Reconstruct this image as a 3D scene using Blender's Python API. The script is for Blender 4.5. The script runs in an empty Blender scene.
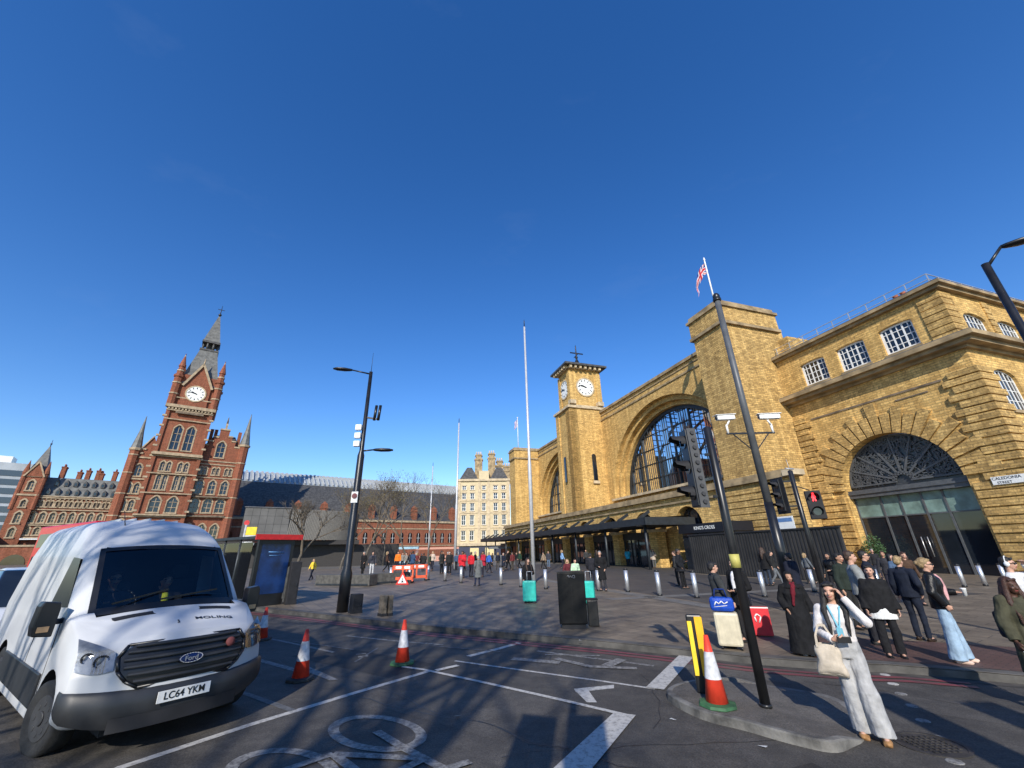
import bpy, bmesh, math, random
from mathutils import Vector, Matrix, noise
R = math.radians
C = bpy.context.scene.collection
sc = bpy.context.scene
random.seed(7)
EYE = 2.0
SLOPE = -0.012                     # the ground falls very gently to the right
def gz(x, y=0): return SLOPE * x

# ------------------------------------------------------------------ camera
CAMF = 405.0
zc = Vector((-23, 984, -CAMF)).normalized()
fwd = Vector((0, 0, -1)); yc = (fwd - fwd.dot(zc) * zc).normalized(); xc = yc.cross(zc)
M3 = Matrix((xc, yc, zc))
cd = bpy.data.cameras.new('camera'); cam = bpy.data.objects.new('camera', cd); C.objects.link(cam)
cam.matrix_world = Matrix.Translation((0, 0, EYE)) @ M3.to_4x4()
cd.sensor_width = 36; cd.lens = CAMF / 1024 * 36; cd.clip_end = 3000; cd.clip_start = 0.05
sc.camera = cam
def ray(px, py): return (M3 @ Vector((px - 512, 384 - py, -CAMF))).normalized()
def G(px, py, off=0.0):
    r = ray(px, py); t = (off - EYE) / (r.z - SLOPE * r.x); return Vector((r.x * t, r.y * t, off + SLOPE * r.x * t))
def proj(p):
    c = M3.transposed() @ (Vector(p) - Vector((0, 0, EYE)))
    return (512 + CAMF * c.x / -c.z, 384 - CAMF * c.y / -c.z)
PAVE = 0.12

# ------------------------------------------------------------------ world / light
SUN_EL, SUN_AZ = 31.0, 188.5        # azimuth clockwise from +Y
w = bpy.data.worlds.new('World'); sc.world = w; w.use_nodes = True
nt = w.node_tree; bg = nt.nodes['Background']
sky = nt.nodes.new('ShaderNodeTexSky'); sky.sky_type = 'NISHITA'; sky.sun_disc = False
sky.sun_elevation = R(SUN_EL); sky.sun_rotation = R(SUN_AZ); sky.altitude = 0; sky.air_density = 1.0; sky.dust_density = 0.1; sky.ozone_density = 3.0
hs = nt.nodes.new('ShaderNodeHueSaturation'); hs.inputs['Saturation'].default_value = 1.30; hs.inputs['Value'].default_value = 1.62; hs.inputs['Hue'].default_value = .511
nt.links.new(sky.outputs[0], hs.inputs['Color'])
# faint high wisps
wtc = nt.nodes.new('ShaderNodeTexCoord'); wmp = nt.nodes.new('ShaderNodeMapping'); wmp.inputs['Scale'].default_value = (2.2, 3.2, 6); wmp.inputs['Rotation'].default_value = (.2, .1, .6); nt.links.new(wtc.outputs['Generated'], wmp.inputs['Vector'])
wn = nt.nodes.new('ShaderNodeTexNoise'); wn.inputs['Scale'].default_value = 1.6; wn.inputs['Detail'].default_value = 9; wn.inputs['Roughness'].default_value = .62; nt.links.new(wmp.outputs[0], wn.inputs['Vector'])
wr_ = nt.nodes.new('ShaderNodeValToRGB'); wr_.color_ramp.elements[0].position = .60; wr_.color_ramp.elements[1].position = .9; wr_.color_ramp.elements[1].color = (.05, .05, .05, 1); nt.links.new(wn.outputs['Fac'], wr_.inputs['Fac'])
wm = nt.nodes.new('ShaderNodeMixRGB'); wm.inputs['Color2'].default_value = (4.5, 5.2, 6.5, 1); nt.links.new(wr_.outputs['Color'], wm.inputs['Fac']); nt.links.new(hs.outputs[0], wm.inputs['Color1']); nt.links.new(wm.outputs[0], bg.inputs['Color'])
bg.inputs['Strength'].default_value = 0.11
sd = bpy.data.lights.new('sun', 'SUN'); sd.energy = 5.0; sd.angle = R(0.5); sd.color = (1, 0.94, 0.84)
so = bpy.data.objects.new('sun', sd); C.objects.link(so)
travel = Vector((-math.sin(R(SUN_AZ)) * math.cos(R(SUN_EL)), -math.cos(R(SUN_AZ)) * math.cos(R(SUN_EL)), -math.sin(R(SUN_EL))))
so.rotation_euler = travel.to_track_quat('-Z', 'Y').to_euler(); so.location = (0, -20, 40)
sc.view_settings.view_transform = 'Standard'; sc.view_settings.look = 'None'; sc.view_settings.exposure = 0.12; sc.view_settings.gamma = 1.0
sc.view_settings.use_curve_mapping = False

# ------------------------------------------------------------------ materials
MATS = {}
def newmat(name):
    m = bpy.data.materials.new(name); m.use_nodes = True; return m, m.node_tree, m.node_tree.nodes['Principled BSDF']
def mat(name, col, rough=0.6, metal=0.0, var=0.15, scale=6.0, bump=0.0, col2=None, spec=0.5, bscale=None, detail=6):
    """noise-mottled surface"""
    if name in MATS: return MATS[name]
    m, t, b = newmat(name); N = t.nodes; L = t.links
    b.inputs['Roughness'].default_value = rough; b.inputs['Metallic'].default_value = metal
    b.inputs['Specular IOR Level'].default_value = spec
    tc = N.new('ShaderNodeTexCoord'); no = N.new('ShaderNodeTexNoise'); no.inputs['Scale'].default_value = scale; no.inputs['Detail'].default_value = detail
    L.new(tc.outputs['Object'], no.inputs['Vector'])
    rp = N.new('ShaderNodeValToRGB'); L.new(no.outputs['Fac'], rp.inputs['Fac'])
    c2 = col2 if col2 else tuple(c * (1 + var) for c in col); c1 = col if col2 else tuple(c * (1 - var) for c in col)
    rp.color_ramp.elements[0].position = .35; rp.color_ramp.elements[1].position = .65
    rp.color_ramp.elements[0].color = (*c1, 1); rp.color_ramp.elements[1].color = (*c2, 1)
    L.new(rp.outputs['Color'], b.inputs['Base Color'])
    if bump:
        bp = N.new('ShaderNodeBump'); bp.inputs['Strength'].default_value = bump; bp.inputs['Distance'].default_value = 0.02
        n2 = N.new('ShaderNodeTexNoise'); n2.inputs['Scale'].default_value = bscale or scale * 6; n2.inputs['Detail'].default_value = 5
        L.new(tc.outputs['Object'], n2.inputs['Vector']); L.new(n2.outputs['Fac'], bp.inputs['Height']); L.new(bp.outputs['Normal'], b.inputs['Normal'])
    MATS[name] = m; return m
def emit(name, col, s):
    m, t, b = newmat(name); b.inputs['Base Color'].default_value = (*col, 1); b.inputs['Emission Color'].default_value = (*col, 1); b.inputs['Emission Strength'].default_value = s
    return m
def brick(name, ca, cb, cc, cm, bw=0.62, bh=0.20, patch=0.35, soot=(0.07, 0.05, 0.03), sootf=0.5, bump=0.35, off=0.5, mortar=0.018):
    m, t, b = newmat(name); N = t.nodes; L = t.links
    tc = N.new('ShaderNodeTexCoord'); sx = N.new('ShaderNodeSeparateXYZ'); L.new(tc.outputs['Object'], sx.inputs[0])
    ad = N.new('ShaderNodeMath'); L.new(sx.outputs['X'], ad.inputs[0]); L.new(sx.outputs['Y'], ad.inputs[1])
    cb_ = N.new('ShaderNodeCombineXYZ'); L.new(ad.outputs[0], cb_.inputs['X']); L.new(sx.outputs['Z'], cb_.inputs['Y'])
    br = N.new('ShaderNodeTexBrick'); L.new(cb_.outputs[0], br.inputs['Vector']); br.inputs['Scale'].default_value = 1
    br.inputs['Brick Width'].default_value = bw; br.inputs['Row Height'].default_value = bh; br.inputs['Mortar Size'].default_value = mortar
    br.inputs['Color1'].default_value = (*ca, 1); br.inputs['Color2'].default_value = (*cb, 1); br.inputs['Mortar'].default_value = (*cm, 1); br.offset = off
    no = N.new('ShaderNodeTexNoise'); no.inputs['Scale'].default_value = patch; no.inputs['Detail'].default_value = 8; no.inputs['Roughness'].default_value = .7
    L.new(tc.outputs['Object'], no.inputs['Vector'])
    rp = N.new('ShaderNodeValToRGB'); rp.color_ramp.elements[0].position = .42; rp.color_ramp.elements[1].position = .75; rp.color_ramp.elements[1].color = (.6, .6, .6, 1); L.new(no.outputs['Fac'], rp.inputs['Fac'])
    mx = N.new('ShaderNodeMixRGB'); L.new(rp.outputs['Color'], mx.inputs['Fac']); L.new(br.outputs['Color'], mx.inputs['Color1']); mx.inputs['Color2'].default_value = (*cc, 1)
    n2 = N.new('ShaderNodeTexNoise'); n2.inputs['Scale'].default_value = 2.2; n2.inputs['Detail'].default_value = 10; n2.inputs['Roughness'].default_value = .75
    L.new(tc.outputs['Object'], n2.inputs['Vector'])
    r2 = N.new('ShaderNodeValToRGB'); r2.color_ramp.elements[0].position = .5; r2.color_ramp.elements[1].position = .78; L.new(n2.outputs['Fac'], r2.inputs['Fac'])
    r2.color_ramp.elements[1].color = (sootf, sootf, sootf, 1)
    m2 = N.new('ShaderNodeMixRGB'); L.new(r2.outputs['Color'], m2.inputs['Fac']); L.new(mx.outputs[0], m2.inputs['Color1']); m2.inputs['Color2'].default_value = (*soot, 1)
    mp = N.new('ShaderNodeMapping'); mp.inputs['Scale'].default_value = (1.4, 1.4, .10); L.new(tc.outputs['Object'], mp.inputs['Vector'])
    n3 = N.new('ShaderNodeTexNoise'); n3.inputs['Scale'].default_value = 1.3; n3.inputs['Detail'].default_value = 7; L.new(mp.outputs[0], n3.inputs['Vector'])
    r3 = N.new('ShaderNodeValToRGB'); r3.color_ramp.elements[0].position = .42; r3.color_ramp.elements[1].position = .66; r3.color_ramp.elements[0].color = (.84, .81, .76, 1); r3.color_ramp.elements[1].color = (1.08, 1.08, 1.06, 1); L.new(n3.outputs['Fac'], r3.inputs['Fac'])
    n4 = N.new('ShaderNodeTexNoise'); n4.inputs['Scale'].default_value = 5.5; n4.inputs['Detail'].default_value = 6; n4.inputs['Roughness'].default_value = .8; L.new(tc.outputs['Object'], n4.inputs['Vector'])
    r4 = N.new('ShaderNodeValToRGB'); r4.color_ramp.elements[0].position = .36; r4.color_ramp.elements[1].position = .64; r4.color_ramp.elements[0].color = (.60, .57, .53, 1); r4.color_ramp.elements[1].color = (1.32, 1.30, 1.26, 1); L.new(n4.outputs['Fac'], r4.inputs['Fac'])
    m3 = N.new('ShaderNodeMixRGB'); m3.blend_type = 'MULTIPLY'; m3.inputs['Fac'].default_value = 1; L.new(m2.outputs[0], m3.inputs[1]); L.new(r3.outputs[0], m3.inputs[2])
    m4 = N.new('ShaderNodeMixRGB'); m4.blend_type = 'MULTIPLY'; m4.inputs['Fac'].default_value = .9; L.new(m3.outputs[0], m4.inputs[1]); L.new(r4.outputs[0], m4.inputs[2])
    L.new(m4.outputs[0], b.inputs['Base Color']); b.inputs['Roughness'].default_value = .85; b.inputs['Specular IOR Level'].default_value = .25
    bp = N.new('ShaderNodeBump'); bp.inputs['Strength'].default_value = bump; bp.inputs['Distance'].default_value = .03
    mm = N.new('ShaderNodeMath'); mm.operation = 'SUBTRACT'; L.new(n2.outputs['Fac'], mm.inputs[0]); L.new(br.outputs['Fac'], mm.inputs[1])
    L.new(mm.outputs[0], bp.inputs['Height']); L.new(bp.outputs['Normal'], b.inputs['Normal'])
    MATS[name] = m; return m
def glass(name, tint=(0.05, 0.07, 0.09), gl=0.2, rough=0.03, transp=True):
    m = bpy.data.materials.new(name); m.use_nodes = True; t = m.node_tree; N = t.nodes; L = t.links; N.clear()
    o = N.new('ShaderNodeOutputMaterial'); mx = N.new('ShaderNodeMixShader'); g = N.new('ShaderNodeBsdfGlossy'); g.inputs['Roughness'].default_value = rough
    tr = N.new('ShaderNodeBsdfTransparent'); tr.inputs['Color'].default_value = (*tint, 1)
    fr = N.new('ShaderNodeFresnel'); fr.inputs['IOR'].default_value = 1.5; ad = N.new('ShaderNodeMath'); ad.inputs[1].default_value = gl * .4; L.new(fr.outputs[0], ad.inputs[0])
    L.new(ad.outputs[0], mx.inputs['Fac']); L.new(tr.outputs[0], mx.inputs[1]); L.new(g.outputs[0], mx.inputs[2]); L.new(mx.outputs[0], o.inputs['Surface'])
    MATS[name] = m; return m

stock = brick('yellow_stock_brick', (0.82, 0.55, 0.205), (0.46, 0.295, 0.105), (0.70, 0.465, 0.17), (0.34, 0.24, 0.11), sootf=.5, mortar=.022)
stock_dark = brick('weathered_stock_brick', (0.72, 0.49, 0.19), (0.36, 0.24, 0.09), (0.58, 0.39, 0.155), (0.27, 0.19, 0.09), sootf=.7, mortar=.022)
redbrick = brick('red_brick', (0.32, 0.098, 0.056), (0.20, 0.062, 0.040), (0.28, 0.11, 0.062), (0.25, 0.14, 0.09), sootf=.55, patch=.2)
cream = mat('cream_stone', (0.50, 0.40, 0.26), .8, var=.2, scale=1.2, bump=.2)
paleston = mat('pale_stone', (0.48, 0.38, 0.24), .8, var=.25, scale=1.5, bump=.3)
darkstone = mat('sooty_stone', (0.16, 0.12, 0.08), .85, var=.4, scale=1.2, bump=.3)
corn_m = mat('weathered_cornice_stone', (0.30, 0.22, 0.12), .85, var=.35, scale=1.0, bump=.3)
slate = mat('grey_slate', (0.062, 0.060, 0.057), .55, var=.4, scale=1.5, bump=.4)
slate_l = mat('pale_grey_slate', (0.125, 0.125, 0.115), .6, var=.3, scale=1.2, bump=.4)
lead = mat('lead', (0.10, 0.10, 0.105), .5, var=.2, scale=1)
glass_dark = mat('dark_window_glass', (0.012, 0.016, 0.022), .05, var=.3, scale=.6, spec=.8)
glass_clear = glass('clear_glass', (.75, .8, .8), .1)
glass_shop = glass('shop_glass', (.22, .26, .25), .3)
white_paint = mat('white_paint', (0.75, 0.75, 0.72), .45, var=.06, scale=3)
black_paint = mat('black_paint', (0.012, 0.012, 0.013), .35, var=.3, scale=4)
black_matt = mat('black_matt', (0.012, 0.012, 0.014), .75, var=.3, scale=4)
grey_metal = mat('galvanised_metal', (0.42, 0.43, 0.44), .45, .4, var=.15, scale=3)
grey_paint = mat('grey_pole_paint', (0.085, 0.09, 0.095), .45, var=.15, scale=3)
steel = mat('brushed_steel', (0.62, 0.62, 0.62), .38, .75, var=.1, scale=8)
dark_metal = mat('dark_metal', (0.03, 0.035, 0.04), .45, .3, var=.2, scale=3)
gold = mat('gilt', (0.55, 0.36, 0.10), .35, .9, var=.1)
face_m = mat('clock_face_white', (0.78, 0.78, 0.74), .5, var=.04, scale=2)
iron_lat = mat('black_ironwork', (0.015, 0.017, 0.02), .5, var=.2)

# ------------------------------------------------------------------ mesh builder
def ident(x, y, z): return (x, y, z)
class MB:
    def __init__(s, T=None): s.v = []; s.f = []; s.m = []; s.T = T or ident; s.sm = []
    def face(s, pts, mi=0, smooth=False):
        k = len(s.v); s.v += [s.T(*p) for p in pts]; s.f.append(tuple(range(k, k + len(pts)))); s.m.append(mi); s.sm.append(smooth)
    def grid(s, rows, mi=0, closed=False, smooth=True, capa=False, capb=False):
        k = len(s.v); n = len(rows[0])
        for r in rows: s.v += [s.T(*p) for p in r]
        for i in range(len(rows) - 1):
            for j in range(n if closed else n - 1):
                a = k + i * n + j; b = k + i * n + (j + 1) % n
                s.f.append((a, b, b + n, a + n)); s.m.append(mi); s.sm.append(smooth)
        if capa: s.f.append(tuple(k + j for j in range(n))[::-1]); s.m.append(mi); s.sm.append(False)
        if capb: q = k + (len(rows) - 1) * n; s.f.append(tuple(q + j for j in range(n))); s.m.append(mi); s.sm.append(False)
    def box(s, x0, x1, y0, y1, z0, z1, mi=0):
        k = len(s.v)
        s.v += [s.T(*p) for p in [(x0, y0, z0), (x1, y0, z0), (x1, y1, z0), (x0, y1, z0), (x0, y0, z1), (x1, y0, z1), (x1, y1, z1), (x0, y1, z1)]]
        for q in [(0, 3, 2, 1), (4, 5, 6, 7), (0, 1, 5, 4), (1, 2, 6, 5), (2, 3, 7, 6), (3, 0, 4, 7)]:
            s.f.append(tuple(k + i for i in q)); s.m.append(mi); s.sm.append(False)
    def prism(s, poly, z0, z1, mi=0):
        n = len(poly); s.grid([[(x, y, z0) for x, y in poly], [(x, y, z1) for x, y in poly]], mi, True, False, True, True)
    def tube(s, p0, p1, r0, r1=None, n=10, mi=0, caps=True, smooth=True, rot=0):
        r1 = r0 if r1 is None else r1; p0 = Vector(p0); p1 = Vector(p1); a = (p1 - p0)
        if a.length < 1e-6: return
        a.normalize(); u = a.orthogonal().normalized() if abs(a.z) < .99 else Vector((1, 0, 0)); v = a.cross(u)
        rows = []
        for p, r in ((p0, r0), (p1, r1)):
            rows.append([tuple(p + (u * math.cos(rot + 2 * math.pi * i / n) + v * math.sin(rot + 2 * math.pi * i / n)) * r) for i in range(n)])
        s.grid(rows, mi, True, smooth, caps, caps)
    def path(s, pts, r, n=6, mi=0):
        for a, b in zip(pts, pts[1:]): s.tube(a, b, r, r, n, mi)
    def lathe(s, prof, c=(0, 0, 0), n=16, mi=0, smooth=True, rot=0):
        rows = [[(c[0] + r * math.cos(rot + 2 * math.pi * i / n), c[1] + r * math.sin(rot + 2 * math.pi * i / n), c[2] + z) for i in range(n)] for r, z in prof]
        s.grid(rows, mi, True, smooth, True, True)
    def bar(s, p0, p1, w, h, mi=0, upv=(0, 0, 1)):
        p0 = Vector(p0); p1 = Vector(p1); a = (p1 - p0).normalized(); u = a.cross(Vector(upv))
        if u.length < 1e-4: u = Vector((1, 0, 0))
        u.normalize(); v = u.cross(a).normalized()
        rows = [[tuple(p + u * (sx * w / 2) + v * (sy * h / 2)) for sx, sy in ((-1, -1), (1, -1), (1, 1), (-1, 1))] for p in (p0, p1)]
        s.grid(rows, mi, True, False, True, True)
    def ball(s, c, rx, ry=None, rz=None, n=12, m=8, mi=0):
        ry = ry or rx; rz = rz or rx
        rows = []
        for j in range(m + 1):
            t = -math.pi / 2 + math.pi * j / m; cr = max(math.cos(t), 1e-3)
            rows.append([(c[0] + rx * cr * math.cos(2 * math.pi * i / n), c[1] + ry * cr * math.sin(2 * math.pi * i / n), c[2] + rz * math.sin(t)) for i in range(n)])
        s.grid(rows, mi, True, True, True, True)
    def pyramid(s, x0, x1, y0, y1, z0, z1, mi=0, top=None):
        cx, cy = (x0 + x1) / 2, (y0 + y1) / 2; t = top or 0.02
        s.grid([[(x0, y0, z0), (x1, y0, z0), (x1, y1, z0), (x0, y1, z0)], [(cx - t, cy - t, z1), (cx + t, cy - t, z1), (cx + t, cy + t, z1), (cx - t, cy + t, z1)]], mi, True, False, True, True)
    def build(s, name, mats, parent=None, loc=None, rz=0, bevel=0, sub=0, sharp=None):
        me = bpy.data.meshes.new(name); me.from_pydata(s.v, [], s.f)
        if not isinstance(mats, (list, tuple)): mats = [mats]
        for mm in mats: me.materials.append(mm)
        me.polygons.foreach_set('material_index', s.m); me.polygons.foreach_set('use_smooth', s.sm); me.update()
        bm = bmesh.new(); bm.from_mesh(me); bmesh.ops.recalc_face_normals(bm, faces=bm.faces); bm.to_mesh(me); bm.free()
        o = bpy.data.objects.new(name, me); C.objects.link(o)
        if parent: o.parent = parent
        if loc is not None: o.location = loc
        o.rotation_euler.z = rz
        if bevel:
            bv = o.modifiers.new('bevel', 'BEVEL'); bv.width = bevel; bv.segments = 2; bv.limit_method = 'ANGLE'; bv.angle_limit = R(40)
        if sub:
            sm = o.modifiers.new('sub', 'SUBSURF'); sm.levels = sub; sm.render_levels = sub
        return o
def tag(o, label=None, cat=None, group=None, kind=None):
    if label: o['label'] = label
    if cat: o['category'] = cat
    if group: o['group'] = group
    if kind: o['kind'] = kind
    return o
def empty(name, loc=(0, 0, 0), rz=0, label=None, cat=None, group=None):
    o = bpy.data.objects.new(name, None); C.objects.link(o); o.location = loc; o.rotation_euler.z = rz; o.empty_display_size = .2
    return tag(o, label, cat, group)
CH = {}
def kids(o):
    if o.name not in CH: CH[o.name] = [c for c in bpy.data.objects if c.parent == o]
    return CH[o.name]
def copy_tree(o, parent=None):
    c = o.copy(); C.objects.link(c)
    if parent: c.parent = parent
    CH[c.name] = [copy_tree(ch, c) for ch in kids(o)]
    return c
def text(name, body, size, m, parent, mtx, extr=0.004, align='CENTER', sx=1.0):
    cu = bpy.data.curves.new(name, 'FONT'); cu.body = body; cu.size = size; cu.extrude = extr; cu.align_x = align; cu.align_y = 'CENTER'; cu.offset = size * .012
    t = bpy.data.objects.new(name, cu); C.objects.link(t)
    dg = bpy.context.evaluated_depsgraph_get(); me = bpy.data.meshes.new_from_object(t.evaluated_get(dg))
    bpy.data.objects.remove(t); me.materials.clear(); me.materials.append(m)
    o = bpy.data.objects.new(name, me); C.objects.link(o); o.parent = parent; o.matrix_local = mtx @ Matrix.Diagonal((sx, 1, 1, 1)); return o

def panel(mb, x0, x1, z0, z1, ops, depth, mi=0, y=0.0, ztop=None, rmi=None):
    """a wall x0..x1, z0..z1 at y, with openings dict(x0,x1,z0,z1,kind,rise); z1 = springing for arches; reveals run to y+depth"""
    rmi = mi if rmi is None else rmi
    def zt(o, x):
        k = o.get('kind', 'flat')
        if k == 'flat': return o['z1']
        c = (o['x0'] + o['x1']) / 2; h = (o['x1'] - o['x0']) / 2; u = max(0, 1 - ((x - c) / h) ** 2)
        if k == 'point': return o['z1'] + o.get('rise', h * 1.2) * (1 - abs((x - c) / h) ** 1.7)
        return o['z1'] + o.get('rise', h) * math.sqrt(u)
    xs = {x0, x1}
    for o in ops:
        xs |= {o['x0'], o['x1']}
        if o.get('kind', 'flat') != 'flat':
            c = (o['x0'] + o['x1']) / 2; h = (o['x1'] - o['x0']) / 2; n = o.get('n', 8)
            xs |= {c - h * math.cos(math.pi * i / n) for i in range(1, n)}
    if ztop: xs |= {x for x in ztop[1]}
    xs = sorted(xs)
    top = (lambda x: ztop[0](x)) if ztop else (lambda x: z1)
    for a, b in zip(xs, xs[1:]):
        if b - a < 1e-6: continue
        ca = cb = z0
        for o in sorted([o for o in ops if o['x0'] <= a + 1e-6 and o['x1'] >= b - 1e-6], key=lambda o: o['z0']):
            if o['z0'] > ca + 1e-6 or o['z0'] > cb + 1e-6: mb.face([(a, y, ca), (b, y, cb), (b, y, o['z0']), (a, y, o['z0'])], mi)
            if o['z0'] > z0: mb.face([(a, y, o['z0']), (b, y, o['z0']), (b, y + depth, o['z0']), (a, y + depth, o['z0'])], rmi)
            ta, tb = zt(o, a), zt(o, b)
            mb.face([(a, y, ta), (b, y, tb), (b, y + depth, tb), (a, y + depth, ta)], rmi)
            ca, cb = ta, tb
        mb.face([(a, y, ca), (b, y, cb), (b, y, top(b - 1e-7)), (a, y, top(a + 1e-7))], mi)
    for o in ops:
        for x in (o['x0'], o['x1']):
            mb.face([(x, y, o['z0']), (x, y + depth, o['z0']), (x, y + depth, zt(o, x)), (x, y, zt(o, x))], rmi)
def window_obj(T, x0, x1, z0, z1, y, parent, kind='flat', rise=None, nx=3, nz=4, fm=None, gm=None, name='window', fw=0.07, bw=0.035, gd=0.05, mull=1, transom=None):
    """framed window: glass + frame bars clipped to its outline; one mesh = frame, child = pane"""
    c = (x0 + x1) / 2; h = (x1 - x0) / 2; rise = h if (rise is None and kind == 'round') else (rise or 0)
    def zt(x):
        if kind == 'flat': return z1
        if kind == 'point': return z1 + rise * (1 - min(1, abs((x - c) / h)) ** 1.7)
        return z1 + rise * math.sqrt(max(0, 1 - ((x - c) / h) ** 2))
    f = MB(T); g = MB(T); n = 10 if kind != 'flat' else 1
    xs = [c - h * math.cos(math.pi * i / n) for i in range(n + 1)] if n > 1 else [x0, x1]
    for a, b in zip(xs, xs[1:]): g.face([(a, y + gd, z0), (b, y + gd, z0), (b, y + gd, zt(b)), (a, y + gd, zt(a))])
    f.box(x0, x1, y, y + gd, z0, z0 + fw); f.box(x0, x0 + fw, y, y + gd, z0 + fw, zt(x0 + fw)); f.box(x1 - fw, x1, y, y + gd, z0 + fw, zt(x1 - fw))
    for a, b in zip(xs, xs[1:]):
        if kind != 'flat' or True:
            f.face([(a, y, zt(a)), (b, y, zt(b)), (b, y, max(z0, zt(b) - fw)), (a, y, max(z0, zt(a) - fw))])
    for i in range(1, nx):
        x = x0 + (x1 - x0) * i / nx; ww = bw * (2 if (mull > 1 and i % mull == 0) else 1); f.box(x - ww / 2, x + ww / 2, y + .01, y + gd - .005, z0 + fw, zt(x))
    top = z1 + (rise or 0)
    for i in range(1, nz):
        z = z0 + (top - z0) * i / nz; 
        if z > z1 and kind != 'flat':
            u = (z - z1) / rise; hh = h * (math.sqrt(max(0, 1 - u * u)) if kind != 'point' else max(0, 1 - u) ** (1 / 1.7))
        else: hh = h
        f.box(c - hh + .01, c + hh - .01, y + .013, y + gd - .008, z - bw / 2, z + bw / 2)
    o = f.build(name, fm or white_paint, parent); g.build('pane', gm or glass_dark, o); return o
def clock(parent, T, cx, cy_out, cz, r, name='clock_face'):
    """T maps (u, out, z): u across the face, out away from the wall"""
    b = MB(T); n = 32
    ring = lambda rr, o: [(cx + rr * math.sin(2 * math.pi * i / n), o, cz + rr * math.cos(2 * math.pi * i / n)) for i in range(n)]
    b.grid([ring(r * .98, cy_out + .10), ring(0.01, cy_out + .10)], 0, True, False)
    f = b.build(name, face_m, parent)
    b = MB(T); b.grid([ring(r * 1.12, cy_out), ring(r * 1.12, cy_out + .16), ring(r * .97, cy_out + .16), ring(r * .97, cy_out + .05)], 0, True, False)
    b.build('clock_rim', paleston, f)
    b = MB(T)
    for i in range(12):
        a = 2 * math.pi * i / 12; dx, dz = math.sin(a), math.cos(a)
        b.bar((cx + dx * r * .66, cy_out + .13, cz + dz * r * .66), (cx + dx * r * .88, cy_out + .13, cz + dz * r * .88), r * .09, .03, upv=(0, 1, 0))
    b.build('hour_mark', black_paint, f)
    b = MB(T)
    for a, l, w_ in ((R(47 * 6), .82, .08), (R(9.78 * 30), .52, .13)):
        b.bar((cx - math.sin(a) * r * .15, cy_out + .17, cz - math.cos(a) * r * .15), (cx + math.sin(a) * r * l, cy_out + .17, cz + math.cos(a) * r * l), r * w_, .03, upv=(0, 1, 0))
    b.build('clock_hand', black_paint, f)
    return f
# ================================================================== PEOPLE
def fabric(name, col, rough=.85, var=.18, scale=9, bump=.25):
    return mat(name, col, rough, 0, var, scale, bump, bscale=40, spec=.2)
skin_m = {k: mat('skin_' + k, c, .5, var=.06, scale=14, spec=.35) for k, c in dict(light=(.52, .30, .21), tan=(.40, .22, .14), brown=(.20, .10, .06), dark=(.075, .035, .022)).items()}
lip_m = mat('lips', (.32, .08, .07), .45); eye_m = mat('eyes', (.02, .015, .012), .2); brow_m = mat('eyebrow', (.03, .02, .015), .8)
hair_m = {k: mat('hair_' + k, c, .62, var=.35, scale=30, bump=.5, bscale=60) for k, c in dict(black=(.012, .010, .009), brown=(.045, .024, .014), blond=(.28, .19, .09), grey=(.25, .24, .23), auburn=(.045, .018, .010)).items()}
def remesh(name, prims, voxel, smooth=2, wr=0.0, wscale=9, seed=0, keep=None):
    mb = MB()
    for p in prims:
        k = p[0]
        if k in 'ck':
            _, a, b, r0, r1 = p[:5]; n = 14; mb.tube(a, b, r0, r1, n)
            if k == 'c':
                mb.ball(a, r0, n=12, m=8); mb.ball(b, r1, n=12, m=8)
        elif k == 'e': mb.ball(p[1], *p[2], n=16, m=12)
        elif k == 'l':
            rows = [[(cx + rx * math.cos(2 * math.pi * i / 24), cy + ry * math.sin(2 * math.pi * i / 24), z) for i in range(24)] for cx, cy, z, rx, ry in p[1]]; mb.grid(rows, 0, True, True, True, True)
        elif k == 'b': mb.box(*p[1])
    o = mb.build(name, [])
    bm = bmesh.new(); bm.from_mesh(o.data); bmesh.ops.recalc_face_normals(bm, faces=bm.faces); bm.to_mesh(o.data); bm.free()
    md = o.modifiers.new('r', 'REMESH'); md.mode = 'VOXEL'; md.voxel_size = voxel; md.use_smooth_shade = True
    if smooth:
        ms = o.modifiers.new('s', 'SMOOTH'); ms.factor = .5; ms.iterations = smooth
    dg = bpy.context.evaluated_depsgraph_get(); me = bpy.data.meshes.new_from_object(o.evaluated_get(dg)); od = o.data; bpy.data.objects.remove(o); bpy.data.meshes.remove(od)
    me.name = name
    if wr:
        nn = [v.normal.copy() for v in me.vertices]; co = [v.co.copy() for v in me.vertices]; flat = []
        for c0, nv in zip(co, nn):
            c = Vector((c0.x * wscale + seed, c0.y * wscale, c0.z * wscale * .55)); d_ = noise.noise(c) + .5 * noise.noise(c * 2.3)
            d2 = abs(noise.noise(Vector((c0.x * 14 + seed, c0.y * 14, c0.z * 4))))
            flat += (c0 + nv * (d_ * wr - d2 * wr * .8))[:]
        me.vertices.foreach_set('co', flat); me.update()
    return me
def V(*a): return Vector(a)
def mkobj(name, me, mats, parent):
    o = bpy.data.objects.new(name, me); C.objects.link(o); o.parent = parent
    me.materials.clear()
    for m in (mats if isinstance(mats, (list, tuple)) else [mats]): me.materials.append(m)
    return o
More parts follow.
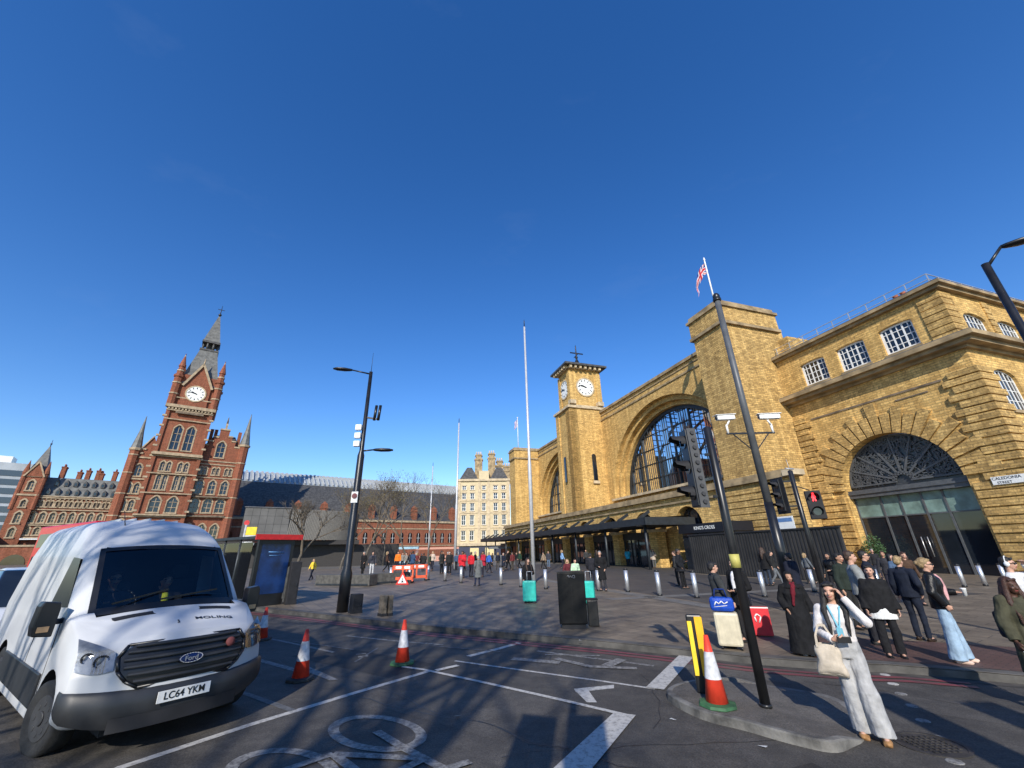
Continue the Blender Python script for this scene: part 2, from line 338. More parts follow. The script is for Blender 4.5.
def hand_prims(w, dirv, nrm, side, curl=.5, r=.0095, spread=1.0):
    """palm, four unequal bent fingers, thumb from the side of the palm. w wrist, dirv along the hand, nrm palm normal, side towards the thumb"""
    dirv = dirv.normalized(); side = (side - side.dot(dirv) * dirv).normalized(); nrm = dirv.cross(side).normalized() * (1 if dirv.cross(side).dot(nrm) > 0 else -1)
    P_ = []
    for q in (-.026, -.009, .009, .026): P_.append(('c', w + dirv * .01 + side * q * .7, w + dirv * .085 + side * q, .014, .0125))
    for q, l in ((-.033, .055), (-.011, .070), (.011, .074), (.033, .066)):
        a = w + dirv * .09 + side * q * spread; d1 = (dirv * math.cos(curl) + nrm * math.sin(curl)).normalized(); b = a + d1 * l * .5
        d2 = (dirv * math.cos(curl * 2.2) + nrm * math.sin(curl * 2.2)).normalized(); c = b + d2 * l * .5
        P_ += [('c', a, b, r, r * .95), ('c', b, c, r * .95, r * .8)]
    a = w + dirv * .025 + side * .026; b = a + (side * .8 + dirv * .75 + nrm * .3).normalized() * .038; c = b + (dirv * .95 + side * .15 + nrm * .35).normalized() * .032
    P_ += [('c', a, b, r * 1.25, r * 1.05), ('c', b, c, r * 1.05, r * .85)]
    return P_
ARMS = dict(
    down=((.245, .03, 1.12), (.265, -.05, .87)),
    pocket=((.27, .07, 1.14), (.20, -.06, .93)),
    phone=((.235, -.02, 1.10), (.09, -.25, 1.16)),
    waist=((.25, .04, 1.10), (.06, -.20, 1.04)),
    raise_=((.31, -.17, 1.27), (.13, -.11, 1.545)),
    brow=((.33, -.20, 1.40), (.10, -.18, 1.60)),
    cup=((.25, -.03, 1.12), (.22, -.28, 1.10)),
    back=((.25, .10, 1.12), (.24, .08, .86)),
    fwd=((.24, -.06, 1.12), (.24, -.18, .90)),
    side=((.27, .02, 1.13), (.31, -.02, .88)),
)
def build_person(name_label, loc, az, height, p, voxel=.014, cat='person', group=None):
    S = height / 1.72
    root = empty('person', loc, R(180 - az), name_label, cat, group); root.scale = (S, S, S)
    fine = voxel <= .0125
    sk = skin_m[p.get('skin', 'light')]
    stance = p.get('stance', 'stand'); lean = p.get('lean', 0)
    sw = p.get('spread', .095)
    if stance == 'walk': kn = {1: (sw, -.16, .50), -1: (-sw, .0, .47)}; an = {1: (sw, -.27, .09), -1: (-sw, .26, .13)}
    elif stance == 'contra': kn = {1: (sw + .03, -.06, .48), -1: (-sw + .01, .0, .48)}; an = {1: (sw + .07, -.08, .085), -1: (-sw + .02, .02, .085)}
    elif stance == 'wide': kn = {1: (sw + .04, -.03, .48), -1: (-sw - .03, 0, .48)}; an = {1: (sw + .09, -.03, .085), -1: (-sw - .07, .02, .085)}
    else: kn = {1: (sw + .005, -.02, .48), -1: (-sw - .005, -.02, .48)}; an = {1: (sw, .02, .085), -1: (-sw, .01, .085)}
    sit = stance == 'sit'
    if sit:
        kn = {1: (.12, -.42, .95), -1: (-.12, -.42, .95)}; an = {1: (.12, -.40, .55), -1: (-.12, -.40, .55)}
    arm = {s: ARMS[p.get('armL' if s > 0 else 'armR', 'down')] for s in (1, -1)}
    if 'jL' in p: arm[1] = p['jL']
    if 'jR' in p: arm[-1] = p['jR']
    bulk = p.get('bulk', 1.0); fem = p.get('fem', False); shw = (.165 if fem else .19) * (1 + (bulk - 1) * .5)
    mir = lambda s, q: V(q[0] * s, q[1], q[2])
    hy = R(p.get('head_yaw', 0)); hp = R(p.get('head_pitch', 0)); HM = Matrix.Translation((0, .005, 1.50)) @ Matrix.Rotation(hy, 4, 'Z') @ Matrix.Rotation(hp, 4, 'X') @ Matrix.Translation((0, -.005, -1.50))
    hd = lambda *q: tuple(HM @ V(*q))
    # ---- body
    P_ = [('e', hd(0, .008, 1.617), (.073, .093, .100)), ('e', hd(0, -.030, 1.575), (.058, .062, .078)), ('e', hd(0, -.052, 1.527), (.034, .034, .030)),
          ('c', hd(0, -.088, 1.605), hd(0, -.108, 1.578), .011, .015), ('e', hd(0, -.075, 1.632), (.052, .022, .014)), ('e', hd(.034, -.075, 1.577), (.02, .018, .02)), ('e', hd(-.034, -.075, 1.577), (.02, .018, .02)),
          ('e', hd(0, -.088, 1.546), (.023, .012, .010)), ('e', hd(.074, .01, 1.595), (.012, .02, .032)), ('e', hd(-.074, .01, 1.595), (.012, .02, .032)),
          ('c', (0, .02, 1.40), hd(0, .012, 1.54), .056, .050)]
    P_.append(('l', [(0, 0, .86, .14, .10), (0, 0, .98, .145 * bulk, .10 * bulk), (0, 0, 1.10, .125 * bulk, .09 * bulk), (0, -.01, 1.26, .150 * bulk, .105 * bulk), (0, 0, 1.38, .15, .09), (0, .01, 1.44, .09, .06)]))
    for s in (1, -1):
        sh = V(s * shw, .01, 1.385); el, wr_ = mir(s, arm[s][0]), mir(s, arm[s][1])
        P_ += [('c', V(s * .05, .01, 1.40), sh, .055, .052), ('c', sh, el, .050, .038), ('c', el, wr_, .038, .026)]
        if fine or p.get('hands'):
            f = (wr_ - el).normalized(); hd_ = p.get('handL' if s > 0 else 'handR')
            dv, nv, sv = hd_ if hd_ else (f, V(-s, 0, 0), V(0, -1, 0))
            P_ += hand_prims(wr_ - f * .005, V(*dv) if hd_ else dv, V(*nv), V(*sv), p.get('curl', .45), .0105 if voxel > .01 else .0095)
        else:
            f = (wr_ - el).normalized(); P_ += [('c', wr_, wr_ + f * .07, .026, .026), ('c', wr_ + f * .07, wr_ + f * .13 + V(0, -.01, 0), .022, .014), ('c', wr_ + f * .03 + V(0, -.02, 0), wr_ + f * .07 + V(-s * .01, -.04, 0), .012, .010)]
        kp, ap = V(*kn[s]), V(*an[s])
        P_ += [('c', V(s * .085, 0, .90), kp, .078, .052), ('c', kp, ap, .050, .036), ('c', ap, ap + V(s * .01, -.12, -.045), .034, .028)]
    me = remesh('body', P_, voxel, 2 if fine else 1)
    body = mkobj('body', me, [sk, lip_m, eye_m, brow_m], root)
    eyes = [V(*hd(s * .031, -.082, 1.607)) for s in (1, -1)]; mouth = V(*hd(0, -.098, 1.546)); br = [V(*hd(s * .033, -.086, 1.632)) for s in (1, -1)]; Hi = HM.inverted()
    for f in me.polygons:
        c = f.center
        if c.z < 1.40 or c.z > 1.72: continue
        c2 = Hi @ c
        if c2.y > -.05: continue
        if abs(abs(c2.x) - .031) < .011 and abs(c2.z - 1.607) < .004 + voxel * .18: f.material_index = 2
        elif abs(c2.x) < .024 and abs(c2.z - 1.546) < .008: f.material_index = 1
        elif abs(abs(c2.x) - .033) < .016 and abs(c2.z - 1.629) < .002 + voxel * .13: f.material_index = 3
    # ---- hair
    h = p.get('hair', 'short'); hm = hair_m[p.get('hcol', 'brown')]
    if h in ('short', 'long', 'bun', 'bob'):
        Q = [('e', hd(0, .026, 1.652), (.082, .094, .082)), ('e', hd(0, .055, 1.60), (.076, .068, .075))]
        Q += [('e', hd(s * .064, .022, 1.625), (.02, .045, .045)) for s in (1, -1)]
        Q += [('c', hd(.05, -.055, 1.694), hd(-.045, -.066, 1.686), .022, .018)]
        if h == 'bun': Q += [('e', hd(0, .12, 1.63), (.045, .045, .045))]
        if h == 'bob': Q += [('c', hd(s * .075, .02, 1.62), hd(s * .085, .01, 1.48), .04, .045) for s in (1, -1)] + [('c', hd(0, .08, 1.6), hd(0, .08, 1.47), .07, .06)]
        if h == 'long':
            Q += [('c', hd(0, .07, 1.62), V(0, .11, 1.36), .075, .07), ('c', V(0, .11, 1.36), V(0, .11, 1.20), .07, .045)]
            for s in (1, -1): Q += [('c', hd(s * .062, -.01, 1.67), hd(s * .084, -.012, 1.53), .034, .042), ('c', hd(s * .06, .04, 1.6), hd(s * .08, .04, 1.45), .05, .06), ('c', hd(s * .084, -.012, 1.53), V(s * .115, -.07, 1.38), .042, .040), ('c', V(s * .115, -.07, 1.38), V(s * .10, -.12, 1.22), .040, .030), ('c', V(s * .10, -.12, 1.22), V(s * .10, -.125, 1.10), .030, .012)]
        mkobj('hair', remesh('hair', Q, min(voxel, .014) if fine else voxel * .8, 1, .004, 30), hm, root)
    # ---- top
    tp = p.get('top', dict(kind='jacket', col=(.03, .03, .03))); tm = fabric('cloth_%s_%d' % (tp['kind'], int(sum(c * 1000 * (i + 1) for i, c in enumerate(tp['col'])))), tp['col'], tp.get('rough', .85))
    th = tp.get('th', .018); k = tp['kind']; hem = dict(jacket=.86, sweater=.88, shirt=.92, crop=1.02, coat=.48, longcoat=.35, poncho=.80, abaya=.05, parka=.74)[k]
    b_ = bulk
    rings = [(0, 0, 1.455, .085, .068), (0, .005, 1.425, .13, .085), (0, 0, 1.37, .155 + th, .095 + th), (0, -.01, 1.26, .150 * b_ + th, .108 * b_ + th), (0, 0, 1.10, (.128 if fem else .14) * b_ + th, .092 * b_ + th)]
    if hem < 1.0: rings.append((0, 0, .97, .150 * b_ + th * 1.1, .105 * b_ + th * 1.1))
    if k in ('jacket', 'sweater', 'shirt'): rings.append((0, 0, hem, .157 * b_ + th, .112 * b_ + th))
    if k == 'crop': rings.append((0, 0, hem, .135 * b_ + th, .10 + th))
    if k in ('coat', 'longcoat', 'parka'): rings += [(0, 0, .80, .17 * b_ + th, .125 * b_ + th), (0, 0, hem, .20 * b_ + th, .155 * b_ + th)]
    if k == 'abaya': rings += [(0, 0, .80, .18 * b_ + th, .14 * b_ + th), (0, .0, .4, .22 * b_, .19 * b_), (0, 0, hem, .27 * b_, .23 * b_)]
    if k == 'poncho': rings = [(0, .005, 1.46, .09, .07), (0, 0, 1.40, .19, .11), (0, 0, 1.28, .235 * b_, .14), (0, 0, 1.10, .25 * b_, .15), (0, 0, .95, .25 * b_, .155), (0, 0, .80, .235 * b_, .15)]
    Q = [('l', rings)]
    slv = tp.get('sleeve', 1.0)
    for s in (1, -1):
        sh = V(s * shw, .01, 1.385); el, wr_ = mir(s, arm[s][0]), mir(s, arm[s][1]); f = (wr_ - el).normalized()
        Q += [('c', V(s * .06, .01, 1.395), sh, .062, .052 + th), ('c', sh, el, .052 + th, .044 + th)]
        we = el + (wr_ - el) * slv
        if k in ('poncho', 'abaya'): Q += [('k', el - f * .02, we, .05 + th, .062 + th)]
        else: Q += [('k', el - f * .01, we, .044 + th, .034 + th * .7)]
    if k in ('jacket', 'coat', 'parka', 'longcoat') and not p.get('nocollar'):
        Q += [('c', V(.06, -.045, 1.455), V(.07, .04, 1.475), .022, .022), ('c', V(-.06, -.045, 1.455), V(-.07, .04, 1.475), .022, .022), ('c', V(.065, .05, 1.475), V(-.065, .05, 1.475), .022, .022)]
    mkobj(tp.get('name', {'poncho': 'shawl', 'abaya': 'robe', 'crop': 'top', 'longcoat': 'coat', 'parka': 'coat'}.get(k, k)), remesh('top', Q, voxel, 2 if fine else 1, tp.get('wr', .008 if fine else .006), 9, len(name_label)), tm, root)
    if 'inner' in p:     # shirt visible at the open front
        Q = [('l', [(0, -.045, 1.44, .05, .05), (0, -.055, 1.36, .065, .07 + th), (0, -.065, 1.22, .06, .078 + th * b_), (0, -.05, 1.0, .045, .078 + th)])]
        mkobj('shirt', remesh('shirt', Q, voxel, 1), fabric('inner_%d' % int(sum(p['inner']) * 999), p['inner']), root)
    if 'hem' in p:
        Q = [('l', [(0, 0, .90, .19 * b_, .125 * b_), (0, 0, .70, .215 * b_, .15 * b_)])]; mkobj('shirt_hem', remesh('hem', Q, voxel, 1, .005, 14), fabric('hem_%d' % int(sum(p['hem']) * 999), p['hem']), root)
    # ---- trousers
    if 'legs' in p and not sit or sit:
        lg = p.get('legs', dict(col=(.02, .02, .025))); wd = lg.get('w', 1.0); fl = lg.get('flare', 1.0)
        if not lg.get('skirt'):
            Q = [('l', [(0, 0, 1.03, .128 * b_ + .012, .10 * b_ + .01), (0, 0, .95, .152 * b_ + .01, .112 * b_ + .008), (0, .005, .84, .150 * b_, .112 * b_)])]
            for s in (1, -1):
                kp, ap = V(*kn[s]), V(*an[s]); hpv = V(s * .078, 0, .88); e = ap + (ap - kp).normalized() * lg.get('drop', .015)
                Q += [('c', hpv, kp, .092 * b_, .062 * wd), ('k', kp - (e - kp).normalized() * .01, e, .064 * wd, .058 * wd * fl)]
            mkobj('trousers', remesh('trousers', Q, voxel, 2 if fine else 1, .010 if fine else .006, 10, 3), fabric('trouser_%d' % int(sum(c * 1000 * (i + 1) for i, c in enumerate(lg['col']))), lg['col']), root)
        else:
            Q = [('l', [(0, 0, 1.03, .14, .11), (0, 0, .9, .17, .13), (0, 0, lg['skirt'], .22, .19)])]; mkobj('skirt', remesh('skirt', Q, voxel, 1, .01), fabric('skirt_%d' % int(sum(lg['col']) * 999), lg['col']), root)
    # ---- shoes
    sm = fabric('shoe_%d' % int(sum(c * 1000 * (i + 1) for i, c in enumerate(p.get('shoe', (.02, .02, .02))))), p.get('shoe', (.02, .02, .02)), .5, bump=0)
    for s in (1, -1):
        ap = V(*an[s]); z = ap.z - .085
        Q = [('e', (ap.x + s * .003, ap.y + .015, z + .045), (.040, .052, .048)), ('e', (ap.x + s * .012, ap.y - .085, z + .032), (.046, .095, .034)), ('b', (ap.x - .038, ap.x + .05, ap.y - .15, ap.y + .05, z + .0, z + .03))]
        mkobj('shoe', remesh('shoe', Q, min(voxel, .014), 2), sm, root)
    if p.get('glasses'):
        m = MB(); 
        for s in (1, -1): m.ball(hd(s * .033, -.100, 1.607), .027, .010, .018, 10, 6); m.bar(hd(s * .056, -.09, 1.61), hd(s * .076, .0, 1.612), .006, .008)
        m.bar(hd(-.01, -.105, 1.61), hd(.01, -.105, 1.61), .006, .006); m.build('sunglasses', black_paint, root)
    return root
def fit_height(loc, ytop):
    lo, hi = .6, 2.6
    for _ in range(30):
        md = (lo + hi) / 2
        if proj((loc.x, loc.y, loc.z + md))[1] > ytop: lo = md
        else: hi = md
    return lo
def topplace(px, py, h, off=PAVE):
    """ground position whose point h above the ground is seen at px,py"""
    z = EYE
    r = ray(px, py)
    t = (h + off - EYE) / (r.z - SLOPE * r.x); return Vector((r.x * t, r.y * t, off + SLOPE * r.x * t))
BLK = (.010, .010, .011); NAVY = (.012, .016, .028)

# 1 the woman in front
l = G(871, 738, 0.0)
build_person('woman in white top and wide pale grey trousers shading her eyes with one hand', l, 216, fit_height(l, 582), dict(
    skin='light', fem=True, hair='long', hcol='black', stance='contra', spread=.075, armL='raise_', handL=((-.35, .25, .9), (-1, 0, -.2), (0, -1, .2)), jR=((.25, .03, 1.11), (.10, -.21, 1.06)), handR=((1, -.25, .1), (0, .2, 1), (0, -.6, .8)), curl=.7, head_yaw=-6,
    top=dict(kind='crop', col=(.64, .60, .58), th=.014, name='top', wr=.006), legs=dict(col=(.36, .355, .35), w=1.6, flare=1.22, drop=.025), bulk=1.06, shoe=(.32, .17, .07), nocollar=True), .0105)
WOM = [o for o in C.objects if o.name.startswith('person')][-1]
# tote bag hanging from her forearm
def on_person(root, q): return root.matrix_basis @ V(*q)
bpy.context.view_layer.update()
bq = on_person(WOM, (-.20, -.10, .97)); tb = empty('tote_bag', bq, WOM.rotation_euler.z, 'cream canvas tote bag hanging from the arm of the woman in white', 'bag')
canvas = fabric('cream_canvas', (.50, .43, .34))
m = MB(); rows = []
for i in range(9):
    t = i / 8; z = -.30 + .30 * t; rx = .150 - .03 * t + .010 * math.sin(t * 9); ry = .045 + .03 * math.sin(math.pi * (1 - t) * .8)
    rows.append([((abs(math.cos(a)) ** .55) * (1 if math.cos(a) > 0 else -1) * rx, math.sin(a) * ry + .008 * math.sin(3 * a + i), z - .02 * math.cos(a * 2)) for a in [2 * math.pi * j / 28 for j in range(28)]])
m.grid(rows, 0, True, True, True, False); m.build('bag_body', canvas, tb)
for yy in (-.05, .05):
    m = MB(); pts = [(-.09, yy, -.02), (-.08, yy * .6, .10), (-.03, yy * .3, .21), (.03, yy * .3, .22), (.08, yy * .6, .10), (.10, yy, -.02)]
    for a, b in zip(pts, pts[1:]): m.bar(a, b, .022, .006, upv=(0, 1, 0))
    m.build('handle', canvas, tb)
q_ = on_person(WOM, (.02, -.23, 1.07)); ph = empty('phone', q_, WOM.rotation_euler.z + .3, 'dark phone in the hand of the woman in white', 'phone'); m = MB(); m.box(-.07, .07, -.006, .006, -.035, .035); m.build('phone_body', black_paint, ph, bevel=.004)
ly = empty('lanyard', on_person(WOM, (0, -.135, 1.3)), WOM.rotation_euler.z, 'pale blue lanyard with a card on the chest of the woman in white', 'lanyard')
m = MB(); m.bar((-.06, .03, .13), (-.005, -.03, -.10), .016, .004, upv=(0, 1, 0)); m.bar((.06, .03, .13), (.005, -.03, -.10), .016, .004, upv=(0, 1, 0)); m.box(-.03, .03, -.036, -.03, -.19, -.10); m.build('strap', fabric('lanyard_blue', (.18, .45, .55)), ly)

# 2 robed woman
l = G(808, 655, PAVE)
nq = build_person('woman in a long black hooded robe with a dark red scarf at the kerb', l, 200, fit_height(l, 572), dict(skin='tan', fem=True, hair='none', spread=.07, bulk=1.25, armL='side', armR='pocket', head_yaw=10, top=dict(kind='abaya', col=BLK, th=.03, wr=.014), shoe=(.3, .3, .32)), .014)
Q = [('e', (0, .03, 1.62), (.105, .12, .13)), ('l', [(0, .02, 1.64, .09, .09), (0, .02, 1.5, .12, .12), (0, .01, 1.38, .22, .16)])]
me = remesh('hood', Q, .012, 2, .01, 12)
# open the hood in front of the face
bm = bmesh.new(); bm.from_mesh(me); bmesh.ops.delete(bm, geom=[f for f in bm.faces if f.calc_center_median().y < -.045 and abs(f.calc_center_median().x) < .062 and 1.52 < f.calc_center_median().z < 1.68], context='FACES'); bm.to_mesh(me); bm.free()
mkobj('hood', me, fabric('hood_black', BLK), nq)
Q = [('e', (0, -.04, 1.46), (.10, .08, .07)), ('c', (.02, -.12, 1.42), (-.03, -.16, 1.25), .055, .05), ('c', (-.03, -.16, 1.25), (-.06, -.17, 1.02), .045, .03)]
mkobj('scarf', remesh('scarf', Q, .012, 2, .014, 16), fabric('dark_red_scarf', (.13, .012, .02)), nq)
# 3 black shawl woman
l = G(897, 658, PAVE)
build_person('woman in a loose black knitted shawl over a white hem and black trousers', l, 205, fit_height(l, 565), dict(skin='light', fem=True, hair='short', hcol='black', bulk=1.15, spread=.11, armL='down', armR='down', head_yaw=-15, top=dict(kind='poncho', col=(.012, .012, .013), th=.02, wr=.014), hem=(.60, .60, .58), legs=dict(col=(.014, .014, .016), w=1.3, flare=1.1), shoe=BLK), .0125)
# 4 man in dark suit
l = G(926, 641, PAVE)
build_person('man in a dark navy suit turned away between the shawl and the leather jacket', l, 70, fit_height(l, 556), dict(skin='light', hair='short', hcol='blond', stance='stand', armL='down', armR='pocket', top=dict(kind='jacket', col=NAVY, th=.028), legs=dict(col=NAVY), shoe=(.03, .018, .012)), .0125)
# 5 jeans woman
l = G(962, 663, PAVE)
jw = build_person('woman in black leather jacket, pink top and wide pale blue jeans holding a white cup', l, 130, fit_height(l, 558), dict(skin='light', fem=True, hair='bun', hcol='blond', stance='contra', spread=.11, jL=((.24, -.06, 1.12), (.22, -.30, 1.12)), armR='pocket', glasses=True, curl=.9, head_yaw=5, top=dict(kind='jacket', col=(.010, .010, .011), th=.03, rough=.35), inner=(.55, .30, .30), legs=dict(col=(.27, .37, .47), w=1.5, flare=1.5, drop=.03), shoe=(.62, .45, .36)), .0125)
bpy.context.view_layer.update()
cp = empty('cup', on_person(jw, (.20, -.40, 1.12)), 0, 'white takeaway cup in the hand of the woman in jeans', 'cup'); m = MB(); m.lathe([(.028, -.055), (.04, .05), (.042, .052), (.04, .065)], n=14); m.build('cup_body', white_paint, cp); m = MB(); m.lathe([(.043, .0), (.043, .012), (.035, .02)], (0, 0, .055), 14); m.build('lid', white_paint, cp)
# 6,7 men behind the woman in white
for (px, py, h, az, lab, pp) in [
    (848, 551, 1.80, 120, 'man in a pale grey sweater with a rucksack strap and brown hair, looking right', dict(hair='short', hcol='brown', armL='down', armR='fwd', top=dict(kind='sweater', col=(.24, .25, .24), th=.03), legs=dict(col=(.02, .02, .025)))),
    (862, 551, 1.78, 130, 'man in a dark jacket and sunglasses just right of the grey sweater', dict(hair='short', hcol='black', glasses=True, top=dict(kind='jacket', col=NAVY, th=.03), legs=dict(col=(.02, .02, .03)))),
    (881, 551, 1.72, 220, 'person in dark clothes glimpsed behind the shawl woman', dict(hair='short', hcol='brown', skin='tan', top=dict(kind='jacket', col=(.03, .03, .035)), legs=dict(col=(.02, .02, .03)))),
    (889, 554, 1.62, 150, 'woman in blue denim jacket behind the dark suit', dict(hair='bob', hcol='black', fem=True, top=dict(kind='jacket', col=(.06, .10, .17)), legs=dict(col=(.02, .02, .03)))),
    (871, 549, 1.76, 200, 'man in a black jacket behind the shawl woman, head above her shoulder', dict(hair='short', hcol='grey', top=dict(kind='jacket', col=(.02, .02, .022), th=.03), legs=dict(col=(.02, .02, .03)))),
    (902, 552, 1.70, 190, 'woman with auburn hair in a brown coat behind the dark suit', dict(hair='bob', hcol='auburn', fem=True, top=dict(kind='parka', col=(.07, .04, .025)), legs=dict(col=(.02, .02, .03)))),
    (837, 553, 1.74, 160, 'man in a dark green jacket left of the pale grey sweater', dict(hair='short', hcol='black', skin='tan', top=dict(kind='jacket', col=(.02, .028, .022), th=.03), legs=dict(col=(.02, .02, .02)))),
    (716, 562, 1.74, 95, 'man in a dark grey jacket facing right behind the cream suitcase', dict(skin='light', hair='short', hcol='black', armL='fwd', armR='fwd', top=dict(kind='jacket', col=(.035, .037, .038), th=.03), legs=dict(col=(.02, .02, .022)))),
    (733, 558, 1.76, 250, 'man in a black coat and white shirt facing the man in grey', dict(skin='light', hair='short', hcol='black', armL='waist', top=dict(kind='parka', col=BLK, th=.025), inner=(.6, .6, .62), legs=dict(col=(.02, .02, .022)))),
    (826, 553, 1.66, 240, 'woman in black with a yellow bag behind the thin black post', dict(skin='tan', fem=True, hair='short', hcol='black', armL='waist', top=dict(kind='jacket', col=BLK, th=.02), legs=dict(col=(.015, .015, .018)))),
    (787, 553, 1.72, 330, 'person in a dark navy hooded coat seen from behind beside the robed woman', dict(skin='tan', hair='short', hcol='black', bulk=1.2, top=dict(kind='parka', col=(.012, .014, .025), th=.05), legs=dict(col=(.015, .015, .018)))),
]:
    l = topplace(px, py, h)
    if px == 716: l = G(728, 647, PAVE); h = fit_height(l, py)
    if px == 733: l = G(750, 643, PAVE); h = fit_height(l, py)
    build_person(lab, l, az, h, pp, .0125 if px > 840 or px < 740 else .014)
for i, q in enumerate([(845, 553)]):
    pass
# hooded head of the navy coat, yellow bag, rucksacks
l = topplace(826, 553, 1.66); yb_ = empty('shoulder_bag', (l.x + .16, l.y - .22, l.z + .86), R(20), 'yellow fabric bag held by the woman in black', 'bag'); m = MB(); m.box(-.13, .13, -.05, .05, -.22, .1); m.build('bag_body', fabric('yellow_bag', (.62, .40, .04)), yb_, bevel=.03); m = MB(); m.path([(-.08, 0, .1), (-.05, 0, .28), (.05, 0, .28), (.08, 0, .1)], .008); m.build('handle', black_matt, yb_)
# 10 olive coat
l = topplace(1005, 577, 1.59, 0)
oc = build_person('woman in an olive green coat at the right edge with a dark shoulder bag', l, 195, 1.59, dict(skin='dark', head_pitch=3, fem=True, hair='long', hcol='auburn', armL='down', jR=((.245, .0, 1.12), (.26, -.10, .89)), top=dict(kind='coat', col=(.060, .058, .036), th=.045, wr=.012), legs=dict(col=(.02, .02, .022)), head_yaw=8), .0115)
bpy.context.view_layer.update()
sb = empty('shoulder_bag', on_person(oc, (-.19, .15, 1.12)), oc.rotation_euler.z, 'dark navy shoulder bag behind the arm of the woman in olive', 'bag'); m = MB(); m.box(-.04, .06, -.08, .08, -.22, .12); m.build('bag_body', fabric('dark_navy_bag', (.015, .017, .024)), sb, bevel=.05)
ci = empty('cigarette', on_person(oc, (-.27, -.18, .78)), 0, 'white cigarette in the fingers of the woman in olive', 'cigarette'); m = MB(); m.tube((0, 0, 0), (.03, -.02, -.05), .005, .005, 8); m.build('paper', white_paint, ci)
# 11 headphone woman
l = topplace(1005, 557, 1.68)
hw_ = build_person('woman in white with sunglasses and large headphones behind the olive coat', l, 150, 1.68, dict(skin='light', fem=True, hair='short', hcol='black', glasses=True, armL='brow', top=dict(kind='sweater', col=(.6, .6, .6)), legs=dict(col=(.05, .06, .1))), .0125)
bpy.context.view_layer.update()
hpz = empty('headphones', on_person(hw_, (0, 0, 1.62)), hw_.rotation_euler.z, 'white over-ear headphones on the woman behind the olive coat', 'headphones'); m = MB()
for s_ in (1, -1): m.ball((s_ * .088, .0, -.02), .02, .04, .045)
m.path([(.085 * math.cos(t), .01, .115 * math.sin(t)) for t in [math.pi * i / 8 for i in range(9)]], .009); m.build('headband', white_paint, hpz)

# ---- smaller figures: six templates, copied with their own clothes
def recolour(o, name, col):
    for ch in kids(o):
        base = ch.name.split('.')[0]
        if base in name:
            ch.material_slots[0].link = 'OBJECT'; ch.material_slots[0].material = fabric('cloth_far_%d' % int(col[0] * 9999 + col[1] * 99999 + col[2] * 999), col)
TPL = {}
def far_spec(v):
    return [dict(hair='short', hcol='brown', armL='down', armR='down', top=dict(kind='jacket', col=(.03, .03, .03), th=.03), legs=dict(col=(.02, .02, .02))),
            dict(hair='short', hcol='black', stance='walk', armL='fwd', armR='back', top=dict(kind='jacket', col=(.03, .03, .03), th=.03), legs=dict(col=(.02, .02, .02))),
            dict(hair='long', hcol='brown', fem=True, armL='phone', armR='down', top=dict(kind='parka', col=(.03, .03, .03), th=.03), legs=dict(col=(.02, .02, .02))),
            dict(hair='bob', hcol='blond', fem=True, stance='walk', armL='back', armR='fwd', top=dict(kind='sweater', col=(.03, .03, .03), th=.02), legs=dict(col=(.02, .02, .02))),
            dict(hair='short', hcol='grey', stance='contra', armL='pocket', armR='waist', top=dict(kind='coat', col=(.03, .03, .03), th=.03), legs=dict(col=(.02, .02, .02))),
            dict(hair='short', hcol='black', skin='brown', stance='contra', armL='phone', armR='pocket', bulk=1.15, top=dict(kind='parka', col=(.03, .03, .03), th=.05), legs=dict(col=(.02, .02, .02)))][v]
def far(v, loc, az, h, label, topc, legc=(.02, .022, .03), group=None, hair=None):
    if v not in TPL:
        o = build_person(label, loc, az, h, far_spec(v), .021); TPL[v] = o
    else:
        o = copy_tree(TPL[v]); o.location = loc; o.rotation_euler.z = R(180 - az); o.scale = (h / 1.72,) * 3; o['label'] = label
        if 'group' in o: del o['group']
    if group: o['group'] = group
    recolour(o, ('jacket', 'coat', 'sweater'), topc); recolour(o, ('trousers',), legc)
    for ch in kids(o):
        if ch.name.split('.')[0] == 'shoe' and not ch.material_slots[0].link == 'OBJECT': pass
    return o
RED = (.50, .02, .03)
